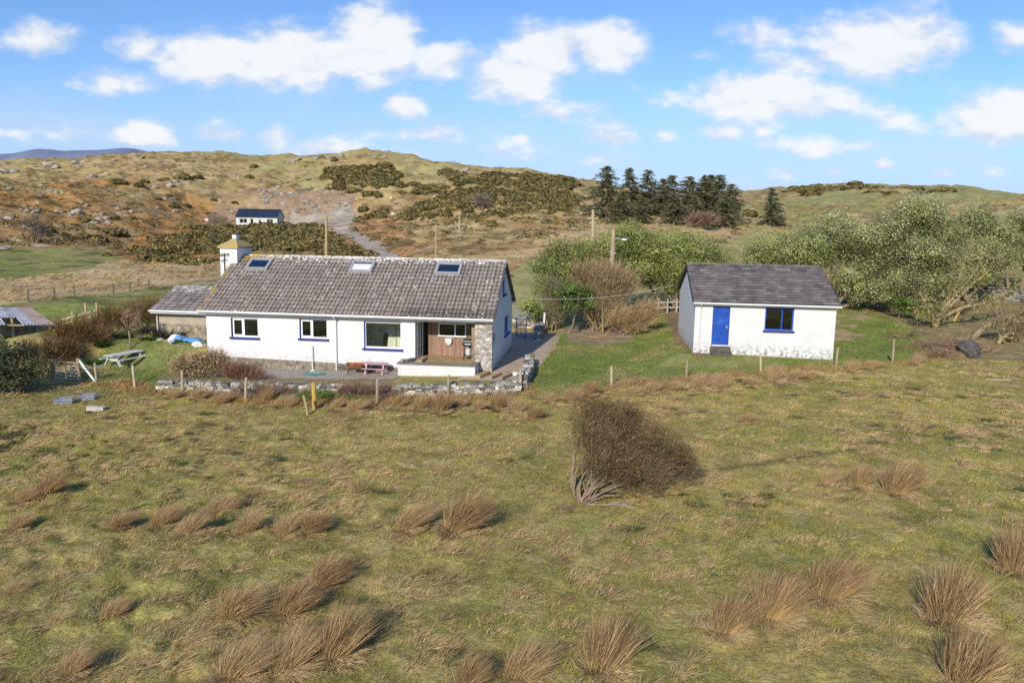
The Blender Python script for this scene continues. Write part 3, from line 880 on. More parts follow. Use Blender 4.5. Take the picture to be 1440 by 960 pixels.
panel(wall, PL, .3, W_ - .3, .3, -.7, gtop, [], breaks=[W_ / 2])
wall.build('wall', M['house_white'], H)
pl = MB()
for a0, a1, b0, b1 in ((-14.2, -7.64, .24, .11), (-7.56, -4.28, .1, .0)):
    pl.add([(a0, -.03, -.7), (a1, -.03, -.7), (a1, -.03, b1), (a0, -.03, b0), (a0, .0, -.7), (a1, .0, -.7), (a1, .0, b1), (a0, .0, b0)],
           [(0, 1, 2, 3), (3, 2, 6, 7), (0, 3, 7, 4), (1, 5, 6, 2)], (.8, .78, .74))
pl.build('plinth', M['rubble_wall'], H)
# roof: every tile, then the sheet beneath
rng = np.random.default_rng(11)
rf = MB()
tp = [(0, .0, .55), (.06, .0, .65), (.13, .034, 1.1), (.4, .034, 1.12), (.47, .0, .62), (.53, .0, .62), (.6, .034, 1.1), (.88, .034, 1.12), (.95, .0, .65), (1, .0, .55)]
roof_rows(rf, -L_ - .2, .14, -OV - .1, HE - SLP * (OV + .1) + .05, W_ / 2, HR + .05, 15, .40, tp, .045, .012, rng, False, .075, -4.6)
roof_rows(rf, -L_ - .2, .14, W_ + OV + .1, HE - SLP * (OV + .1) + .05, W_ / 2, HR + .05, 15, .8, [(0, 0, 1), (.5, .02, 1), (1, 0, 1)], .03, .01, rng)
for s in (0, 1):
    y0 = -OV - .06 if s == 0 else W_ + OV + .06
    zz = HE - SLP * (OV + .06)
    rf.add([(-L_ - .18, y0, zz + .03), (.12, y0, zz + .03), (.12, W_ / 2, HR + .03), (-L_ - .18, W_ / 2, HR + .03),
            (-L_ - .18, y0, zz - .02), (.12, y0, zz - .02), (.12, W_ / 2, HR - .02), (-L_ - .18, W_ / 2, HR - .02)],
           [(0, 1, 2, 3), (7, 6, 5, 4), (0, 4, 5, 1), (0, 3, 7, 4), (1, 5, 6, 2)], (.6, .6, .6))
roof = rf.build('roof', M['tile'], H)
rd = MB()
for i in range(32):
    x0 = -L_ - .2 + i * (L_ + .34) / 32; x1 = x0 + (L_ + .34) / 32 - .012
    c = rng.uniform(1.0, 1.5)
    vs = []
    for x, rr_ in ((x0, .15), (x1, .135)):
        for k in range(6):
            th = math.pi * (k / 5) ; vs.append((x, W_ / 2 - math.cos(th) * rr_, HR - .01 + math.sin(th) * rr_ * .8))
    rd.add(vs, [(k, k + 1, k + 7, k + 6) for k in range(5)] + [(0, 1, 2, 3, 4, 5)[::-1], (6, 7, 8, 9, 10, 11)], (c, c, c))
rd.build('ridge_tiles', M['tile'], roof)
for x in (.142, -L_ - .235):
    for y0, y1 in ((-OV - .06, W_ / 2), (W_ + OV + .06, W_ / 2)):
        vg = MB()
        z0 = HE - SLP * (OV + .06)
        vg.add([(x, y0, z0 - .1), (x, y1, HR - .1), (x, y1, HR + .08), (x, y0, z0 + .08), (x + .03, y0, z0 - .1), (x + .03, y1, HR - .1), (x + .03, y1, HR + .08), (x + .03, y0, z0 + .08)],
               [(0, 1, 2, 3), (7, 6, 5, 4), (3, 2, 6, 7), (0, 4, 5, 1), (0, 3, 7, 4)], (.5, .5, .55))
        vg.build('bargeboard', M['tile'], roof)
ft = MB()
zg = HE - SLP * OV
ft.box(-L_ - .18, .1, -OV - .02, -OV + .005, zg - .17, zg - .012)
ft.box(-L_ - .18, .1, -OV + .007, -.003, zg - .17, zg - .15)
ft.box(-L_ - .18, .1, W_ + OV - .005, W_ + OV + .02, zg - .17, zg - .012)
ft.build('fascia', M['white_paint'], H)
gt = MB()
gt.tube([(-L_ - .24, -OV - .09, zg - .05), (-7, -OV - .09, zg - .065), (.12, -OV - .09, zg - .05)], .062, 10)
gt.build('gutter', M['white_paint'], H)
dp = MB()
dp.tube([(-7.6, -OV - .09, zg - .1), (-7.6, -OV - .07, zg - .16), (-7.6, -.07, zg - .3), (-7.6, -.07, -.25)], .04, 8)
for z in (2.0, 1.1, .3): dp.tube([(-7.6, -.07, z), (-7.6, -.07, z + .06)], .05, 8)
dp.build('downpipe', M['white_paint'], H)
# windows
window(H, PF, w1, [.44], M['frame_white'], M['blue_sill'], M['glass_dark'], M['blue_sill'], inner=0)
window(H, PF, w2, [.44], M['frame_white'], M['blue_sill'], M['glass_dark'], M['blue_sill'], inner=0)
window(H, PF, pw, [], M['frame_white'], M['blue_sill'], M['glass'], M['blue_sill'], fw=.075)
window(H, PG, gw1, [.5], M['blue'], M['blue'], M['glass_dark'], M['blue'], label='blue framed lower gable window')
window(H, PG, gw2, [.5], M['blue'], M['blue_sill'], M['glass_dark'], M['blue'], label='small blue framed window high in the gable')
# skylights
for (xa, xb, col) in ((-13.4, -12.2, 0), (-7.85, -6.62, 1), (-3.35, -2.03, 0)):
    ya, yb = 2.62, 3.52
    PS = lambda a, d, s: (a, ya + (yb - ya) * s - d * SLP * .86, HE + SLP * (ya + (yb - ya) * s) + .15 + d * .87)
    fm = MB()
    def rb(a0, a1, s0, s1, h=.1):
        fm.boxf(lambda a, d, s: PS(a, d, s), a0, a1, -.04, h, s0, s1)
    rb(xa, xb, 0, .13); rb(xa, xb, .86, 1); rb(xa, xa + .13, .13, .86); rb(xb - .13, xb, .13, .86)
    sk = fm.build('skylight', M['grey_metal'], H)
    pn = MB(); pn.add([PS(xa + .13, .06, .13), PS(xb - .13, .06, .13), PS(xb - .13, .06, .86), PS(xa + .13, .06, .86)], [(0, 1, 2, 3)])
    pn.build('pane', M['glass_sky'], sk)
    if col:
        sk['label'] = 'skylight with a pale blind drawn'
        bl = MB(); bl.add([PS(xa + .14, .062, .14), PS(xb - .14, .062, .14), PS(xb - .14, .062, .7), PS(xa + .14, .062, .7)], [(0, 1, 2, 3)]); bl.build('blind', M['white_paint'], sk)
    else:
        bl = MB(); bl.add([PS(xa + .13, .0, .13), PS(xb - .13, .0, .13), PS(xb - .13, .0, .86), PS(xa + .13, .0, .86)], [(0, 1, 2, 3)], (.3, .3, .3)); bl.build('lining', M['dark_metal'], sk)
# rooms seen through the glass
rm = MB()
rm.box(-L_ + .31, -.31, .31, 4.4, -.1, -.02, (.5, .4, .3)); rm.box(-L_ + .31, -.31, 4.4, 4.5, -.02, 2.4, (1, 1, 1)); rm.box(-L_ + .31, -.31, .31, 4.5, 2.41, 2.45, (1, 1, 1))
for x in (-10.6, -7.1, -3.85): rm.box(x, x + .1, .31, 4.39, -.019, 2.405, (.95, 1, .95))
rm.box(-7.0, -3.851, 1.8, 1.9, -.019, 2.405, (1.1, 1.12, 1.08)); rm.box(-5.13, -5.08, 1.74, 1.797, -.019, 2.05, (.7, .72, .6)); rm.box(-5.07, -4.25, 1.76, 1.797, -.019, 2.05, (1.2, 1.2, 1.16)); rm.box(-12.9, -11.6, .5, 1.0, .9, .96, (1, 1, .95)); rm.box(-8.7, -8.1, .5, .9, 1.0, 1.3, (.9, .7, .45))
rm.build('interior', M['interior'], H)
# porch recess
pc = MB()
pc.box(-3.69, -.8, .31, 1.5, .3, .42, (1, 1, 1))
pc.build('porch_floor', surf('sandy_floor_boards', (.4, .29, .15), (.3, .215, .11), 3, .8, True, .2, 20), H)
cl_ = MB()
x = -3.4
while x < -1.42:
    cl_.box(x, min(x + .128, -1.42), 1.4 + random.uniform(0, .008), 1.46, .421, 2.26, tuple([random.uniform(.8, 1.2)] * 3)); x += .131
cl_.build('timber_cladding', M['cladding'], H)
pr = MB(); pr.box(-1.42, -1.02, 1.34, 1.46, .421, 2.26, (.75, .6, .5)); pr.box(-1.02, -.8, .31, 1.46, .421, 2.26, (.8, .72, .6))
pr.build('recess_stonework', M['rubble_wall'], H)
cz = MB(); cz.box(-3.7, -.8, .302, 1.5, 2.262, 2.3); cz.build('porch_ceiling', M['white_paint'], H)
PC = lambda a, d, z: (a, 1.34 + d, z)
pwn = (-2.86, -1.46, 1.38, 2.05)
fr = MB(); 
for q in ((pwn[0], pwn[1], pwn[2], pwn[2] + .06), (pwn[0], pwn[1], pwn[3] - .06, pwn[3]), (pwn[0], pwn[0] + .06, pwn[2] + .06, pwn[3] - .06), (pwn[1] - .06, pwn[1], pwn[2] + .06, pwn[3] - .06), (-2.05, -1.98, pwn[2] + .06, pwn[3] - .06)):
    fr.boxf(PC, q[0], q[1], -.02, .055, q[2], q[3])
pf = fr.build('window', M['frame_white'], H); pf['label'] = 'porch window set in the timber cladding'
for a0, a1 in ((pwn[0] + .06, -2.05), (-1.98, pwn[1] - .06)):
    q = MB(); q.add([PC(a0, .02, pwn[2] + .06), PC(a1, .02, pwn[2] + .06), PC(a1, .02, pwn[3] - .06), PC(a0, .02, pwn[3] - .06)], [(0, 1, 2, 3)]); q.build('pane', glassmat('porch_pane', (.1, .11, .1), .06), pf)
# glazed door on the left side of the recess
PD = lambda a, d, z: (-3.69 + d, a, z)
fr = MB()
for a0, a1, z0, z1 in ((.32, 1.39, .42, .5), (.32, 1.39, 2.18, 2.255), (.32, .39, .5, 2.18), (1.32, 1.39, .5, 2.18), (.82, .88, .5, 2.18)):
    fr.boxf(PD, a0, a1, .0, .06, z0, z1)
gd = fr.build('glazed_door', M['frame_white'], H)
for a0, a1 in ((.39, .82), (.88, 1.32)):
    q = MB(); q.add([PD(a0, .03, .5), PD(a1, .03, .5), PD(a1, .03, 2.18), PD(a0, .03, 2.18)], [(0, 1, 2, 3)]); q.build('pane', M['glass'], gd)
wb_ = MB(); wb_.box(-2.48, -2.18, 1.24, 1.4, 1.08, 1.3); wb_.box(-2.42, -2.24, 1.28, 1.4, .98, 1.08, (.8, .8, .8)); wb_.build('wall_box', M['white_paint'], H)
# stone pillar, terrace wall with coping
pm = MB()
rng = np.random.default_rng(5)
z = -.2
while z < 2.5:
    h = rng.uniform(.05, .1); h = min(h, 2.505 - z)
    xs = [-.78]
    while xs[-1] < .02: xs.append(xs[-1] + rng.uniform(.14, .4))
    xs[-1] = .035
    for i in range(len(xs) - 1):
        if xs[i + 1] - xs[i] < .02: continue
        c = rng.uniform(.65, 1.25); dx = rng.uniform(0, .022)
        pm.box(xs[i] + .004, xs[i + 1] - .004, -.05 - dx, .2 if i else .29, z + .004, z + h, (c, c * rng.uniform(.94, 1), c * rng.uniform(.86, 1)))
    z += h
pm.box(-.775, .0, -.045, -.002, -.2, 2.5, (.35, .33, .3))
pm.build('stone_pillar', M['stone'], H)
tw = MB()
tw.box(-4.25, -.6, -1.12, -.94, -.75, .4); tw.box(-.78, -.6, -.94, -.051, -.75, .4); tw.box(-4.25, -4.07, -.94, -.003, -.75, .4)
tw.build('terrace_wall', wallmat('terrace_white', (.64, .635, .62), (.36, .33, .27), -.35, .3, .4, .3), H)
cp = MB()
cp.box(-4.3, -.55, -1.18, -.82, .402, .445); cp.box(-4.3, -3.72, -.82, -.004, .402, .445, (.9, .9, .9)); cp.box(-.86, -.55, -.82, -.06, .402, .445)
cp.build('coping', M['grey_wood'], H)
pd = MB(); pd.box(-4.06, -.79, -.93, -.004, .3, .398); pd.box(-3.6, -.8, .0, .3, .3, .4205); pd.build('deck_boards', bpy.data.materials['sandy_floor_boards'], H)
# little fittings
fx_ = MB(); fx_.box(.003, .09, .42, .62, 1.35, 1.72); fx_.build('meter_box', M['grey_metal'], H)
fx_ = MB(); fx_.box(.003, .05, .5, .95, 1.12, 1.22); fx_.box(.05, .07, .55, .9, 1.14, 1.2); fx_.build('wall_plate', M['white_paint'], H)
fx_ = MB(); fx_.tube([(-2.3, -.02, 2.42), (-2.3, -.1, 2.36)], [.1, .12], 10); fx_.box(-2.42, -2.18, -.06, -.002, 2.38, 2.5); fx_.build('wall_lamp', M['grey_metal'], H)
# chimney
ch = MB(); ch.box(-15.0, -14.06, 3.15, 4.85, -.5, 5.42)
chm = ch.build('chimney', wallmat('chimney_whitewash', (.78, .78, .75), (.25, .24, .22), 3.8, 5.6, .8, .6), H)
cc = MB()
b = [(-15.1, 3.05), (-13.96, 3.05), (-13.96, 4.95), (-15.1, 4.95)]
cc.add([(x, y, 5.422) for x, y in b] + [(x, y, 5.5) for x, y in b] + [(-14.62, 3.85, 5.9), (-14.42, 3.85, 5.9), (-14.42, 4.15, 5.9), (-14.62, 4.15, 5.9)],
       [(3, 2, 1, 0), (0, 1, 5, 4), (1, 2, 6, 5), (2, 3, 7, 6), (3, 0, 4, 7), (4, 5, 9, 8), (5, 6, 10, 9), (6, 7, 11, 10), (7, 4, 8, 11), (8, 9, 10, 11)])
cc.build('chimney_cap', surf('yellow_lichen_cap', (.5, .34, .08), (.4, .31, .17), 5, .9, False, .4, 20, (.5, .47, .4), 4, (.56, .7)), chm)
cq = MB(); cq.box(-14.63, -14.41, 3.84, 4.16, 5.901, 6.1); cq.build('chimney_pot', M['white_paint'], chm)
ae = MB(); ae.tube([(-14.75, 3.1, 4.2), (-14.75, 3.1, 5.15)], .022, 6); ae.bar((-15.0, 3.06, 5.05), (-14.45, 3.06, 5.12), .03, .03); ae.bar((-14.95, 3.06, 4.75), (-14.6, 3.06, 4.85), .03, .03)
for k in range(4): ae.bar((-14.95 + k * .14, 3.06, 4.95), (-14.95 + k * .14, 3.06, 5.2), .018, .018)
ae.build('aerial', M['dark_metal'], chm)

# ------------------------------------------------------------------ annexe behind the bungalow
A = empty('stone_outbuilding', (HX, HY, 0), -HT, 'low stone outbuilding with tiled roof joined behind the white bungalow', 'outbuilding')
aw = MB(); aw.box(-18.6, -15.02, 3.1, 7.6, -.6, 2.02); aw.build('wall', M['tan_render'], A)
aw = MB(); aw.box(-18.59, -15.03, 3.06, 3.097, -.6, 1.3, (.95, .9, .8)); aw.build('stonework', M['rubble_wall'], A)
ar = MB()
rng = np.random.default_rng(13)
roof_rows(ar, -18.85, -14.3, 2.72, 2.08, 5.35, 3.16, 9, .4, [(0, 0, .5), (.12, .02, 1.1), (.85, .02, 1.1), (1, 0, .5)], .05, .01, rng)
roof_rows(ar, -18.85, -14.3, 7.98, 2.08, 5.35, 3.16, 9, .66, [(0, 0, 1), (.5, .02, 1), (1, 0, 1)], .05, .01, rng)
ar.add([(-18.85, 2.75, 2.06), (-18.85, 5.35, 3.14), (-18.85, 7.95, 2.06), (-14.3, 2.75, 2.06), (-14.3, 5.35, 3.14), (-14.3, 7.95, 2.06)], [(0, 1, 4, 3), (1, 2, 5, 4), (0, 2, 1), (3, 4, 5), (0, 3, 5, 2)], (.6, .6, .6))
ao = ar.build('roof', M['annexe_tile'], A)
fa = MB(); fa.box(-18.85, -14.75, 2.68, 2.71, 1.9, 2.08); fa.tube([(-18.88, 2.62, 2.03), (-14.8, 2.62, 2.0)], .05, 8); fa.build('fascia', M['white_paint'], A)
fa = MB(); fa.tube([(-18.7, 2.62, 2.0), (-18.68, 3.04, 1.8), (-18.68, 3.04, .2)], .035, 7); fa.build('downpipe', M['white_paint'], A)
fl = MB(); fl.tube([(-15.55, 3.7, 2.4), (-15.55, 3.7, 2.85)], .09, 9); fl.tube([(-15.55, 3.7, 2.851), (-15.55, 3.7, 3.05), (-15.55, 3.7, 3.15)], [.13, .13, .05], 9); fl.build('flue', M['dark_metal'], A)

# ------------------------------------------------------------------ white hut
K = empty('white_hut', (BX, BY, BZ), -BT, 'small whitewashed hut with slate roof and bright blue door', 'hut')
l2, w2_, he, hr = 7.09, 7.79, 2.79, 4.39
sp = (hr - he) / (w2_ / 2)
dr = (.91, 1.79, .42, 2.46); hw = (3.56, 5.0, 1.3, 2.48)
kw = MB()
panel(kw, lambda a, d, z: (a, d, z), 0, l2, .28, -.6, lambda a: he - .1, [dr, hw])
panel(kw, lambda a, d, z: (a, w2_ - d, z), 0, l2, .28, -.6, lambda a: he - .1, [])
gt2 = lambda a: he - .02 + sp * min(a, w2_ - a)
panel(kw, lambda a, d, z: (d, a, z), .28, w2_ - .28, .28, -.6, gt2, [], breaks=[w2_ / 2])
panel(kw, lambda a, d, z: (l2 - d, a, z), .28, w2_ - .28, .28, -.6, gt2, [], breaks=[w2_ / 2])
kw.box(.31, l2 - .31, .31, w2_ - .31, -.1, .0, (.4, .4, .4))
kw.build('wall', M['hut_white'], K)
ki = MB(); ki.box(.3, l2 - .3, 2.6, 2.7, .001, 2.6, (.3, .3, .3)); ki.box(3.2, 5.4, .4, .9, .9, .95, (.5, .5, .5)); ki.build('interior', M['interior'], K)
kr = MB(); rng = np.random.default_rng(17)
roof_rows(kr, -.12, l2 + .12, -.27, he - sp * .27 + .04, w2_ / 2, hr + .05, 14, .42, [(0, 0, 1), (1, .003, 1)], .03, .012, rng, True, .17)
roof_rows(kr, -.12, l2 + .12, w2_ + .27, he - sp * .27 + .04, w2_ / 2, hr + .05, 14, .42, [(0, 0, 1), (1, .003, 1)], .03, .012, rng, True, .17)
z0 = he - sp * .25
kr.add([(-.11, -.25, z0 + .03), (-.11, w2_ / 2, hr + .03), (-.11, w2_ + .25, z0 + .03), (l2 + .11, -.25, z0 + .03), (l2 + .11, w2_ / 2, hr + .03), (l2 + .11, w2_ + .25, z0 + .03),
        (-.11, -.25, z0 - .03), (-.11, w2_ / 2, hr - .05), (-.11, w2_ + .25, z0 - .03), (l2 + .11, -.25, z0 - .03), (l2 + .11, w2_ / 2, hr - .05), (l2 + .11, w2_ + .25, z0 - .03)],
       [(0, 1, 4, 3), (1, 2, 5, 4), (6, 9, 10, 7), (7, 10, 11, 8), (0, 6, 7, 1), (1, 7, 8, 2), (3, 4, 10, 9), (4, 5, 11, 10)], (.8, .8, .8))
kro = kr.build('roof', M['slate'], K)
kd = MB()
for i in range(20):
    x0 = -.12 + i * (l2 + .24) / 20; x1 = x0 + (l2 + .24) / 20 - .01; c = rng.uniform(.9, 1.4)
    for s in (-1, 1):
        kd.add([(x0, w2_ / 2, hr + .1), (x1, w2_ / 2, hr + .1), (x1, w2_ / 2 + s * .17, hr + .04), (x0, w2_ / 2 + s * .17, hr + .04)], [(0, 1, 2, 3)], (c, c, c))
kd.build('ridge_tiles', M['slate'], kro)
bgm = surf('dark_bargeboard', (.03, .035, .05), (.05, .05, .055), 5, .6, False)
for x in (-.15, l2 + .122):
    for y0, y1 in ((-.28, w2_ / 2), (w2_ + .28, w2_ / 2)):
        kb = MB()
        zz = he - sp * .28
        kb.add([(x, y0, zz - .13), (x, y1, hr - .13), (x, y1, hr + .06), (x, y0, zz + .06), (x + .028, y0, zz - .13), (x + .028, y1, hr - .13), (x + .028, y1, hr + .06), (x + .028, y0, zz + .06)],
               [(0, 1, 2, 3), (7, 6, 5, 4), (3, 2, 6, 7), (0, 4, 5, 1), (0, 3, 7, 4)])
        kb.build('bargeboard', bgm, K)
kf = MB(); kf.box(-.1, l2 + .1, -.2, -.003, z0 - .16, z0 - .035); kf.build('fascia', M['white_paint'], K)
kg = MB(); kg.tube([(-.14, -.28, z0 - .05), (l2 + .16, -.28, z0 - .07)], .055, 9); kg.build('gutter', M['white_paint'], K)
kg = MB(); kg.tube([(.28, -.28, z0 - .09), (.28, -.22, z0 - .16), (.28, -.06, z0 - .3), (.28, -.06, .05)], .035, 7); kg.build('downpipe', M['white_paint'], K)
kd = MB(); kd.box(dr[0] + .04, dr[1] - .04, .07, .12, dr[2] + .03, dr[3] - .04); kd.box(dr[0] + .003, dr[0] + .038, .05, .14, dr[2] + .003, dr[3] - .003); kd.box(dr[1] - .038, dr[1] - .003, .05, .14, dr[2] + .003, dr[3] - .003)
kd.box(dr[0] + .04, dr[1] - .04, .05, .14, dr[3] - .038, dr[3] - .003)
for i in range(1, 6): kd.box(dr[0] + .04 + i * .133, dr[0] + .046 + i * .133, .066, .0695, dr[2] + .03, dr[3] - .04, (.5, .5, .5))
ko = kd.build('door', M['blue'], K)
kh = MB(); kh.tube([(1.66, .03, 1.3), (1.66, .03, 1.48)], .015, 6); kh.box(1.63, 1.69, .045, .07, 1.36, 1.43); kh.build('handle', M['galv'], ko)
kt = MB(); kt.box(.95, 1.77, .0, .065, dr[2] + .002, dr[2] + .028); kt.build('threshold', M['white_paint'], ko)
window(K, lambda a, d, z: (a, d, z), hw, [.6], M['blue'], M['blue_sill'], M['glass_dark'], None, inset=.06, fw=.07)
ks = MB(); ks.box(.86, 1.86, -.34, -.003, -.3, .38); ks.box(.84, 1.9, -.68, -.342, -.3, .16, (.9, .9, .9)); ks.build('step', surf('dark_concrete_step', (.13, .115, .1), (.08, .07, .06), 6, .9, True, .4, 20), K)

# ------------------------------------------------------------------ house on the far hillside
P0 = np.array([-81.2, 228.0]); FZ = 4.15
FH = empty('hillside_house', (P0[0], P0[1], FZ), .04, 'small white house with blue-black metal roof cut into the hillside', 'house')
fwid, fdep, fhe, fhr = 11.9, 7.5, 2.9, 5.0
fws = [(1.0, 3.2, .9, 2.2), (4.1, 5.0, .7, 2.2), (6.5, 7.2, .9, 2.0), (8.9, 10.7, .8, 2.2)]
q = MB()
panel(q, lambda a, d, z: (a, d, z), 0, fwid, .3, -1, lambda a: fhe - .05, fws)
panel(q, lambda a, d, z: (a, fdep - d, z), 0, fwid, .3, -1, lambda a: fhe - .05, [])
gf = lambda a: fhe - .02 + (fhr - fhe) / (fdep / 2) * min(a, fdep - a)
panel(q, lambda a, d, z: (d, a, z), .3, fdep - .3, .3, -1, gf, [], breaks=[fdep / 2]); panel(q, lambda a, d, z: (fwid - d, a, z), .3, fdep - .3, .3, -1, gf, [], breaks=[fdep / 2])
q.build('wall', M['far_white'], FH)
q = MB(); q.add([(-.2, -.3, fhe - .1), (fwid + .2, -.3, fhe - .1), (fwid + .2, fdep / 2, fhr + .08), (-.2, fdep / 2, fhr + .08), (fwid + .2, fdep + .3, fhe - .1), (-.2, fdep + .3, fhe - .1),
                 (-.2, -.3, fhe - .28), (fwid + .2, -.3, fhe - .28), (fwid + .2, fdep / 2, fhr - .12), (-.2, fdep / 2, fhr - .12), (fwid + .2, fdep + .3, fhe - .28), (-.2, fdep + .3, fhe - .28)],
                [(0, 1, 2, 3), (3, 2, 4, 5), (6, 9, 8, 7), (9, 11, 10, 8), (0, 6, 7, 1), (0, 3, 9, 6), (3, 5, 11, 9), (1, 7, 8, 2), (2, 8, 10, 4)])
for i in range(24):
    x = -.15 + i * .52; q.bar((x, -.28, fhe - .07), (x, fdep / 2, fhr + .11), .04, .06)
q.build('roof', M['far_roof'], FH)
for o in fws:
    window(FH, lambda a, d, z: (a, d, z), o, [.5] if o[1] - o[0] > 1.5 else [], M['frame_white'], M['white_paint'], glassmat('far_pane', (.08, .1, .13), .2), None, inset=.1, fw=.08)

# ------------------------------------------------------------------ collapsing tin shed, left edge
T = empty('tin_shed', (0, 0, 0), 0, 'collapsing shed with patchy rusty tin roof at the left edge of the garden', 'shed')
c = [at(-60, 468, 43.2), at(79, 453, 43.6), at(44, 433, 48.5), at(-60, 437, 48.5)]
zf, zb = .78, 1.15
PT = lambda u, v: (c[0] * (1 - u) + c[1] * u) * (1 - v) + (c[3] * (1 - u) + c[2] * u) * v
tq = MB(); n = 60
rng = np.random.default_rng(4)
for i in range(n):
    sheet_i = i // 6
    c_ = [1.1, .95, 1.2, .9, 1.05, 1.15, .85, 1.0, .8, .7][sheet_i % 10] * rng.uniform(.97, 1.03)
    v0 = .38 if 30 <= i < 40 else .0
    tone = (c_, c_ * .98, c_) if not (i > 46) else (.95, .7, .58)
    u0, u1 = i / n, (i + 1) / n
    for vv0, vv1 in ((v0, 1.0),):
        a_ = PT(u0, vv0); b_ = PT(u1, vv0); d_ = PT(u1, vv1); e_ = PT(u0, vv1); dz = .035 * (1 if i % 2 else -1)
        tq.add([(a_[0], a_[1], zf + (zb - zf) * vv0 + dz), (b_[0], b_[1], zf + (zb - zf) * vv0 - dz), (d_[0], d_[1], zb - dz), (e_[0], e_[1], zb + dz)], [(0, 1, 2, 3)], tone)
tq.build('roof', M['tin'], T)
tw_ = MB()
for u, v in ((.02, .05), (.35, .05), (.62, .4), (.95, .05), (.98, .95), (.5, .96), (.1, .96)):
    p = PT(u, v); tw_.bar((p[0], p[1], -.7), (p[0], p[1], zf + (zb - zf) * v - .05), .12, .12)
for v in (.06, .5, .94):
    p = PT(.01, v); q_ = PT(.99, v); tw_.bar((p[0], p[1], zf + (zb - zf) * v - .08), (q_[0], q_[1], zf + (zb - zf) * v - .08), .08, .08)
tw_.build('timber_frame', M['wood'], T)
bw = MB(); p = PT(0, .9); q_ = PT(1, .9); bw.bar((p[0], p[1], .1), (q_[0], q_[1], .1), .2, 1.5, (.7, .68, .62)); bw.build('back_wall', M['rubble_wall'], T)
# ================================================================== grass
def field_density(x, y):
    return np.ones_like(x)


def lawnmask(x, y):
    return np.maximum(mask('lawn_left', x, y, .5), mask('lawn_right', x, y, .7))


def hard_mask(x, y):
    """Where nothing grows: buildings, terrace, path, bare soil."""
    a, b = to_local(x, y, HX, HY, HT)
    m = box_mask(a, b, -14.4, .1, -1.9, 8.2, .05) + box_mask(a, b, -.7, 2.2, -2.0, 13, .05) + box_mask(a, b, -19, -14.4, 3, 8, .05)
    a, b = to_local(x, y, BX, BY, BT)
    return (m + box_mask(a, b, -.05, 7.15, -.05, 7.9, .02)) > .5


WIND = np.array([.62, .3, -.1])
parts = []
rng = np.random.default_rng(21)
# pasture: tufts of blades, thinning out with distance
n = 170000
y = np.sqrt(rng.uniform(9.0 ** 2, 42.0 ** 2, n)); x = (rng.uniform(-.78, .80, n)) * y
tuft = fbm(x, y, .38, 3, 61); big = fbm(x, y, 3.0, 3, 62) * .6 + fbm(x, y, .5, 2, 65) * .4; straw = fbm(x, y, .55, 3, 63) * .7 + fbm(x, y, 4, 2, 68) * .3
df = dist_line(x, y, FENCE)
ok = (lawnmask(x, y) < .5) & ~hard_mask(x, y)
fy = np.interp(x, FENCE[:, 0], FENCE[:, 1])
ok &= (y < fy + .6) & ~((x > 16.5) & (y > fy - .3)) & ~((x < FENCE[0, 0]) & (y > 33.2))
ok &= rng.random(n) < np.interp(y, [9, 20, 42], [1, .8, .5]) * (1 - .7 * np.exp(-(dist_line(x, y, TROD) / .2) ** 2))
x, y, tuft, big, straw, df = [v[ok] for v in (x, y, tuft, big, straw, df)]
k = 10
N = len(x)
bx = np.repeat(x, k) + rng.normal(0, .05, N * k); by = np.repeat(y, k) + rng.normal(0, .05, N * k)
bz = G(bx, by)
st = np.repeat(np.clip(sstep(.53, .66, straw) * sstep(.35, .6, tuft) + rng.normal(0, .12, N), 0, 1), k); tf = np.repeat(tuft, k); bg_ = np.repeat(big, k)
fr = np.repeat(np.exp(-(df / .55) ** 2), k)
Lb = (.04 + .045 * sstep(.42, .66, tf) + .05 * st + .28 * fr) * rng.uniform(.5, 1.5, N * k)
d = np.stack([rng.normal(.3, .6, N * k), rng.normal(.1, .6, N * k), rng.uniform(.3, 1.1, N * k)], 1)
green = np.array([.385, .322, .083]); dark = np.array([.25, .232, .056]); strawc = np.array([.68, .5, .26])
g_ = green * (1 - sstep(.4, .62, bg_)[:, None]) + dark * sstep(.4, .62, bg_)[:, None]
stm = np.clip(.95 * st + 1.0 * fr + (rng.random(N * k) < .16) * .7, 0, 1)[:, None]
ct = (g_ * 1.3) * (1 - stm) + strawc * stm
ct = ct * rng.uniform(.55, 1.4, (N * k, 1))
ct = ct * (1 - fr[:, None] * .2) * np.where(fr[:, None] > .3, np.array([1.0, .88, .82]), 1)
cb = ct * np.array([.62, .66, .55])
parts.append(ribbons(np.stack([bx, by, bz - .01], 1), d, Lb, rng.uniform(.008, .016, N * k) * np.interp(by, [9, 40], [.8, 1.9]), WIND * .5, cb, ct, 1, rng))
n = 4600
y = np.sqrt(rng.uniform(9.5 ** 2, 37 ** 2, n)); x = rng.uniform(-.75, .77, n) * y
ok = (rng.random(n) < .12 + .88 * sstep(.47, .62, fbm(x, y, 5, 3, 67))) & (rng.random(n) < np.where((x < -1) & (y < 24), 1, np.where(x > 3, .6, .35))) & (y < np.interp(x, FENCE[:, 0], FENCE[:, 1]) - .2) & (lawnmask(x, y) < .5)
x, y = x[ok], y[ok]; N = len(x); k = 90
sz = rng.uniform(.5, 1.25, N); kind_ = rng.random(N)
S_ = np.repeat(sz, k); th = rng.uniform(0, 6.283, N * k); r = np.sqrt(rng.random(N * k)) * .2 * S_
bx = np.repeat(x, k) + r * np.cos(th) * 1.3; by = np.repeat(y, k) + r * np.sin(th); bz = G(bx, by) + .03 * S_
pal = np.where((kind_ < .82)[:, None], np.array([.78, .57, .29]), np.where((kind_ < .9)[:, None], np.array([.14, .17, .06]), np.array([.4, .27, .15])))
ct = np.repeat(pal, k, 0) * rng.uniform(.55, 1.25, (N * k, 1))
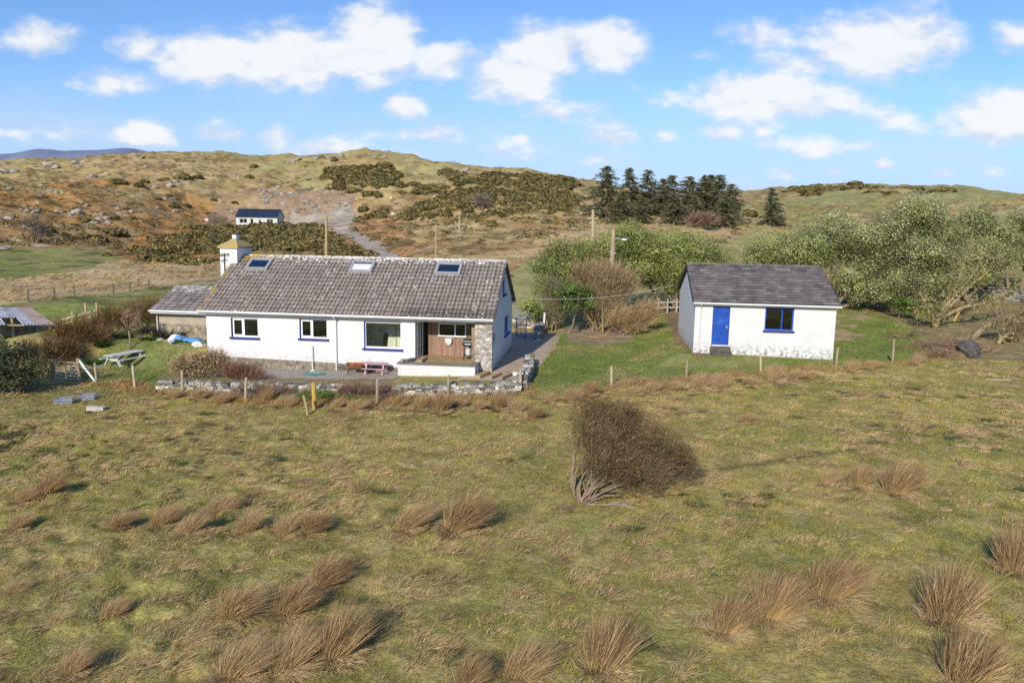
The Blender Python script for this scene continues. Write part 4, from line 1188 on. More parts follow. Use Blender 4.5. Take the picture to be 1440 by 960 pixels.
d = np.stack([np.cos(th) * .5 + .45, np.sin(th) * .5 + .1, rng.uniform(.4, 1.1, N * k)], 1)
parts.append(ribbons(np.stack([bx, by, bz], 1), d, rng.uniform(.09, .23, N * k) * S_, rng.uniform(.008, .014, N * k) * np.interp(by, [9, 40], [.8, 1.7]), np.array([.35, .1, -.4]), ct * .55, ct, 2, rng))
V, Fa, C = merge(parts)
tag(mesh_np('grass', V, Fa, C, M['grass']), kind='stuff')
# mown lawn grass
n = 80000
x = rng.uniform(-22, 26, n); y = rng.uniform(31, 62, n)
ok = (lawnmask(x, y) > .5) & ~hard_mask(x, y) & (mask('soil_hut', x, y, .5) < .5) & (mask('brush_floor', x, y, .6) < .5) & ((mask('soil_hut2', x, y, .6) < .5) | (fbm(x, y, .8, 3, 32) < .46))
x, y = x[ok], y[ok]; N = len(x)
k = 4
bx = np.repeat(x, k) + rng.normal(0, .1, N * k); by = np.repeat(y, k) + rng.normal(0, .1, N * k); bz = G(bx, by)
yl = sstep(.5, .7, fbm(bx, by, 1.8, 3, 64))[:, None]
ct = np.array([.235, .285, .064]) * (1 - yl) + np.array([.4, .34, .13]) * yl
ct = ct * rng.uniform(.75, 1.3, (N * k, 1))
d = np.stack([rng.normal(.2, .4, N * k), rng.normal(.1, .4, N * k), rng.uniform(.5, 1.1, N * k)], 1)
V, Fa, C = ribbons(np.stack([bx, by, bz], 1), d, rng.uniform(.03, .09, N * k), .03, WIND * .4, ct * .75, ct, 2, rng)
tag(mesh_np('lawn_grass', V, Fa, C, M['grass']), kind='stuff')
# rough hay, bracken and heather clumps on the moor between the garden and the hill
n = 26000
u = rng.random(n); y = 56 * (240 / 56) ** u; x = rng.uniform(-.8, .82, n) * y
gcol = ground_color(x, y); gcl = fbm(x, y, 4, 3, 66)
hayish = np.zeros(n)
for kx in ('hay', 'brack1', 'brack2', 'brack3', 'olive_top'): hayish = np.maximum(hayish, mask(kx, x, y, 6))
smooth_f = np.zeros(n)
for kx in ('field_back', 'field_rt', 'field_rt2', 'field_mid', 'pale_field', 'yard'): smooth_f = np.maximum(smooth_f, mask(kx, x, y, 3))
trk = in_poly(x, y, np.array(tr))
ok = (~trk) & (rng.random(n) < .15 + .85 * sstep(.42, .6, gcl)) & ((smooth_f < .5) | ((y < 75) & (rng.random(n) < .12))) & ((x < -16) | (x > 15) | (y > 64))
x, y, gcol = x[ok], y[ok], gcol[ok]; N = len(x); k = 7
sc = np.interp(y, [56, 240], [.5, 1.5])
bx = np.repeat(x, k) + rng.normal(0, .3, N * k) * np.repeat(sc, k); by = np.repeat(y, k) + rng.normal(0, .3, N * k) * np.repeat(sc, k); bz = G(bx, by)
ct = np.repeat(gcol, k, 0) * rng.uniform(.75, 1.4, (N * k, 1))
d = np.stack([rng.normal(.4, .4, N * k), rng.normal(.1, .4, N * k), rng.uniform(.5, 1.1, N * k)], 1)
V, Fa, C = ribbons(np.stack([bx, by, bz - .03], 1), d, rng.uniform(.3, .75, N * k) * np.repeat(sc, k), .16 * np.repeat(sc, k), WIND * .8, ct * .55, ct * 1.1, 2, rng)
tag(mesh_np('moor_grass', V, Fa, C, M['grass']), kind='stuff')


# ================================================================== rush tussocks
def tussock_mesh(seed, nb, pale):
    rg = np.random.default_rng(seed)
    ln = rg.uniform(.28, .5) if pale else rg.uniform(.12, .3)
    sq = rg.uniform(.75, 1.2)
    r = np.sqrt(rg.random(nb)) * .27; th = rg.uniform(0, 6.283, nb)
    base = np.stack([r * np.cos(th) * sq, r * np.sin(th) * .8, np.zeros(nb) - .03], 1)
    d = np.stack([np.cos(th) * r * 1.6 + rg.normal(ln, .16, nb), np.sin(th) * r * 1.5 + rg.normal(.1, .15, nb), rg.uniform(.85, 1.15, nb)], 1)
    L = rg.uniform(.35, 1.2, nb) * (1.05 - r)
    stalk = rg.random((nb, 1))
    ct = np.where(stalk < .4, np.array([.16, .09, .05]), np.where(stalk < .7, np.array([.46, .27, .13]), np.array([.72, .49, .26])))
    if pale: ct = ct * .45 + np.array([.64, .46, .25]) * .55
    ct = ct * rg.uniform(.6, 1.3, (nb, 1)); cb = np.where(rg.random((nb, 1)) < .15, np.array([.3, .3, .1]), np.array([.62, .45, .21])) * rg.uniform(.6, 1.2, (nb, 1))
    p1 = ribbons(base, d, L, rg.uniform(.007, .013, nb), np.stack([rg.uniform(.05, .35, nb), rg.normal(.05, .1, nb), rg.uniform(-.2, 0, nb)], 1), cb, ct, 3, rg, .75)
    ns = int(nb * .9)                                   # pale skirt of fallen blades running out into the turf
    th = rg.uniform(0, 6.283, ns); r = .1 + .42 * rg.random(ns) ** 1.3
    base = np.stack([r * np.cos(th) * sq, r * np.sin(th) - .06, np.full(ns, .02)], 1)
    d = np.stack([np.cos(th) * .8 + .25, np.sin(th) * .8 - .1, rg.uniform(.3, 1.2, ns)], 1)
    ct = np.array([.72, .54, .29]) * rg.uniform(.5, 1.2, (ns, 1))
    p2 = ribbons(base, d, rg.uniform(.12, .36, ns), .013, np.array([.1, .0, -.5]), ct * .6, ct, 2, rg)
    V, Fa, C = merge([p1, p2])
    o = mesh_np('rush_tussock', V, Fa, C, M['grass'])
    return o


big_px = [  # base x, base y, width in photo pixels, label
    (1020, 888, 58, 'upright brown rush tussock, smaller than the pair just to its right'),
    (1085, 868, 72, 'brown rush tussock standing between a smaller one and a taller one'),
    (1166, 838, 72, 'tallest brown rush tussock, at the back right of a group of three'),
    (1332, 868, 80, 'wide dark rush tussock with pale straw skirt above the lower right corner'),
    (1356, 958, 84, 'loose brown rush tussock cut by the bottom edge at lower right'),
    (1424, 802, 62, 'dark brown rush tussock touching the right edge of the picture'),
    (733, 948, 66, 'brown rush tussock at the bottom edge below the windblown bush'),
    (848, 938, 80, 'leaning rush tussock with pale skirt, midway along the bottom edge'),
    (655, 965, 52, 'rush tussock only half in view at the bottom edge'),
    (1258, 694, 54, 'round rush tussock, largest of three right of the windblown bush'),
    (1205, 684, 36, 'small rush tussock in the middle of three right of the windblown bush'),
    (1163, 680, 28, 'smallest and palest rush tussock right of the windblown bush'),
    (572, 742, 62, 'pale low rush tussock beside a bigger browner one at mid-field'),
    (643, 745, 66, 'full brown rush tussock leaning right alone at mid-field'),
    (436, 748, 46, 'windswept rush tussock at the right end of the mid-left row'),
    (398, 752, 46, 'pale rush tussock tucked behind the right end of the mid-left row'),
    (344, 748, 42, 'pale rush tussock in the middle of the mid-left row'),
    (306, 720, 40, 'small straw coloured tussock standing above the mid-left row'),
    (226, 738, 44, 'low brownish tussock in the mid-left row with a shadow at its right'),
    (262, 750, 46, 'flattened straw tussock between two others of the mid-left row'),
    (166, 742, 42, 'faded tussock at the left end of the mid-left row'),
    (330, 862, 76, 'broad windswept rush tussock of the lower left pair, paler one'),
    (404, 862, 64, 'rush tussock in the middle of the diagonal lower left row'),
    (452, 822, 62, 'dark rush tussock at the upper end of the diagonal lower left row'),
    (470, 922, 84, 'largest dark rush tussock at the lower left with deep shadow'),
    (404, 938, 80, 'pale rush tussock pressed against the largest dark one'),
    (332, 950, 76, 'straw coloured rush tussock at the bottom edge, lower left'),
    (66, 694, 46, 'dark rush tussock by the left edge with a long shadow'),
    (22, 744, 40, 'dark low rush tussock at the left edge below another'),
    (30, 706, 36, 'paler rush tussock joined to the dark one by the left edge'),
    (100, 945, 44, 'faint straw tussock near the lower left corner'),
    (155, 868, 40, 'small straw tussock alone at the lower left'),
    (20, 832, 34, 'pale hummock at the left edge half way down the field'),
]
protos = [tussock_mesh(100 + i, [1300, 2000, 2500, 1500, 1900, 1200, 2300, 1700, 1800, 2100][i], i % 2) for i in range(10)]
used_p = set()


def place_tussock(px, py, wpx, label, group, pale):
    p = hit(px, py); D = p[1]
    s = wpx / F * D * (1.0 if px < 600 else 1.1)
    i = random.choice([j for j in range(10) if j % 2 == int(pale)])
    o = protos[i] if i not in used_p else protos[i].copy()
    if i in used_p: COL.objects.link(o)
    used_p.add(i)
    o.location = p; o.rotation_euler = (0, random.uniform(-.2, .1), random.uniform(-.6, .6)); s *= random.uniform(.95, 1.05)
    hz_ = .78 if pale else 1.0
    o.scale = (s, s, s * hz_ * random.uniform(.85, 1.25))
    tag(o, label, 'grass tussock', group)


for (px, py, wpx, lb) in big_px:
    pale = ('pale' in lb or 'straw' in lb or 'faded' in lb or 'low ' in lb) and 'skirt' not in lb
    place_tussock(px, py, wpx, lb, 'rush tussocks in the pasture', pale)
row = [(240, 560), (278, 562), (312, 570), (372, 565), (398, 572), (470, 575), (498, 578), (560, 572), (590, 576), (618, 580), (640, 574), (668, 578), (698, 574), (722, 580), (748, 590), (772, 566), (800, 562), (826, 556)]
for (px, py) in row:
    place_tussock(px, py, random.uniform(17, 32), 'small brown dry grass clump in the ragged strip below the stone wall', 'dry grass clumps below the stone wall', random.random() < .6)
row = [(885, 556), (912, 552), (936, 549), (984, 544), (1010, 548), (1045, 592), (1048, 540), (1086, 536), (1112, 534), (1138, 531), (1196, 522), (1222, 519), (1286, 512)]
for (px, py) in row:
    place_tussock(px, py, random.uniform(17, 29), 'small pale dry grass clump along the foot of the fence before the hut', 'dry grass clumps along the fence', True)


# ================================================================== trees and shrubs
def crown_leaves(blobs, n, size, cols, rng, k=30, asp=.55, spread=.3, shell=.5, silver=None, top_dark=False):
    rad = np.array([b[3] * b[4] + b[4] * b[5] + b[3] * b[5] for b in blobs]); pr_ = rad / rad.sum()
    nc_ = n // k
    bi = rng.choice(len(blobs), nc_, p=pr_)
    B = np.array([b[:6] for b in blobs])[bi]
    u = unit(nc_, rng)
    r = shell + (1 - shell) * rng.random(nc_) ** .6
    r *= 1 + .16 * (fbm(u[:, 0] * 2 + bi, u[:, 1] * 2 + u[:, 2], .7, 2, 5) - .5) * 2
    cen = B[:, :3] + u * r[:, None] * B[:, 3:6]
    keep = cen[:, 2] > B[:, 2] - B[:, 5] * .85
    cen, u, r = cen[keep], u[keep], r[keep]; nc_ = len(cen)
    tone = np.clip(rng.normal(.92, .22, nc_), .4, 1.5) * rng.uniform(.72, 1.25, len(blobs))[bi[keep]] * (.8 + .28 * u[:, 2]) * (.55 + .5 * (r - shell) / (1 - shell + 1e-6))  # upper and outer clumps lighter, inner ones darker: shading painted into the tone
    p = np.repeat(cen, k, 0) + rng.normal(0, spread, (nc_ * k, 3)) * np.array([1, 1, .75])
    nrm = np.repeat(u, k, 0) * 1.1 + unit(nc_ * k, rng) * .65 + np.array([0, -.15, .45]); nrm /= np.linalg.norm(nrm, axis=1, keepdims=True)
    ci = np.repeat(rng.integers(0, len(cols), nc_), k)
    c = np.array(cols)[ci] * np.repeat(tone, k)[:, None] * rng.uniform(.82, 1.18, (nc_ * k, 1))
    if silver is not None:
        f = (np.repeat(u[:, 2] * .5 + .5 * (r > .8), k) + rng.normal(0, .25, nc_ * k) > .45) & (rng.random(nc_ * k) < silver[1])
        c[f] = c[f] * .5 + np.array(silver[0]) * .5 * rng.uniform(.85, 1.15, (f.sum(), 1))
    return leaf_quads(p, nrm, size, asp, c, rng), cen


def tree(name, label, cat, px, Y, blobs, nleaf, size, cols, group=None, trunks=1, trunk_r=.16, silver=None, mat_bark='bark', seed=0, spread=.3, z_base=None, k=30, shell=.5, base=None, nbr=60):
    """blobs relative to the foot of the tree (m)."""
    rng = np.random.default_rng(seed + 500)
    p = onto(px, Y) if base is None else base
    t = empty(name, p, 0, label, cat, group)
    puffs = []
    for b in blobs:                              # billows: a core and smaller rounded sprays around it
        puffs.append((b[0], b[1], b[2], b[3] * .72, b[4] * .72, b[5] * .72))
        for u_ in unit(8, rng):
            u_[2] = abs(u_[2]) * .9 - .25
            q = rng.uniform(.45, .66)
            puffs.append((b[0] + u_[0] * b[3] * .72, b[1] + u_[1] * b[4] * .72, b[2] + u_[2] * b[5] * .78, b[3] * q, b[4] * q, b[5] * q))
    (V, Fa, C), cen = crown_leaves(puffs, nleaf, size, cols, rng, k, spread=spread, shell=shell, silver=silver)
    mesh_np('crown', V, Fa, C, M['leaf'], t)
    mb = MB()
    bl = sorted(blobs, key=lambda b: -b[5])
    for i in range(trunks):
        b0 = np.array([rng.normal(0, .25) if trunks > 1 else 0, rng.normal(0, .25) if trunks > 1 else 0, -.2])
        for b in bl[i::trunks]:
            e = np.array(b[:3]); m_ = b0 * .45 + e * .5 + np.array([rng.normal(0, .3), rng.normal(0, .3), -.3])
            pts = []
            for s in np.linspace(0, 1, 6):
                q = b0 * (1 - s) ** 2 + 2 * m_ * s * (1 - s) + e * s * s
                pts.append(q + rng.normal(0, .05, 3) * (0 < s < 1))
            mb.tube(pts, [trunk_r * (1 - .72 * s) for s in np.linspace(0, 1, 6)], 7)
            j = rng.choice(len(cen), min(len(cen), max(6, nbr // len(blobs))), replace=False)
            for q in cen[j]:
                if np.linalg.norm((q - e) / np.array(b[3:6])) < 1.1:
                    mid = (e + q) / 2 + rng.normal(0, .15, 3); mb.tube([e * .7 + pts[3] * .3, mid, q], [trunk_r * .3, trunk_r * .18, trunk_r * .05], 5, cap=False)
    mb.build('trunk', M[mat_bark], t, smooth=True)
    return t


SILV = [(.38, .41, .13), (.46, .475, .165), (.52, .52, .22), (.27, .3, .085)]
GRN = [(.38, .43, .1), (.47, .51, .13), (.53, .54, .17), (.27, .32, .075)]
YG = [(.25, .28, .085), (.31, .32, .11), (.2, .23, .07)]
sv = ((.7, .68, .5), .45)
tree('evergreen_tree', 'rounded green shrubby tree rising behind the hut roof', 'tree', 1101, 53,
     [(0, 0, 5.0, 2.3, 2.2, 1.6), (-1.4, 0, 4.1, 1.5, 1.5, 1.4), (1.5, .3, 4.6, 1.8, 1.6, 1.5), (0, 0, 2.8, 2.6, 2, 1.6)], 30000, .12, [(.37, .4, .11), (.45, .47, .15), (.5, .5, .18), (.27, .31, .085)], trunks=3, seed=1, silver=(sv[0], .15))
tree('evergreen_tree', 'dark silvery tree standing just right of the hut roof end', 'tree', 1172, 58,
     [(0, 0, 5.6, 2.3, 2, 1.9), (-1.4, .4, 5.2, 1.7, 1.7, 1.5), (1.5, -.5, 4.7, 1.9, 1.8, 1.7), (.2, .8, 3.6, 2.4, 1.8, 1.5), (1.8, -1, 2.6, 1.6, 1.2, 1.3), (.3, -1, 2.2, 1.8, 1.2, 1.3), (2.6, -1.2, 1.6, 1.3, 1, 1.1), (1.2, -1.4, 1.2, 1.3, 1, .9)], 40000, .12, SILV, trunks=2, seed=2, silver=sv, trunk_r=.18, spread=.26)
tree('evergreen_tree', 'tallest silvery windswept tree of the row right of the hut', 'tree', 1268, 57,
     [(.6, 0, 6.9, 2.1, 2, 1.8), (-1.6, 0, 5.6, 2.1, 1.8, 1.7), (2.0, .3, 6.0, 1.8, 1.8, 1.7), (0, -1.2, 4.2, 2.5, 1.7, 1.7), (-2.3, -.6, 3.6, 1.5, 1.4, 1.3), (1.6, -.9, 3.2, 1.7, 1.4, 1.2), (-1.2, -1.5, 2.4, 1.5, 1, 1.2), (.8, -1.7, 2.2, 1.5, 1, 1.2), (-2.0, -1.6, 1.4, 1.2, .9, 1.0), (2.2, -1.4, 2.4, 1.5, 1, 1.2)], 62000, .12, SILV, trunks=2, seed=3, silver=sv, trunk_r=.22)
tree('evergreen_tree', 'silvery tree with open crown right of the tallest one', 'tree', 1352, 60,
     [(0, 0, 6.1, 2.2, 2, 1.7), (-1.6, -.6, 5.0, 1.8, 1.6, 1.6), (1.9, 0, 5.4, 1.9, 1.7, 1.6), (.3, -1.3, 3.6, 2.0, 1.5, 1.6), (2, -1, 3.2, 1.7, 1.3, 1.4), (-1.0, -1.5, 2.4, 1.4, 1, 1.1), (1.0, -1.4, 2.2, 1.4, 1, 1.1)], 42000, .12, SILV, trunks=2, seed=4, silver=sv, trunk_r=.2)
tree('evergreen_tree', 'dark green tree at the far right end of the row, cut by the picture edge', 'tree', 1432, 64,
     [(0, 0, 5.8, 2.2, 2, 1.6), (1.8, 0, 5.2, 2, 1.8, 1.6), (-1.3, -.5, 4.4, 1.6, 1.5, 1.3), (2, -1, 3.2, 1.7, 1.5, 1.4), (0, -1, 3.0, 1.5, 1.3, 1.2)], 34000, .12, SILV, trunks=2, seed=5, silver=(sv[0], .2))
tree('evergreen_tree', 'bushy dark tree filling the gap low behind the tallest silvery tree', 'tree', 1225, 63,
     [(0, 0, 3.6, 2.6, 1.8, 1.9), (2.6, .5, 3.6, 2.4, 1.8, 1.9), (5, .5, 3.3, 2.3, 1.8, 1.8), (1, 0, 5.4, 1.8, 1.6, 1.5), (3.6, 0, 5.6, 1.8, 1.6, 1.5)], 34000, .125, SILV, trunks=3, seed=6)
tree('green_shrub', 'bright green low shrub under the trees right of the hut', 'shrub', 1272, 53.5,
     [(0, 0, .95, 1.0, .8, .75), (.6, 0, .8, .7, .6, .6)], 2600, .13, [(.19, .3, .06), (.24, .35, .08)], trunks=2, trunk_r=.04, seed=7, spread=.18)
# between the house and the hut
tree('green_tree', 'broad light green bushy tree just left of the hut gable', 'tree', 948, 58,
     [(0, 0, 5.0, 2.7, 2.2, 1.7), (-2.1, 0, 4.6, 1.8, 1.7, 1.6), (2.2, .3, 4.4, 2.0, 1.8, 1.6), (-.6, -1.2, 3.2, 2.0, 1.5, 1.5), (1.8, -1, 2.9, 1.9, 1.4, 1.5), (0, -.8, 1.9, 1.8, 1.2, 1.1), (-2.2, -.6, 2.6, 1.4, 1.2, 1.3)], 44000, .12, GRN, trunks=3, seed=8, silver=((.42, .45, .26), .2), trunk_r=.17)
tree('green_tree', 'light green bushy tree behind the lamp post', 'tree', 875, 57,
     [(0, 0, 5.3, 2.0, 1.8, 1.5), (-1.5, .2, 4.5, 1.6, 1.5, 1.4), (1.2, -.2, 4.4, 1.6, 1.5, 1.4), (.2, -1, 3.2, 1.8, 1.4, 1.4)], 32000, .12, GRN, trunks=2, seed=9, silver=((.42, .45, .26), .18))
tree('green_tree', 'yellowish green loose crowned tree nearest the bungalow gable', 'tree', 788, 52,
     [(.4, 0, 5.0, 1.4, 1.2, 1.1), (-.7, 0, 4.0, 1.2, 1, .95), (.9, -.1, 3.8, 1.4, 1, 1.1), (-.3, -.4, 2.7, 1.3, 1, 1.0), (.8, -.4, 2.5, 1.1, .9, .9)], 20000, .12, YG + GRN[:2], trunks=3, seed=10, mat_bark='lichen_bark', trunk_r=.13)
tree('green_shrub', 'vivid green ball of leaves in front of the bare brown shrub', 'shrub', 806, 49.0,
     [(0, 0, 2.6, 1.15, 1, .9), (.3, -.2, 2.0, .9, .8, .7)], 3600, .14, [(.18, .28, .06), (.24, .34, .09), (.14, .22, .05)], trunks=3, trunk_r=.07, seed=11, spread=.2)
tree('green_shrub', 'small leafy green shrub leaning over the blue railing', 'shrub', 748, 50.5,
     [(0, 0, 1.55, .62, .6, .75), (.5, 0, 1.0, .5, .4, .5)], 1900, .13, GRN, trunks=2, trunk_r=.04, seed=12, spread=.16)
# left of the house
tree('evergreen_bush', 'dense dark evergreen bush by the gate at the left edge', 'bush', 8, 33.2,
     [(0, 0, 1.35, 1.25, 1.1, 1.15), (-1.3, .2, 1.4, 1.2, 1, 1.2), (.75, .1, .95, .75, .7, .8), (.1, -.3, .6, 1.1, .7, .6), (-1.0, -.3, .6, 1.0, .7, .6)], 11000, .11, [(.085, .105, .045), (.11, .135, .055), (.15, .165, .075)], trunks=3, trunk_r=.08, seed=13, spread=.16)


def twig_shrub(name, label, cat, p, blobs, n, L, w, cb, ct, stems=8, stem_r=.04, lean=(.25, .1, 0), seed=0, leaves=None, group=None, bark='bark', stem_base=.25, foot=None):
    rng = np.random.default_rng(seed + 900)
    t = empty(name, p, 0, label, cat, group)
    vol = np.array([b[3] * b[4] * b[5] for b in blobs]) ** .75; pr_ = vol / vol.sum()
    bi = rng.choice(len(blobs), n, p=pr_); B = np.array([b[:6] for b in blobs])[bi]
    u = unit(n, rng); r = rng.random(n) ** .45
    base = B[:, :3] + u * (r * .88)[:, None] * B[:, 3:6]
    gs = max(.22, .3 * np.mean([b[3] for b in blobs]))           # ragged: whole sprays are missing
    kp = fbm(base[:, 0] + base[:, 1] * .6, base[:, 2] - base[:, 1] * .4, gs, 2, seed % 13) > .40 - .1 * (r < .6)
    base, u, r = base[kp], u[kp], r[kp]; n = len(base)
    base[:, 2] = np.maximum(base[:, 2], .03)
    d = u * .8 + rng.normal(0, .35, (n, 3)) + np.array([0, 0, .75]) + np.array(lean)
    ln = rng.uniform(.5, 1.2, n) * L * (1 + 1.1 * (rng.random(n) < .06))
    tone = rng.uniform(.6, 1.4, (n, 1)) * (.65 + .4 * r[:, None])
    prs = [ribbons(base, d, ln, w, rng.normal(0, .12, (n, 3)) + np.array(lean) * .6, np.array(cb) * tone, np.array(ct) * tone, 2, rng)]
    if leaves:
        nl, sz, cols = leaves
        j = rng.integers(0, n, nl)
        dn = d[j] / np.linalg.norm(d[j], axis=1, keepdims=True)
        q = base[j] + dn * (ln[j] * rng.uniform(.4, 1.0, nl))[:, None] + rng.normal(0, .03, (nl, 3))
        c = np.array(cols)[rng.integers(0, len(cols), nl)] * rng.uniform(.6, 1.3, (nl, 1))
        prs.append(leaf_quads(q, unit(nl, rng), sz, .6, c, rng))
    V, Fa, C = merge(prs)
    mesh_np('crown', V, Fa, C, M['twig'], t)
    mb = MB()
    for i in range(stems):
        b = blobs[i % len(blobs)]
        f0 = np.array(foot if foot is not None else (0, 0, 0)) + np.array([rng.normal(0, stem_base), rng.normal(0, stem_base), -.05])
        e = np.array(b[:3]) + unit(1, rng)[0] * np.array(b[3:6]) * .75
        if e[2] < .25: e[2] = .3
        m_ = f0 * .6 + e * .4 + np.array([rng.normal(0, .15), rng.normal(0, .15), .15])
        pts = [f0 * (1 - s) ** 2 + 2 * m_ * s * (1 - s) + e * s * s for s in np.linspace(0, 1, 5)]
        mb.tube(pts, [stem_r * (1 - .75 * s) for s in np.linspace(0, 1, 5)], 6)
    mb.build('trunk', M[bark], t, smooth=True)
    return t


BR = (.23, .16, .11); BRT = (.36, .25, .16)
twig_shrub('bare_shrub', 'big bare brown shrub with upright twigs between the bungalow and the hut', 'shrub', onto(842, 50.2),
           [(.2, 0, 2.9, 1.7, 1.3, 1.5), (-1.0, .2, 3.4, 1.0, 1, 1.0), (1.5, 0, 2.8, 1.1, 1, 1.2), (.2, -.3, 1.4, 1.7, 1, 1.2)], 9000, .75, .018, (.27, .18, .105), (.5, .35, .2), 22, .06, (.08, 0, .3), 1, leaves=(6500, .08, [(.3, .27, .1), (.38, .27, .13), (.44, .31, .16), (.27, .28, .1)]), bark='lichen_bark', stem_base=.4)
twig_shrub('bare_shrub', 'low spreading bare shrub with reddish brown twigs left of the hut', 'shrub', onto(876, 48.6),
           [(.9, 0, .85, 1.3, .9, .8), (-.2, -.1, .7, 1.0, .8, .65), (1.6, .2, 1.3, .8, .7, .8)], 4200, .7, .016, (.32, .21, .11), (.52, .36, .19), 14, .045, (.35, 0, .1), 2, leaves=(3000, .07, [(.32, .29, .1), (.42, .31, .14)]), stem_base=.3)
twig_shrub('bare_shrub', 'pale grey-green twiggy shrub at the foot of the yellowish tree', 'shrub', onto(772, 50.6),
           [(.3, 0, 2.3, .9, .8, 1.2), (.2, 0, 1.2, .8, .7, .9)], 2600, .6, .016, (.2, .16, .1), (.34, .3, .17), 8, .06, (.1, 0, .2), 3, leaves=(1100, .09, [(.22, .24, .1)]), bark='lichen_bark')
# the left hedge of bare shrubs
hed = [(100, 39.5, 1.5, 1.15, 'rust brown bare shrub next to the dark evergreen bush'), (150, 41.5, 1.3, 1.05, 'rust brown bare shrub behind the white picnic table, before the rail'),
       (205, 43.5, 1.5, 1.3, 'tan bare shrub behind the small bare tree'), (238, 44.6, 1.3, 1.25, 'dark brown bare shrub against the stone outbuilding'), (60, 38.3, 1.2, 1.0, 'low dark brown shrub at the left behind the gate')]
for i, (px, Y, rx, rz_, lb) in enumerate(hed):
    cT = [(.25, .135, .055), (.27, .15, .06), (.36, .24, .11), (.2, .13, .07), (.2, .12, .055)][i]
    twig_shrub('bare_shrub', lb, 'shrub', onto(px, Y), [(0, 0, rz_ * .85, rx, rx * .6, rz_ * .8), (-.8, .1, rz_ * .7, rx * .7, rx * .6, rz_ * .6), (.8, .1, rz_ * .8, rx * .7, rx * .6, rz_ * .6)], 4200, .45, .017,
               tuple(v * .4 for v in cT), cT, 10, .03, (.2, .05, .1), 10 + i, leaves=(600, .06, [(.1, .11, .04), (.3, .2, .08)]), group=None)
# hydrangea and bramble in front of the house
twig_shrub('dried_hydrangea', 'straw brown dried hydrangea with old flower heads at the corner of the bungalow', 'shrub', onto(272, 35.0),
           [(0, 0, .55, 1.2, .7, .55), (.75, .1, .7, .7, .6, .6), (-.8, 0, .45, .6, .5, .4)], 3200, .3, .02, (.25, .17, .09), (.5, .36, .2), 14, .02, (.05, 0, .3), 20, leaves=(5200, .075, [(.45, .33, .19), (.36, .22, .12), (.55, .44, .3), (.3, .26, .1)]))
twig_shrub('bramble_patch', 'low reddish brown bramble between the hydrangea and the terrace', 'shrub', onto(340, 34.6),
           [(0, 0, .3, 1.1, .5, .35), (-.6, 0, .4, .6, .5, .4)], 2600, .3, .014, (.2, .11, .07), (.36, .2, .13), 8, .015, (.1, 0, .2), 21, leaves=(900, .05, [(.34, .19, .12), (.2, .16, .07)]))
twig_shrub('dead_bracken', 'heap of reddish dead bracken leaning on the stone wall under the pink table', 'bracken', onto(500, 31.9),
           [(0, 0, .25, 1.1, .45, .35), (1.0, 0, .22, .9, .4, .3)], 2600, .4, .014, (.2, .11, .07), (.4, .25, .17), 4, .012, (.3, 0, 0), 22)
twig_shrub('dead_bracken', 'dull brown dead bracken below the stone wall left of the yellow post', 'bracken', onto(392, 31.9),
           [(0, 0, .25, 1.3, .45, .35), (-1.3, .1, .25, 1.0, .4, .35)], 2600, .4, .014, (.18, .11, .07), (.33, .22, .14), 4, .012, (.3, 0, 0), 23)

# ------------------------------------------------------------------ the windblown bush in the field
wb0 = hit(822, 706)
k_ = wb0[1] / F           # metres per pixel at its foot
twig_shrub('windblown_bush', 'windblown dark brown thorn bush leaning right in the open pasture', 'bush', wb0,
           [(.2, 1.5, 2.0, .75, .8, .75), (.1, 1.0, 1.55, .5, .6, .5), (.8, 1.3, 1.85, .95, .9, .8), (1.5, 1.1, 1.6, .95, .9, .8), (2.25, .9, 1.2, .9, .8, .75), (.4, .8, 1.3, .65, .7, .75), (.9, .5, 1.05, .9, .7, .7), (1.6, .4, .7, .9, .6, .55), (2.75, .8, .85, .65, .6, .6), (.5, 1.4, 2.3, .6, .6, .45), (1.2, 1.2, 2.15, .5, .5, .4), (.55, .25, .95, .5, .4, .45), (1.1, .2, .75, .6, .4, .4), (.32, .35, .85, .42, .4, .42), (1.45, .15, .5, .7, .4, .35)],
           26000, .26, .009, (.12, .08, .047), (.3, .195, .11), 12, .022, (.25, .05, -.1), 30,
           leaves=(15000, .04, [(.19, .15, .065), (.16, .145, .055), (.24, .165, .08), (.13, .13, .05), (.18, .12, .07), (.15, .13, .05), (.2, .15, .07), (.36, .26, .06)]), stem_base=.1, foot=(.05, .1, 0))
wbo = [o for o in COL.objects if o.name.startswith('windblown_bush')][0]
rng = np.random.default_rng(77)
mb = MB()
for sx_, sy_, ex, ey, ez, r0 in ((-.12, .0, .9, .3, .6, .06), (-.05, .05, .7, .4, .75, .055), (-.15, .1, .25, .6, .9, .05), (-.1, .0, .15, .4, .85, .04), (-.2, .15, -.05, .6, .95, .035), (.0, -.05, 1.2, .15, .5, .05), (-.24, .9, .05, 1.4, 1.5, .045), (-.28, .85, .0, 1.5, 1.4, .035), (-.22, .8, .2, 1.2, 1.1, .04), (.05, -.1, 1.0, -.1, .3, .04)):
    f0 = np.array([sx_, sy_, -.05]); e = np.array([ex, ey, ez]); m_ = f0 * .55 + e * .45 + np.array([-.28, 0, .1])
    pts = [f0 * (1 - s) ** 2 + 2 * m_ * s * (1 - s) + e * s * s + rng.normal(0, .02, 3) for s in np.linspace(0, 1, 7)]
    mb.tube(pts, [r0 * (1 - .55 * s) for s in np.linspace(0, 1, 7)], 7, (1.0, .97, .92))
mb.build('trunk', surf('pale_thorn_bark', (.29, .215, .145), (.16, .12, .085), 9, .9, True, .5, 25, stretch=(1, 1, .5)), wbo, smooth=True)
fb = MB(); p0 = hit(838, 713)
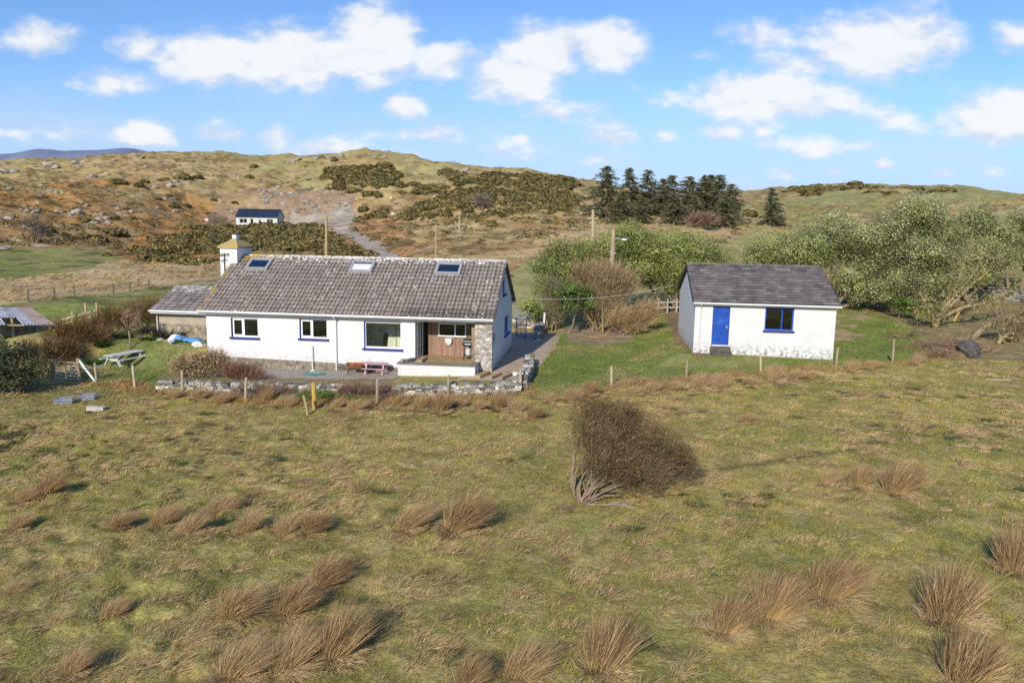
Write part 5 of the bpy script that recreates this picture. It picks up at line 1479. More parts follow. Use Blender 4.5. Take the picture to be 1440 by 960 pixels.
for pts in ([(0, 0, .05), (.5, -.05, .1), (1.0, -.02, .12), (1.35, .1, .05)], [(.3, -.03, .08), (.7, .1, .12), (1.2, .18, .08)], [(.6, -.05, .1), (1.0, -.15, .06), (1.45, -.12, .04)], [(-.25, .02, .06), (.1, .0, .06)]):
    fb.tube([np.array(p0) + np.array(q) for q in pts], [.035, .03, .02, .012][:len(pts)], 6)
tag(fb.build('fallen_branch', M['bark'], smooth=True), 'forked grey dead branch lying at the foot of the windblown bush', 'branch')

# small bare tree in the garden
sb = hit(184, 491)
bt = empty('bare_sapling', sb, 0, 'small bare young tree on the lawn behind the white picnic table', 'tree')
mb = MB(); mb.tube([(0, 0, -.1), (-.02, 0, .6), (-.05, 0, 1.0)], [.05, .045, .04], 7)
tips = []
for i in range(9):
    a = i * 2.4; e = (math.cos(a) * .42, math.sin(a) * .42, 1.75 + .2 * math.sin(i)); m_ = (math.cos(a) * .22, math.sin(a) * .22, 1.3)
    mb.tube([(-.05, 0, .95), m_, e], [.03, .02, .01], 5); tips.append(e)
mb.build('trunk', M['bark'], bt, smooth=True)
rng = np.random.default_rng(8); n = 620
b = np.array(tips)[rng.integers(0, 9, n)] * rng.uniform(.82, 1.0, (n, 1)); V, Fa, C = ribbons(b, unit(n, rng) * .7 + np.array([.35, 0, .9]), rng.uniform(.15, .4, n), .013, np.array([.2, 0, 0]), (.3, .2, .12), (.42, .3, .18), 2, rng)
mesh_np('crown', V, Fa, C, M['twig'], bt)

# ------------------------------------------------------------------ conifers on the ridge
def conifer(px, ytop, ybase, wpx, Y, label, seed, group='conifers along the ridge', bushy=.0, half=0):
    rng = np.random.default_rng(seed)
    p = onto(px, Y); top = at(px, ytop, Y)[2]; Ht = top - p[2]; Rm = wpx / F * Y * rng.uniform(.64, .84)
    t = empty('conifer', p, 0, label, 'conifer', group); t.rotation_euler = (rng.normal(0, .03), rng.normal(0.02, .035), 0)
    tk = MB(); tk.tube([(0, 0, -.3), (rng.normal(0, .1), 0, Ht * .5), (0, 0, Ht * .97)], [.3, .18, .04], 7)
    rows = []; z = Ht * rng.uniform(.07, .14)
    pts = []
    while z < Ht * .98:
        f = z / Ht
        Rz = Rm * (1 - f) ** rng.uniform(.55, .9) * rng.uniform(.55, 1.2) + .22
        nb = int(5 + 6 * (1 - f)) if rng.random() > .06 else 3
        for j in range(nb):
            a = rng.uniform(0, 6.283); rr_ = Rz * rng.uniform(.5, 1.15) * (1 + .35 * math.cos(a - .3) * (half))
            ns = max(3, int(rr_ / .22))
            tone = rng.uniform(.6, 1.35)
            for s in np.linspace(.12, 1, ns):
                for _ in range(2):
                    pts.append((math.cos(a) * rr_ * s, math.sin(a) * rr_ * s, z - .22 * rr_ * s * s + .12 * rr_ * s, a + rng.normal(0, .8), tone))
            if rng.random() < .5: tk.tube([(0, 0, z), (math.cos(a) * rr_ * .9, math.sin(a) * rr_ * .9, z - .05)], [.05, .015], 4, cap=False)
        z += Ht * .03 * rng.uniform(.6, 1.5) * (1.6 - f)
    for s in range(14): pts.append((0, 0, Ht * (.88 + .09 * s / 14), rng.uniform(0, 6.28), 1))
    A = np.array(pts); n = len(A)
    d = np.stack([np.cos(A[:, 3]), np.sin(A[:, 3]), rng.normal(.05, .3, n)], 1)
    c = np.array([.14, .14, .075]) * A[:, 4:5] * rng.uniform(.7, 1.3, (n, 1))
    V, Fa, C = ribbons(A[:, :3] + rng.normal(0, .08, (n, 3)), d, rng.uniform(.4, .9, n), .2, np.array([.05, 0, -.12]), c * .8, c * 1.25, 2, rng)
    mesh_np('crown', V, Fa, C, M['needle'], t)
    tk.build('trunk', M['bark'], t)


for i, a in enumerate([(849, 231, 306, 62, 168, 'broad bushy conifer, the largest, at the left end of the ridge row'), (882, 235, 306, 36, 174, 'narrow conifer second from the left in the ridge row'),
                       (907, 237, 305, 42, 176, 'even pointed conifer third from the left in the ridge row'), (924, 250, 305, 26, 180, 'small slim conifer fourth from the left in the ridge row'),
                       (933, 245, 305, 34, 174, 'pointed conifer just right of the small slim one in the ridge row'), (957, 246, 307, 42, 170, 'conifer with a thin spire standing apart in mid row'),
                       (980, 246, 307, 36, 172, 'dark conifer left of its close twin in the ridge row'), (991, 245, 306, 36, 177, 'dark conifer right of its close twin in the ridge row'),
                       (1006, 244, 306, 40, 172, 'ragged conifer with an open top second from the right of the ridge row'), (1023, 257, 307, 40, 170, 'low conifer at the right end of the ridge row'),
                       (868, 268, 308, 30, 162, 'half height conifer in front of the two left ones'), (944, 272, 308, 34, 164, 'stunted bushy conifer low in the middle of the ridge row'), (969, 278, 309, 32, 163, 'low spreading conifer between the spire and the dark twins'), (1012, 276, 309, 34, 163, 'low bushy conifer in front of the right end of the ridge row'), (898, 277, 309, 30, 163, 'low bushy conifer left of the small slim one')]):
    conifer(*a, seed=200 + i)
conifer(1077, 264, 305, 30, 172, 'lone ragged conifer standing right of the ridge row', 230, None, half=.8)
# ================================================================== gorse and rocks on the hill
def gorse_arrays(cx, cy, rad, hgt, rng, yellow, n):
    u = unit(n, rng); u[:, 2] = np.abs(u[:, 2])
    r = .55 + .45 * rng.random(n) ** .6
    lump = 1 + .3 * (fbm(u[:, 0] * 3 + cx, u[:, 1] * 3 + cy, 1, 2, 9) - .5) * 2
    p = u * (r * lump)[:, None] * np.array([rad, rad, hgt])
    p[:, 2] = p[:, 2] - .15
    nrm = u + unit(n, rng) * .8 + np.array([0, 0, .2]); nrm /= np.linalg.norm(nrm, axis=1, keepdims=True)
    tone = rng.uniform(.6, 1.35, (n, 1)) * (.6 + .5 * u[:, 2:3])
    c = np.array([(.15, .13, .052), (.19, .16, .06), (.22, .17, .075)])[rng.integers(0, 3, n)] * tone
    yy = (rng.random(n) < yellow) & (u[:, 2] > .1)
    c[yy] = np.array([.34, .26, .05]) * rng.uniform(.6, 1.2, (yy.sum(), 1))
    return p, nrm, c


GP = [([(190, 368), (250, 322), (330, 318), (455, 318), (455, 340), (440, 352), (330, 360), (300, 358), (235, 374)], 640, .09),
      ([(435, 262), (470, 238), (540, 232), (575, 262), (625, 262), (622, 276), (560, 280), (505, 272), (450, 268)], 430, .05),
      ([(555, 310), (590, 285), (640, 262), (700, 244), (800, 246), (812, 280), (790, 304), (690, 306), (640, 300), (590, 312)], 760, .04),
      ([(605, 255), (640, 240), (665, 246), (640, 258)], 34, .05),
      ([(480, 300), (545, 296), (545, 308), (500, 308)], 34, .06),
      ([(452, 350), (505, 345), (520, 360), (455, 362)], 34, .1),
      ([(1100, 268), (1160, 262), (1290, 264), (1330, 268), (1290, 272), (1180, 272), (1120, 276)], 42, .0)]
GLAB = ['broad band of dark and yellow flowering gorse below the hillside house', 'dark gorse thicket high on the middle of the hill', 'wide gorse thicket covering the saddle left of the conifers', 'gorse on the crest right of the pole', 'gorse beside the upper track', 'gorse behind the bungalow roof next to the track', 'dark heather along the far right ridge']
rng = np.random.default_rng(31)
for gi, (P, n, yel) in enumerate(GP):
    Pp = np.array([(hit(*q)[:2] if (hit(*q)[1] < 345 or q[0] > 840) else onto(q[0], 338)[:2]) for q in P])
    lo, hi = Pp.min(0), Pp.max(0)
    X = rng.uniform(lo[0], hi[0], n * 30); Y = rng.uniform(lo[1], hi[1], n * 30)
    ok = in_poly(X + (fbm(X, Y, 8, 2, 71) - .5) * 14, Y, Pp) & (fbm(X, Y, 11, 3, 72 + gi) > (.36 if gi != 0 else .25))
    X, Y = X[ok][:n], Y[ok][:n]; Z = G(X, Y)
    acc = []
    for x, y, z in zip(X, Y, Z):
        rad = rng.uniform(.7, 2.0) * (1 + (y - 150) / 500); m_ = 130
        if gi == 6: rad *= 2.2
        p, nr_, c = gorse_arrays(x, y, rad, rad * rng.uniform(.55, .8) * (.5 if gi == 6 else 1), rng, yel * (2.2 if rng.random() < .3 else .5), m_)
        acc.append(leaf_quads(p + np.array([x, y, z]), nr_, .62 * (1 + (y - 150) / 300) * (2.4 if gi == 6 else 1), .7, c, rng))
    V, Fa, C = merge(acc)
    tag(mesh_np('gorse_thicket', V, Fa, C, M['gorse']), GLAB[gi], 'gorse', kind='stuff')

GB = [(168, 258, 22), (203, 256, 14), (196, 262, 16), (232, 254, 16), (257, 252, 26), (278, 250, 16), (162, 308, 16), (178, 296, 12), (90, 408 - 76, 18), (118, 336, 26), (137, 340, 30), (163, 330, 34), (106, 318, 14), (120, 312, 16), (185, 308, 14), (166, 344, 16),
      (222, 280, 10), (238, 276, 10), (193, 358, 18), (206, 365, 16), (218, 362, 20), (245, 292, 18), (262, 290, 14), (290, 300, 10), (350, 250, 14), (358, 236, 14), (48, 340, 20), (60, 330, 24), (70, 326, 20), (692, 318, 20), (768, 314, 16), (752, 310, 12), (470, 226, 12), (512, 296, 18), (1010, 304, 10), (1055, 302, 22), (1030, 306, 14), (570, 302, 12),
      (612, 318, 16), (640, 312, 12), (805, 312, 16), (330, 286, 10), (300, 282, 10), (150, 360, 14)]
rng = np.random.default_rng(32)
gp = []
for i in range(5):
    p, nr_, c = gorse_arrays(i * 7.1, i * 3.3, 1.0, .75, rng, .03 if i < 4 else .2, 520)
    V, Fa, C = leaf_quads(p, nr_, .3, .7, c, rng)
    gp.append(mesh_np('gorse_bush', V, Fa, C, M['gorse']))
for i, (px, py, w) in enumerate(GB):
    p = hit(px, py)
    o = gp[i] if i < 5 else gp[i % 5].copy()
    if i >= 5: COL.objects.link(o)
    s = w / F * p[1] * .5
    o.location = p; o.scale = (s, s, s * random.uniform(.8, 1.15)); o.rotation_euler = (0, 0, random.uniform(0, 6.28))
    lb, g = ('separate dark gorse bush on the rocky slope left of the hillside house', 'gorse bushes on the left slope') if px < 310 else ('separate dark gorse bush on the middle or right of the hill', 'gorse bushes on the middle and right slope')
    tag(o, lb, 'bush', g)
# heather and low scrub peppering the hill
rng = np.random.default_rng(36)
n = 3600
u = rng.random(n); y = 120 * (345 / 120) ** u; x = rng.uniform(-.72, .3, n) * y
ok = fbm(x, y, 16, 3, 76) * .6 + fbm(x, y, 5, 2, 77) * .4 > .5
for kx in ('field_mid', 'yard', 'hay', 'field_rt'): ok &= mask(kx, x, y, 4) < .5
ok &= ~in_poly(x, y, np.array(tr)) & ~((x > -88) & (x < -64) & (y > 222) & (y < 240))
x, y = x[ok], y[ok]; N = len(x); k = 26; z = G(x, y)
rad = rng.uniform(.3, 1.0, N) * (1 + rng.random(N) ** 6); u_ = unit(N * k, rng); u_[:, 2] = np.abs(u_[:, 2])
p = np.repeat(np.stack([x, y, z], 1), k, 0) + u_ * np.repeat(rad, k)[:, None] * np.array([1.3, 1, .6])
pal = np.array([(.14, .125, .055), (.2, .15, .075), (.25, .19, .09), (.17, .15, .06), (.3, .19, .09)])[rng.integers(0, 5, N)]
C_ = np.repeat(pal, k, 0) * rng.uniform(.6, 1.3, (N * k, 1))
V, Fa, C = leaf_quads(p, u_ + unit(N * k, rng) * .7, .38, .7, C_, rng)
tag(mesh_np('heather', V, Fa, C, M['gorse']), 'low brown heather and scrub peppering the hillside', 'heather', kind='stuff')
# a russet bare bush on the ridge and a dead grey one
twig_shrub('bare_shrub', 'reddish brown bare bush at the foot of the ridge conifers', 'shrub', hit(985, 322), [(0, 0, 1.6, 4.2, 2.0, 1.5)], 1600, 1.0, .12, (.2, .13, .09), (.3, .2, .14), 6, .08, seed=41)
twig_shrub('bare_shrub', 'grey leafless bush on the slope left of the gorse', 'shrub', hit(50, 342), [(0, 0, 2.6, 2.6, 2.0, 2.0)], 900, 1.1, .07, (.16, .13, .1), (.22, .18, .14), 8, .1, seed=42)
twig_shrub('bare_shrub', 'pale purple-brown leafless bush among the gorse left of the conifers', 'shrub', hit(676, 296), [(0, 0, 2.4, 3.0, 2.0, 2.0)], 900, 1.2, .09, (.2, .16, .13), (.28, .22, .17), 8, .1, seed=43)


def rock_mesh(seed, sub=2):
    bm = bmesh.new(); bmesh.ops.create_icosphere(bm, subdivisions=sub, radius=1)
    r = np.random.default_rng(seed); pl_ = unit(9, r); dd_ = r.uniform(.5, .95, 9)
    for v in bm.verts:
        c = np.array(v.co)
        for q, d_ in zip(pl_, dd_):
            e = c @ q - d_
            if e > 0: c = c - q * e
        c = c * (1 + r.normal(0, .03)); v.co = c
    me = bpy.data.meshes.new('rock_outcrop'); bm.to_mesh(me); bm.free()
    a_ = me.color_attributes.new('Col', 'FLOAT_COLOR', 'POINT'); a_.data.foreach_set('color', np.ones(len(me.vertices) * 4, np.float32))
    me.materials.append(M['rock'])
    return me


rmesh = [rock_mesh(300 + i) for i in range(7)]
RK = [(70, 234, 18), (78, 236, 12), (8, 244, 22), (22, 243, 16), (105, 230, 14), (112, 232, 12), (132, 249, 14), (125, 250, 10), (150, 244, 8), (72, 270, 12), (80, 272, 10), (40, 299, 14), (54, 297, 10), (48, 300, 12), (12, 309, 16), (79, 299, 10), (108, 299, 16),
      (140, 310, 16), (148, 308, 12), (132, 314, 12), (152, 315, 12), (218, 265, 12), (240, 262, 14), (247, 256, 12), (185, 298, 10), (178, 302, 12), (168, 300, 8), (122, 290, 10), (116, 286, 8), (246, 298, 12), (418, 226, 14), (412, 228, 10), (452, 222, 16), (465, 222, 14), (480, 221, 12), (446, 224, 10), (398, 300 - 12, 10), (36, 290, 8), (60, 262, 10), (10, 268, 10),
      (4, 352, 22), (12, 350, 14), (655, 240, 12), (648, 243, 10), (720, 288, 10), (205, 235, 8), (190, 240, 8), (310, 236, 8), (330, 248, 8), (285, 215 + 4, 8), (160, 226, 8), (200, 222, 10), (540, 222, 8), (520, 219, 8)]
for i, (px, py, w) in enumerate(RK):
    p = hit(px, py); o = bpy.data.objects.new('rock_outcrop', rmesh[i % 7]); COL.objects.link(o)
    s = w / F * p[1] * .5
    o.location = p + np.array([0, 0, s * .12]); o.scale = (s, s * .8, s * .5); o.rotation_euler = (random.uniform(-.3, .3), random.uniform(-.3, .3), random.uniform(0, 6.28))
    lb, g = ('pale grey rock outcrop on the left slope of the rugged hill', 'rock outcrops on the left slope') if px < 300 else ('pale grey rock outcrop near the crest or middle of the hill', 'rock outcrops near the crest')
    tag(o, lb, 'rock', g)
# countless small stones
rng = np.random.default_rng(33)
acc = []
def stones(P, n, s0, s1, thr, seed):
    Pp = poly_px(P); lo, hi = Pp.min(0), Pp.max(0)
    X = rng.uniform(lo[0], hi[0], n * 12); Y = rng.uniform(lo[1], hi[1], n * 12)
    ok = in_poly(X, Y, Pp) & (fbm(X, Y, 9, 3, seed) > thr); X, Y = X[ok][:n], Y[ok][:n]; Z = G(X, Y)
    base = np.array([(-1, -1, -.4), (1, -1, -.4), (1, 1, -.4), (-1, 1, -.4), (-.7, -.7, .5), (.7, -.6, .6), (.6, .7, .5), (-.7, .6, .6)])
    fa = np.array([(0, 1, 5), (0, 5, 4), (1, 2, 6), (1, 6, 5), (2, 3, 7), (2, 7, 6), (3, 0, 4), (3, 4, 7), (4, 5, 6), (4, 6, 7)])
    for x, y, z in zip(X, Y, Z):
        s = rng.uniform(s0, s1) * (.6 + .8 * rng.random() ** 3); th = rng.uniform(0, 6.28)
        v = base * (1 + rng.normal(0, .22, base.shape)) * s * np.array([1, .8, .7]); c_, s_ = math.cos(th), math.sin(th)
        v = np.stack([v[:, 0] * c_ - v[:, 1] * s_ + x, v[:, 0] * s_ + v[:, 1] * c_ + y, v[:, 2] + z], 1)
        acc.append((v, fa, np.tile(rng.uniform(.6, 1.25), (8, 3))))
stones([(-150, 320), (-20, 240), (200, 222), (330, 240), (300, 300), (180, 330), (0, 330)], 260, .25, .8, .56, 81)
stones([(380, 232), (470, 214), (560, 222), (520, 236), (400, 240)], 130, .3, .9, .52, 82)
stones([(300, 300), (390, 262), (490, 270), (500, 296), (400, 300)], 150, .3, 1.1, .45, 83)
stones([(395, 303), (440, 296), (490, 296), (498, 306), (460, 316), (400, 316)], 220, .15, .45, .3, 84)
V, Fa, C = merge(acc)
tag(mesh_np('scattered_stones', V, Fa, C, M['rock']), 'small pale stones strewn over the hillside', 'stones', kind='stuff')


# ================================================================== dry stone walls
def stone_wall(name, label, P, zb, h, thick, rng, courses=5, mul=.82):
    mb = MB(); P = [np.array(p, float) for p in P]
    for i in range(len(P) - 1):
        a, b = P[i], P[i + 1]; Ls = np.linalg.norm(b - a); d = (b - a) / Ls; nn = np.array([-d[1], d[0]])
        for side in (-1, 1):
            z = 0; 
            for c in range(courses):
                hc = h / courses * rng.uniform(.85, 1.15); s = -rng.uniform(0, .15)
                while s < Ls:
                    w = rng.uniform(.14, .42); cen = a + d * (s + w / 2) + nn * side * thick * (.27 - .02 * c) + nn * rng.normal(0, .02)
                    zz = g1(*cen) + zb + z if callable(zb) is False else zb(*cen) + z
                    tone = mul * rng.choice([.4, .7, 1.0, 1.3, 1.7], p=[.2, .3, .3, .14, .06]); hh = hc * rng.uniform(.75, 1.2)
                    if c == courses - 1 and rng.random() < .18: s += w; continue
                    vs = []
                    for k in range(8):
                        q = np.array([(-1, 1)[k & 1] * w * .48, (-1, 1)[(k >> 1) & 1] * thick * .26, (-.5, .5)[k >> 2] * hh * 1.02 + hh * .5]) * (1 + rng.normal(0, .1, 3)) + rng.normal(0, .012, 3)
                        vs.append((cen[0] + d[0] * q[0] + nn[0] * q[1], cen[1] + d[1] * q[0] + nn[1] * q[1], zz + q[2]))
                    mb.add(vs, [(0, 2, 3, 1), (4, 5, 7, 6), (0, 1, 5, 4), (2, 6, 7, 3), (0, 4, 6, 2), (1, 3, 7, 5)], (tone, tone * rng.uniform(.95, 1), tone * rng.uniform(.86, .96)))
                    s += w
                z += hc
    o = mb.build(name, M['stone'])
    return tag(o, label, 'wall')


rng = np.random.default_rng(51)
wl = [hit(229, 549)[:2], hit(330, 553)[:2], hit(430, 556)[:2], hit(530, 557)[:2], hit(640, 556)[:2], hit(725, 551)[:2]]
stone_wall('dry_stone_wall', 'long low grey dry stone wall in front of the bungalow terrace', wl, -.08, .56, .5, rng)
stone_wall('dry_stone_wall', 'short tumbled dry stone wall bounding the concrete path on its right', [hit(733, 546)[:2], hit(742, 527)[:2], hit(745, 512)[:2]], -.08, .55, .5, rng, 4)
stone_wall('dry_stone_wall', 'low dry stone wall beside the garden gateway under the leaning shrub', [onto(757, 46.5)[:2], onto(761, 49.5)[:2]], -.05, .7, .45, rng, 5)
stone_wall('dry_stone_wall', 'dark dry stone wall below the blue railing behind the bungalow', [onto(724, 52)[:2], onto(764, 51.5)[:2]], -.05, .75, .45, rng, 5)
stone_wall('dry_stone_wall', 'grey dry stone wall half hidden behind the trees at the far right', [onto(1325, 63)[:2], onto(1380, 62)[:2], onto(1450, 60)[:2]], -.1, 1.2, .6, rng, 6, .5)

# ================================================================== fence, gate, posts
fence = empty('wire_fence', (FENCE[6][0], FENCE[6][1], g1(*FENCE[6])), 0, 'post and wire fence running between the rough pasture and the garden', 'fence')
fo = np.array(fence.location)
tops = [(136, 537, 510), (190, 545, 513), (257, 553, 520), (345, 565, 530), (530, 569, 532), (630, 560, 527), (732, 549, 521), (860, 545, 515), (965, 533, 505), (1070, 526, 498), (1175, 517, 488), (1255, 510, 477), (1330, 505, 478)]
rng = np.random.default_rng(61)
fps = []
for (px, py, ty) in tops:
    p = hit(px, py); h = (py - ty) / F * p[1] * 1.02
    if px == 1330: continue
    e = p + np.array([rng.normal(0, .03), rng.normal(0, .02), h])
    mb = MB(); c = rng.uniform(.95, 1.5)
    mb.tube([p + np.array([0, 0, -.3]) - fo, p * .5 + e * .5 - fo, e - fo, e - fo + np.array([0, 0, .012])], [.062, .06, .056, .04], 8, (c, c * .97, c * .9))
    mb.build('post', M['wood'], fence); fps.append((p, e))
mb = MB()
for i in range(len(fps) - 1):
    for f in (.35, .62, .9):
        a = fps[i][0] * (1 - f) + fps[i][1] * f - fo; b = fps[i + 1][0] * (1 - f) + fps[i + 1][1] * f - fo
        m_ = (a + b) / 2 - np.array([0, 0, .03]); mb.tube([a, m_, b], .0022, 4, (.5, .5, .5), cap=False)
mb.build('wire', M['galv'], fence)

gp0, gp1 = hit(75, 535), hit(112, 537)
gate = empty('field_gate', gp0, 0, 'galvanised bar gate between wooden posts beside the dark evergreen bush', 'gate')
mb = MB(); dgx = gp1 - gp0; dgx[2] = 0
for z in (.12, .26, .4, .55, .72, .9): mb.tube([dgx * .07 + np.array([0, 0, z]), dgx * .95 + np.array([0, 0, z])], .02, 6)
for f in (.07, .5, .95): mb.tube([dgx * f + np.array([0, 0, .1]), dgx * f + np.array([0, 0, .92])], .022, 6)
mb.build('bars', M['galv'], gate)
for v, h, r_ in ((np.zeros(3), .98, .11), (dgx, 1.1, .085)):
    mb = MB(); mb.tube([v + np.array([0, 0, -.3]), v + np.array([0, 0, h]), v + np.array([0, 0, h + .02])], [r_, r_ * .95, r_ * .7], 9, (1.1, 1.05, .95)); mb.build('post', M['wood'], gate)
mb = MB(); b0 = gp1 + np.array([.05, .0, 1.05]) - gp0; b1 = hit(135, 538) + np.array([0, 0, .02]) - gp0; mb.bar(b0, b1, .09, .09); mb.build('brace', M['white_paint'], gate)

for px, py, tx, ty, lb, rr_, cc_ in ((434, 583, 427, 556, 'short weathered post leaning beside the thicker yellow post', .06, (1.2, 1.1, .8)), (443, 576, 441, 538, 'thick yellow lichened post before the green plants by the stone wall', .1, (1.5, 1.15, .45))):
    p = hit(px, py); e = at(tx, ty, p[1] - .05); mb = MB(); mb.tube([p - np.array([0, 0, .2]), p * .5 + e * .5, e, e + np.array([0, 0, .015])], [rr_, rr_, rr_ * .9, rr_ * .6], 9, cc_)
    tag(mb.build('wooden_post', M['wood']), lb, 'post')
for px, py, tx, ty, Y, lb in ((1341, 452, 1352, 432, 51, 'yellow lichened post leaning over by the fallen tree'), (1370, 450, 1377, 431, 53, 'grey leaning post right of the yellow leaning one')):
    p = hit(px, py); e = at(tx, ty, p[1]); mb = MB(); mb.tube([p, e], .085, 8, (1.4, 1.1, .5) if px < 1350 else (1.1, .95, .6)); tag(mb.build('wooden_post', M['wood']), lb, 'post')
# small fence at the edge of the back field and rails by the shed
bf = [hit(px, py) for px, py in ((40, 424), (77, 420), (105, 418), (160, 414), (183, 411), (210, 408))]
q = empty('wire_fence', bf[0], 0, 'thin dark post fence between the green field and the brown moor', 'fence')
for p in bf:
    mb = MB(); v = p - bf[0]; mb.tube([v - np.array([0, 0, .2]), v + np.array([0, 0, .95])], .06, 6, (.5, .48, .45)); mb.build('post', M['wood'], q)
mb = MB()
for i in range(len(bf) - 1):
    for z in (.5, .85): mb.tube([bf[i] - bf[0] + np.array([0, 0, z]), bf[i + 1] - bf[0] + np.array([0, 0, z])], .006, 4, (.6, .6, .6))
mb.build('wire', M['grey_metal'], q)
rl = [onto(px, Y) for px, Y in ((78, 46.5), (99, 46.2), (118, 46), (134, 46.4))]
q = empty('rail_fence', rl[0], 0, 'pale timber rail fence beside the tin shed', 'fence')
for i, p in enumerate(rl):
    mb = MB(); v = p - rl[0]; mb.tube([v - np.array([0, 0, .2]), v + np.array([0, 0, 1.3 if i > 1 else .9])], .07, 7, (1.5, 1.4, 1.2)); mb.build('post', M['wood'], q)
for z in (.55, .85):
    mb = MB(); mb.bar(rl[0] - rl[0] + np.array([0, 0, z]), rl[3] - rl[0] + np.array([0, 0, z]), .03, .1, (1.4, 1.35, 1.2)); mb.build('rail', M['wood'], q)
rl = [onto(px, Y) for px, Y in ((914, 57), (927, 57), (940, 57), (953, 57.2), (963, 57.4))]
q = empty('rail_fence', rl[0], 0, 'pale grey rail fence under the trees left of the hut', 'fence')
for i, p in enumerate(rl):
    mb = MB(); v = p - rl[0]; mb.bar(v - np.array([0, 0, .2]), v + np.array([0, 0, 1.1]), .1, .1, (2, 2, 1.9)); mb.build('post', M['grey_wood'], q)
for z in (.4, .8):
    mb = MB(); mb.bar(np.array([0, -.07, z]), rl[-1] - rl[0] + np.array([0, -.07, z]), .03, .1, (2, 2, 1.9)); mb.build('rail', M['grey_wood'], q)
# blue railing and garden gate
rl = [onto(723, 54), onto(770, 53.6)]
q = empty('blue_railing', rl[0], 0, 'pale blue metal railing on the lane behind the bungalow gable', 'railing')
mb = MB(); dv_ = rl[1] - rl[0]
for z in (.12, 1.05): mb.bar(np.array([0, 0, z]), dv_ + np.array([0, 0, z]), .04, .05)
for i in range(23): mb.bar(dv_ * (i / 22) + np.array([0, 0, .0]), dv_ * (i / 22) + np.array([0, 0, 1.12]), .025 if i % 6 else .06, .025 if i % 6 else .06)
mb.build('bars', M['blue_metal'], q)
mb = MB(); mb.bar(dv_ * .55 + np.array([0, .3, .45]), dv_ * .95 + np.array([0, .3, .45]), .5, .5); mb.build('panel', M['blue_sill'], q)
p0, p1 = onto(727, 46.8), onto(741, 46.6)
q = empty('garden_gate', p0, 0, 'dark blue iron garden gate across the path beside the bungalow', 'gate')
mb = MB(); dv_ = p1 - p0
for z in (.15, .85, 1.2): mb.bar(np.array([0, 0, z]), dv_ + np.array([0, 0, z]), .03, .03)
for i in range(8): mb.bar(dv_ * (i / 7) + np.array([0, 0, .05]), dv_ * (i / 7) + np.array([0, 0, 1.25]), .022 if 0 < i < 7 else .06, .022 if 0 < i < 7 else .06)
mb.build('bars', M['blue_sill'], q)
for px, Y, h, lb in ((765, 49.5, 1.25, 'white painted post, lower one, at the end of the blue railing'), (770, 51.0, 1.6, 'white painted post, taller one, leaning against the yellowish tree')):
    p = onto(px, Y); mb = MB(); mb.bar(p - np.array([0, 0, .2]), p + np.array([.08, 0, h]), .11, .11); mb.bar(p + np.array([.08, 0, h]), p + np.array([.085, 0, h + .04]), .14, .14); tag(mb.build('white_post', M['white_paint']), lb, 'post')


# ================================================================== poles and cable
def pole(px, py_top, Y, r_, label, arms=(), lamp=False, lean=0.0, name='utility_pole', col=(1, 1, 1)):
    p = onto(px, Y); top = at(px + lean, py_top, Y)
    t = empty(name, p, 0, label, 'pole'); e = top - p
    mb = MB(); mb.tube([(0, 0, -.4), e * .5, e], [r_, r_ * .9, r_ * .75], 9, col); mb.build('shaft', M['wood'], t)
    for (dz, hw) in arms:
        mb = MB(); mb.bar(e + np.array([-hw, 0, -dz]), e + np.array([hw, 0, -dz + .05]), .1, .12, (1.3, 1.25, 1.1))
        for s in (-.9, 0, .9): mb.tube([e + np.array([hw * s, 0, -dz + .06]), e + np.array([hw * s, 0, -dz + .26])], [.05, .04], 6, (.6, .6, .6))
        mb.build('crossarm', M['wood'], t)
    if lamp:
        mb = MB(); mb.tube([e + np.array([.02, 0, -.6]), e + np.array([.35, 0, -.62]), e + np.array([.6, 0, -.66])], [.03, .03, .03], 6); mb.build('lamp_arm', M['galv'], t)
        mb = MB(); mb.tube([e + np.array([.55, 0, -.68]), e + np.array([.75, 0, -.7]), e + np.array([.9, 0, -.68])], [.05, .09, .04], 8); mb.build('lamp_head', M['white_paint'], t)
        mb = MB(); mb.bar(e + np.array([-.14, -.1, -1.6]), e + np.array([.2, -.1, -1.6]), .05, .06, (1, 1, 1)); mb.build('bracket', M['galv'], t)
    return t


pole(459, 304, 84, .17, 'timber utility pole with crossarm rising behind the bungalow roof', [(.15, 1.05)], col=(1.2, 1.15, .85))
pole(613, 315, 92, .1, 'thin grey pole with a short crosspiece behind the bungalow ridge', [(.3, .42)], col=(1.2, 1.2, 1.15))
pole(646, 299, 134, .16, 'slender distant pole on the brown slope above the roof', [(.3, .4)], col=(1.3, 1.25, 1.15))
pole(834, 295, 66, .16, 'tall grey pole standing behind the green trees', [(.75, .5), (1.1, .3)], lean=0, col=(1.45, 1.42, 1.35))
pole(858, 322, 51.8, .19, 'thick leaning lamp post standing among the shrubs', lamp=True, lean=5, col=(1.15, 1.12, 1.02), name='lamp_post')
pole(542, 216, 352, .35, 'tiny pole standing on the crest of the hill', [(.4, 1.0)], col=(.9, .9, .9))
a = np.array(H.matrix_world @ Vector((.05, 6.9, 2.9))) if False else np.array([*hl(.06, 6.6), 2.95]); b = np.array([BX - .05, BY + 5.2, BZ + 3.15])
mb = MB(); pts = [a * (1 - s) + b * s - np.array([0, 0, .45 * 4 * s * (1 - s)]) for s in np.linspace(0, 1, 14)]
mb.tube(pts, .008, 5); tag(mb.build('overhead_cable', M['cable']), 'thin pale cable slung from the bungalow gable to the hut', 'cable')


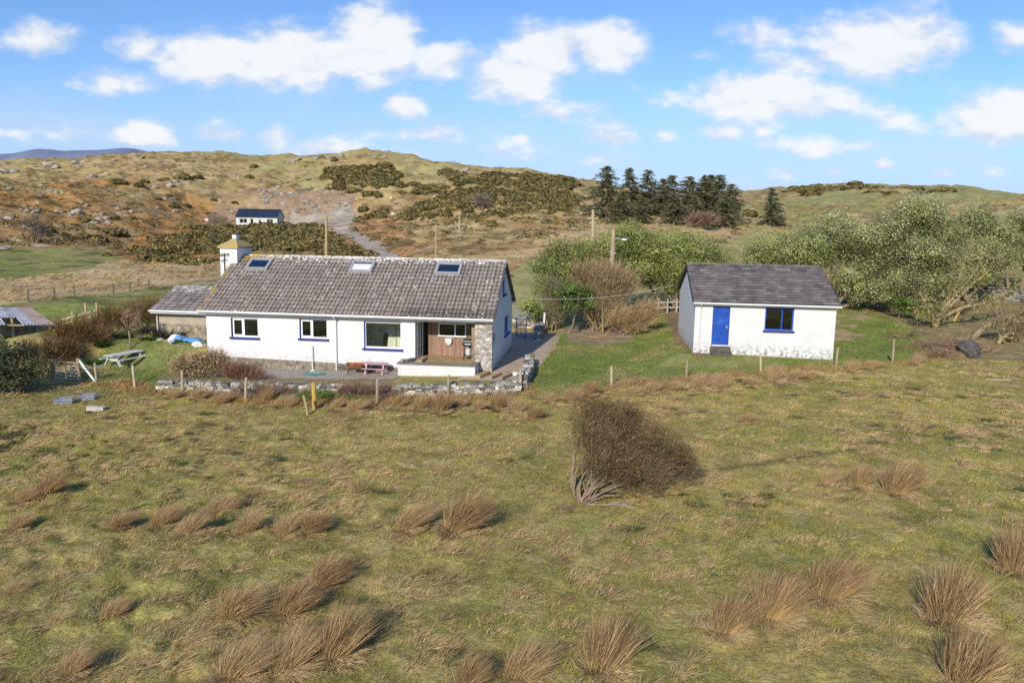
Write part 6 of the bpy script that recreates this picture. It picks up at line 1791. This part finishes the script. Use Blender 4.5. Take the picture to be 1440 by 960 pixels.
# ================================================================== things in the garden
def picnic_table(name, label, p, rz, s, mat, tone=(1, 1, 1)):
    t = empty(name, p, rz, label, 'picnic table'); t.scale = (s, s, s)
    mb = MB()
    for i in range(4): mb.box(-.85, .85, -.36 + i * .185, -.36 + i * .185 + .17, .70, .74, tone)
    mb.build('tabletop', mat, t)
    for sg in (-1, 1):
        mb = MB(); mb.box(-.85, .85, sg * .72 - .12, sg * .72 - .005, .42, .455, tone); mb.box(-.85, .85, sg * .72 + .005, sg * .72 + .12, .42, .455, tone); mb.build('seat', mat, t)
    for x in (-.6, .6):
        mb = MB()
        for sg in (-1, 1): mb.bar((x, sg * .2, .698), (x, sg * .68, .0), .05, .1, tone, up=(1, 0, 0))
        mb.bar((x + .052, -.84, .375), (x + .052, .84, .375), .045, .09, tone); mb.bar((x + .052, -.36, .652), (x + .052, .36, .652), .045, .085, tone)
        mb.build('leg_frame', mat, t)
    return t


picnic_table('picnic_table', 'white wooden picnic table on the lawn left of the bungalow', hit(176, 511), R(66), 1.0, M['white_paint']).scale = (1.15, .8, .74)
pk = picnic_table('picnic_table', 'faded pink picnic table on the terrace under the picture window', hit(529, 525), R(-7), .68, M['pink'])
q = empty('grey_pallet', hit(128, 517), R(25), 'grey slatted timber frame lying on the grass beside the white picnic table', 'pallet')
for i in range(7):
    mb = MB(); mb.bar((-.9 + i * .3, -.35, .06), (-.9 + i * .3, .35, .06), .09, .03, (1.4, 1.4, 1.45)); mb.build('slat', M['grey_wood'], q)
for y in (-.35, .35):
    mb = MB(); mb.bar((-1.0, y, .02), (1.0, y, .02), .05, .07, (1.4, 1.4, 1.4)); mb.build('bearer', M['grey_wood'], q)
# wheelbarrow
p = hit(500, 526)
q = empty('wheelbarrow', p, R(8), 'rusty wheelbarrow standing by the pink picnic table', 'wheelbarrow')
mb = MB()
rim = [(-.42, -.3), (.42, -.24), (.5, 0), (.42, .24), (-.42, .3)]; bot = [(-.25, -.16), (.2, -.13), (.26, 0), (.2, .13), (-.25, .16)]
vs = [(x, y, .52) for x, y in rim] + [(x, y, .27) for x, y in bot] + [(x * .95, y * .95, .51) for x, y in rim] + [(x * .9, y * .9, .3) for x, y in bot]
mb.add(vs, [(i, (i + 1) % 5, 5 + (i + 1) % 5, 5 + i) for i in range(5)] + [(10 + i, 15 + i, 15 + (i + 1) % 5, 10 + (i + 1) % 5) for i in range(5)] + [(i, 10 + i, 10 + (i + 1) % 5, (i + 1) % 5) for i in range(5)] + [(9, 8, 7, 6, 5), (15, 16, 17, 18, 19)])
mb.build('tray', M['rust'], q)
mb = MB()
for sg in (-1, 1): mb.tube([(.55, sg * .05, .18), (.2, sg * .17, .25), (-.4, sg * .25, .3), (-.85, sg * .27, .45)], .02, 6); mb.tube([(-.3, sg * .22, .28), (-.36, sg * .22, .01)], .018, 6)
mb.build('frame', M['dark_metal'], q)
mb = MB()
mb.tube([(.55 + .17 * math.cos(a_), 0, .18 + .17 * math.sin(a_)) for a_ in np.linspace(0, 6.283, 17)], .035, 6, cap=False); mb.tube([(.55, -.05, .18), (.55, .05, .18)], .07, 8); mb.build('wheel', M['black'], q)
# poles, hose, planks
p = hit(440, 521); q = empty('white_pole', p, 0, 'thin white pole standing on the terrace before the second window', 'pole')
mb = MB(); mb.tube([(0, 0, 0), (-.04, 0, 1.25)], .03, 7); mb.build('shaft', M['white_paint'], q); mb = MB(); mb.tube([(0, 0, .0), (0, 0, .05)], [.13, .1], 10); mb.build('base', M['white_paint'], q)
p = hit(492, 519); mb = MB(); mb.tube([p, p + np.array([0, 0, .95])], .012, 5, (.8, .8, .8)); tag(mb.build('thin_rod', M['galv']), 'thin grey rod standing by the wall behind the wheelbarrow', 'rod')
p = hit(432, 527); mb = MB()
for k in range(5):
    mb.tube([p + np.array([(.22 + .05 * k) * 1.2 * math.cos(a_) + .1 * k, (.14 + .02 * k) * math.sin(a_), .03 + .012 * k]) for a_ in np.linspace(.3, 6.283, 22)], .018, 5, cap=False)
mb.tube([p + np.array([x, .1 * math.sin(x * 4), .03]) for x in np.linspace(.3, 1.2, 12)], .018, 5)
tag(mb.build('garden_hose', M['turquoise']), 'turquoise garden hose coiled on the terrace below the white pole', 'hose')
def lplank(name, label, pts, w, h, mat, col=(1, 1, 1), cat='plank'):
    mb = MB(); mb.bar(pts[0], pts[1], w, h, col); o = mb.build(name, mat, None); o.location = (HX, HY, 0); o.rotation_euler = (0, 0, -HT); return tag(o, label, cat)
lplank('timber_plank', 'grey timber plank lying on the porch coping at its left end', [(-4.0, -.75, .49), (-3.75, -.06, .49)], .22, .07, M['grey_wood'])
lplank('timber_step', 'tan timber step below the glazed porch door', [(-3.35, -.62, .46), (-3.3, .28, .5)], .26, .12, M['wood'], (1.2, 1.0, .8), 'step')
p = hl(-4.1, -.95); mb = MB(); mb.tube([(p[0], p[1], .446), (p[0], p[1], .52), (p[0], p[1], .58), (p[0], p[1], .61)], [.06, .1, .09, .03], 10); tag(mb.build('stone_ball', M['stone']), 'round grey stone sitting on the corner of the porch coping', 'stone')
for i, (a0, y0, lb) in enumerate(((-.28, -1.3, 'timber step against the end of the porch wall, leftmost of three'), (.35, -1.4, 'timber step in the middle of three below the stone pillar'), (.85, -1.5, 'timber step on the path, rightmost of three'))):
    w = .3 if i == 0 else .12
    mb = MB(); mb.bar((a0 - .12, y0 - .35, .02 + .02), (a0 + .2, y0 + .75, .05), w, .14 if i == 0 else .1, (1.3, 1.05, .75) if i < 2 else (.9, .8, .65)); o = mb.build('timber_step', M['wood']); o.location = (HX, HY, 0); o.rotation_euler = (0, 0, -HT); tag(o, lb, 'step')
# barbecue in the porch
p = hl(-1.22, .6)
q = empty('barbecue', (p[0], p[1], .42), -HT, 'black lidded barbecue standing against the stone side of the porch', 'barbecue')
mb = MB()
for x in (-.2, .2):
    for y in (-.16, .16): mb.bar((x, y, .04), (x * .95, y, .72), .035, .035)
mb.box(-.22, .22, -.18, .18, .2, .23); mb.build('trolley', M['dark_metal'], q)
mb = MB(); mb.tube([(-.25, 0, .82), (.25, 0, .82)], .19, 14, (1.3, 1.3, 1.3)); mb.box(-.26, .26, -.2, .2, .72, .83); o = mb.build('lid', M['dark_metal'], q)
mb = MB(); mb.tube([(-.18, -.23, .9), (.18, -.23, .9)], .016, 6); mb.box(-.14, .14, -.212, -.2, .74, .8); mb.build('handle', M['galv'], o)
mb = MB(); mb.tube([(0, 0, .231), (0, 0, .5), (0, 0, .56)], [.14, .14, .06], 12, (1.5, 1.5, 1.5)); mb.build('gas_bottle', M['grey_metal'], q)
for x in (-.23, .23):
    mb = MB(); mb.tube([(x, -.17, .045), (x + .03, -.17, .045)], .045, 10); mb.build('wheel', M['black'], q)
# chair seen through the picture window
p = hl(-5.5, 1.6)
q = empty('armchair', (p[0], p[1], -.019), R(-20), 'dark high backed armchair seen through the picture window', 'chair')
fab = surf('dark_fabric', (.05, .045, .04), (.03, .03, .03), 9, .9, True)
mb = MB(); mb.boxf(lambda a, d, z: (a + .12 * (z - .5), d, z), -.3, -.18, -.28, .28, .45, 1.42); mb.build('backrest', fab, q, bevel=.02)
mb = MB(); mb.box(-.28, .3, -.28, .28, .4, .5); mb.build('seat', fab, q, bevel=.02)
for x in (-.24, .26):
    for y in (-.24, .24):
        mb = MB(); mb.bar((x, y, 0), (x, y, .4), .045, .045); mb.build('leg', M['wood'], q)
for y in (-.3, .3):
    mb = MB(); mb.bar((-.25, y, .68), (.28, y, .66), .06, .04); mb.build('arm', M['wood'], q)
# crates and block in the field
for px, py, rz, lb in ((91, 566, R(16), 'grey plastic crate in the pasture, left of the pair'), (123, 561, R(12), 'grey plastic crate in the pasture, right of the pair')):
    p = hit(px, py); q = empty('plastic_crate', p, rz, lb, 'crate')
    mb = MB(); a0, b0, h = .33, .24, .2
    mb.box(-a0, a0, -b0, b0, 0, .02)
    for z0, z1 in ((.02, .06), (.1, .13), (.165, h)):
        mb.box(-a0, a0, -b0, -b0 + .02, z0, z1); mb.box(-a0, a0, b0 - .02, b0, z0, z1); mb.box(-a0, -a0 + .02, -b0 + .02, b0 - .02, z0, z1); mb.box(a0 - .02, a0, -b0 + .02, b0 - .02, z0, z1)
    for k in range(7):
        x = -a0 + .003 + k * (2 * a0 - .026) / 6
        mb.box(x, x + .02, -b0 - .003, -b0 + .017, .02, h - .002); mb.box(x, x + .02, b0 - .017, b0 + .003, .02, h - .002)
    for k in range(1, 4):
        y = -b0 + k * 2 * b0 / 4
        mb.box(-a0 - .003, -a0 + .017, y, y + .02, .02, h - .002); mb.box(a0 - .017, a0 + .003, y, y + .02, .02, h - .002)
    mb.build('body', M['plastic_grey'], q)
p = hit(136, 577); mb = MB(); mb.box(-.36, .36, -.14, .14, -.05, .17); o = mb.build('concrete_block', surf('pale_block', (.5, .46, .4), (.38, .35, .3), 7, .9, True, .5, 20), bevel=.015); o.location = p; o.rotation_euler = (0, .03, R(-4)); tag(o, 'pale concrete block lying in the rough grass by the crates', 'block')
p = hit(1403, 535); mb = MB(); mb.bar(p + np.array([-.55, .08, .04]), p + np.array([.55, -.12, .06]), .12, .04, (1.6, 1.5, 1.3)); tag(mb.build('timber_plank', M['wood']), 'pale plank lying on the grass at the right edge', 'plank')
# rubble and tarpaulin by the outbuilding
p = onto(262, 40.1); rng = np.random.default_rng(71)
xs = np.linspace(-.8, .8, 26); ys = np.linspace(-.4, .4, 10); XX, YY = np.meshgrid(xs, ys)
ZZ = .05 + .45 * fbm(XX, YY, .35, 3, 91) - .15 * (np.abs(YY) / .4) ** 3 - .25 * (np.abs(XX) / .8) ** 4
V = np.stack([XX + p[0], YY + p[1], ZZ + p[2]], -1).reshape(-1, 3); ia = np.arange(V.shape[0]).reshape(XX.shape)
tag(mesh_np('blue_tarpaulin', V, np.stack([ia[:-1, :-1], ia[:-1, 1:], ia[1:, 1:], ia[1:, :-1]], -1).reshape(-1, 4), np.ones((len(V), 3)), M['tarp'], smooth=True), 'crumpled blue tarpaulin on the ground before the stone outbuilding', 'tarpaulin')
for i, (px, Y, s, lb) in enumerate(((243, 40.3, .36, 'white rubble sack slumped at the left end of the blue tarpaulin'), (274, 39.5, .24, 'small pale sack in front of the blue tarpaulin'))):
    me = rock_mesh(400 + i, 3); o = bpy.data.objects.new('rubble_sack', me); COL.objects.link(o); me.materials.clear(); me.materials.append(M['white_paint']); p = onto(px, Y); o.location = p + np.array([0, 0, s * .3]); o.scale = (s * 1.3, s, s * .75); tag(o, lb, 'sack')
for i, (px, Y, s) in enumerate(((222, 40.5, .2), (231, 40.2, .16), (227, 40.9, .22), (237, 39.9, .14), (249, 39.5, .13), (284, 39.6, .18))):
    o = bpy.data.objects.new('garden_stone', rmesh[i]); COL.objects.link(o); p = onto(px, Y); o.location = p; o.scale = (s * 1.3, s, s * .7); o.rotation_euler = (0, 0, i); tag(o, 'pale loose stone in the rubble strip before the stone outbuilding', 'stone', 'loose stones by the outbuilding')
for i, (px, py, s, lb) in enumerate(((757, 478, .13, 'white stone on the verge, farther of two'), (745, 500, .15, 'white stone on the verge, nearer of two'), (724, 527, .24, 'white painted boulder at the end of the path wall'))):
    me = rmesh[i + 2].copy(); me.materials.clear(); me.materials.append(M['white_paint']); o = bpy.data.objects.new('white_stone', me); COL.objects.link(o); o.location = hit(px, py); o.scale = (s * 1.3, s, s * .7); tag(o, lb, 'stone')
for px, py, s, lb in ((550, 279, .5, 'tiny white boulder by the fence line high on the hill'), (553, 302, .7, 'tiny grey-white boulder beside the upper track'), (291, 311, 1.0, 'small white tank left of the hillside house')):
    me = rock_mesh(px, 2); me.materials.clear(); me.materials.append(M['far_white']); o = bpy.data.objects.new('white_boulder' if px > 300 else 'water_tank', me); COL.objects.link(o); o.location = hit(px, py); o.scale = (s, s, s * (1.3 if px > 300 else .9)); tag(o, lb, 'boulder' if px > 300 else 'tank')


# leafy garden plants
def leafy_plant(name, label, p, w, h, n, cols, seed, flowers=None, group=None):
    rg = np.random.default_rng(seed); th = rg.uniform(0, 6.283, n); r = np.sqrt(rg.random(n)) * w * .5
    base = np.stack([r * np.cos(th), r * np.sin(th) * .6, np.zeros(n) - .02], 1); d = np.stack([np.cos(th) * .45, np.sin(th) * .45, np.ones(n)], 1) + rg.normal(0, .15, (n, 3))
    c = np.array(cols)[rg.integers(0, len(cols), n)] * rg.uniform(.7, 1.3, (n, 1))
    pr_ = [ribbons(base, d, h * rg.uniform(.6, 1.2, n), .035, np.array([.25, 0, -.3]), c * .6, c, 3, rg, .7)]
    if flowers:
        m_ = flowers; q = np.stack([rg.uniform(-w, w, m_) * .5, rg.uniform(-w, w, m_) * .3, h * rg.uniform(.8, 1.05, m_)], 1); pr_.append(leaf_quads(q, unit(m_, rg), .08, .9, np.tile((.7, .5, .03), (m_, 1)), rg))
    V, Fa, C = merge(pr_); o = mesh_np(name, V, Fa, C, M['grass']); o.location = p
    return tag(o, label, 'plant', group)


GL = [(.17, .28, .04), (.24, .36, .05), (.14, .22, .04)]
for i, (px, py, w, h, lb) in enumerate(((436, 564, .95, .72, 'largest bright green strappy plant behind the yellow post'), (461, 563, .8, .6, 'bright green strappy plant right of the yellow post'), (410, 564, .7, .45, 'low green strappy plant left of the yellow post'), (385, 562, .6, .35, 'smaller dull green plant at the foot of the stone wall'), (502, 564, .6, .45, 'green strappy plant alone under the pink table, by the stone wall'), (620, 566, .6, .28, 'low green weed at the foot of the stone wall below the porch'))):
    leafy_plant('strappy_plant', lb, hit(px, py), w, h, 420, GL, 80 + i)
for i, (px, Y, w, h, fl_, lb) in enumerate(((122, 38.6, .9, .5, 0, 'dark green daffodil leaves at the hedge foot, nearest the gate'), (138, 39.8, .7, .5, 16, 'daffodil clump with yellow flowers in the left flower bed'), (168, 41.2, 1.0, .42, 0, 'green daffodil leaves under the tan hedge shrub'), (205, 40.6, 1.0, .35, 14, 'daffodil clump with few yellow flowers on the lawn right of the picnic table'), (220, 41.5, .8, .35, 4, 'green clump on the lawn toward the outbuilding'))):
    leafy_plant('daffodil_clump', lb, onto(px, Y), w, h, 260, [(.08, .15, .04), (.11, .19, .05)], 90 + i, fl_)
leafy_plant('ivy_plant', 'dark green ivy mound growing on the foot of the outbuilding wall', onto(233, 41.0), 1.1, .9, 300, [(.05, .06, .03), (.1, .08, .05)], 99)

# ================================================================== fallen trees on the right
def limbs(name, label, cat, base, Ls, mat, leaves=None, seed=0, twigs=0):
    rg = np.random.default_rng(seed); t = empty(name, base, 0, label, cat); t.scale = (1.05, 1.05, .95); mb = MB(); ends = []
    for pts, r0, r1 in Ls:
        P = [np.array(q, float) for q in pts]; out_ = []
        for i in range(len(P) - 1):
            for s in np.linspace(0, 1, 4)[:-1]: out_.append(P[i] * (1 - s) + P[i + 1] * s + rg.normal(0, .04, 3))
        out_.append(P[-1]); k = len(out_)
        mb.tube(out_, [r0 + (r1 - r0) * i / (k - 1) for i in range(k)], 7); ends += out_[k // 3:]
        for i in range(k // 3, k):
            for _ in range(2):
                e = out_[i] + unit(1, rg)[0] * rg.uniform(.3, .8) + np.array([.2, 0, .25]); mb.tube([out_[i], (out_[i] + e) / 2 + rg.normal(0, .06, 3), e], [r1 * .8, r1 * .5, .008], 4, cap=False); ends.append(e)
    mb.build('trunk', M[mat], t, smooth=True)
    pr_ = []
    E_ = np.array(ends)
    if twigs:
        b_ = E_[rg.integers(0, len(E_), twigs)]; c_ = rg.uniform(.7, 1.3, (twigs, 1)); pr_.append(ribbons(b_, unit(twigs, rg) + np.array([.3, 0, .4]), rg.uniform(.25, .7, twigs), .018, rg.normal(0, .15, (twigs, 3)), np.array([.26, .19, .1]) * c_, np.array([.38, .29, .15]) * c_, 2, rg))
    if leaves:
        n, cols = leaves; q = E_[rg.integers(0, len(E_), n // 12)]; q = np.repeat(q, 12, 0) + rg.normal(0, .22, (len(q) * 12, 3))
        c_ = np.array(cols)[rg.integers(0, len(cols), len(q))] * rg.uniform(.7, 1.3, (len(q), 1)); pr_.append(leaf_quads(q, unit(len(q), rg), .14, .55, c_, rg))
    if pr_:
        V, Fa, C = merge(pr_); mesh_np('crown', V, Fa, C, M['leaf'], t)
    return t


LV = [(.28, .29, .08), (.36, .35, .12), (.44, .41, .22), (.32, .3, .09)]
b = onto(1320, 50.5)
limbs('leaning_tree', 'broken yellow lichened tree with many splayed limbs right of the evergreens', 'tree', b,
      [([(0, 0, 0), (.3, 0, .9), (1.2, .2, 2.2), (2.6, .4, 4.2)], .2, .05), ([(.2, 0, .6), (-.5, .2, 1.5), (-1.0, .3, 2.4)], .15, .05), ([(.2, 0, .5), (1.5, -.2, 1.4), (2.9, 0, 1.75), (4.4, .2, 2.4), (5.6, .4, 3.3)], .15, .05),
       ([(.1, 0, .4), (.8, .3, 1.8), (1.5, .5, 3.2), (1.8, .5, 4.6)], .15, .04), ([(0, 0, .3), (-.7, -.2, .8), (-1.5, -.2, 1.0)], .1, .03), ([(.5, 0, 1.1), (2.2, .2, 3.0), (3.8, .3, 4.6)], .12, .04), ([(.1, 0, .2), (-.4, -.3, 1.0), (-.9, -.3, 1.5)], .08, .03)], 'lichen_bark', (3000, LV), 5, 1200)
b = onto(1420, 45.5)
limbs('fallen_tree', 'uprooted fallen tree with yellow lichened trunk at the right edge', 'tree', b,
      [([(-1.6, .2, .1), (-.9, .3, .85), (.2, .4, 1.3), (2.0, .5, 2.0)], .2, .07), ([(-.9, .3, .85), (.4, .2, .95), (2.0, .0, 1.3)], .13, .05), ([(.3, -.3, .0), (.35, -.1, .7), (.7, 0, 1.2), (1.6, 0, 1.3)], .17, .08), ([(-.9, -.9, .0), (-.1, -.6, .65)], .12, .09), ([(.9, -.4, .0), (.8, -.2, .6), (1.2, .1, 1.4)], .16, .08), ([(.1, -.4, .15), (-.5, -.5, .8), (-.9, -.4, 1.1)], .07, .03)], 'lichen_bark', (250, LV), 6, 1300)
q = [o for o in COL.objects if o.name.startswith('fallen_tree')][0]
rg = np.random.default_rng(9); n = 900; bb = np.stack([rg.uniform(.2, 1.6, n), rg.normal(-.2, .25, n), rg.uniform(.2, 1.3, n)], 1)
V, Fa, C = ribbons(bb, unit(n, rg) + np.array([0, -.4, -.9]), rg.uniform(.2, .6, n), .03, (0, 0, -.2), (.2, .14, .08), (.34, .25, .13), 2, rg); o = mesh_np('root_plate', V, Fa, C, M['twig'], q)
# brush pile
b = onto(1350, 42.6); rg = np.random.default_rng(10); n = 1900
t = empty('brush_pile', b, 0, 'heap of cut brush and reddish twigs beside the dark boulder', 'brush pile')
bb = np.stack([rg.normal(-.2, .95, n), rg.normal(0, .7, n), np.zeros(n)], 1); bb[:, 2] = np.abs(rg.normal(.15, .18, n)); c_ = np.array([(.34, .2, .12), (.4, .3, .18), (.3, .17, .11), (.45, .36, .24)])[rg.integers(0, 4, n)] * rg.uniform(.6, 1.2, (n, 1))
V, Fa, C = ribbons(bb, unit(n, rg) * np.array([1, 1, .35]) + np.array([.3, 0, .12]), rg.uniform(.4, 1.1, n), .022, rg.normal(0, .15, (n, 3)), c_ * .8, c_, 2, rg); mesh_np('twigs', V, Fa, C, M['twig'], t)
for i in range(12):
    mb = MB(); a_ = rg.normal(0, .8, 3) * np.array([1, .6, .1]) + np.array([-.3, 0, .25]); e = a_ + unit(1, rg)[0] * np.array([1, .6, .35]) * rg.uniform(.7, 1.3); mb.tube([a_, (a_ + e) / 2 + rg.normal(0, .08, 3), e], [.045, .035, .015], 5, (.9, .85, .8))
    mb.build('branch', M['bark'], t, smooth=True)
b = onto(1277, 46.5); mb = MB()
for pts in ([(-1.2, .1, .05), (-.4, 0, .12), (.5, .1, .35), (1.2, .3, .8)], [(-.9, .3, .4), (-.4, 0, .14), (.1, -.2, .1)], [(.4, .1, .3), (1.0, .5, .7), (1.4, .6, 1.1)], [(.5, 0, .2), (1.2, -.1, .5), (1.6, 0, .9)], [(-.6, -.2, .1), (.3, -.3, .08)]):
    mb.tube([np.array(b) + np.array(q_) for q_ in pts], np.linspace(.06, .02, len(pts)), 6, (.6, .55, .5))
tag(mb.build('fallen_branch', M['bark'], smooth=True), 'dark forked dead branch on dry grass below the broken yellow tree', 'branch')
b = onto(838, 47.2); mb = MB()
for pts in ([(-.6, 0, .05), (.4, -.1, .12), (1.6, 0, .1)], [(-.3, -.3, .05), (.7, -.35, .08), (1.9, -.2, .06)], [(.2, 0, .1), (.9, .25, .2), (1.5, .3, .15)]):
    mb.tube([np.array(b) + np.array(q_) for q_ in pts], [.04, .03, .012], 6, (1.1, .95, .8))
tag(mb.build('fallen_branch', M['bark'], smooth=True), 'tan fallen branches on the lawn below the bare brown shrub', 'branch')
me = rock_mesh(777, 4); me.materials.clear(); me.materials.append(surf('dark_boulder', (.12, .11, .1), (.055, .05, .045), 3, .95, True, .8, 8, (.24, .2, .15), 4, (.55, .7))); o = bpy.data.objects.new('boulder', me); COL.objects.link(o)
p = onto(1371, 40.6); o.location = p + np.array([0, 0, .28]); o.scale = (.62, .55, .6); tag(o, 'dark grey rounded boulder at the end of the fence beside the brush', 'boulder')
rg = np.random.default_rng(12); n = 1500
u = unit(n, rg); u[:, 2] = np.abs(u[:, 2]) * .9; V, Fa, C = ribbons(u * np.array([1.1, .7, .45]) * rg.random((n, 1)) ** .4, u + rg.normal(0, .5, (n, 3)) + np.array([.2, 0, .2]), rg.uniform(.15, .4, n), .02, (0, 0, -.2), (.32, .22, .13), (.5, .36, .22), 2, rg)
o = mesh_np('dead_grass_mound', V, Fa, C, M['grass']); o.location = onto(1335, 40.4); tag(o, 'straw coloured mound of dead grass left of the dark boulder', 'grass mound')
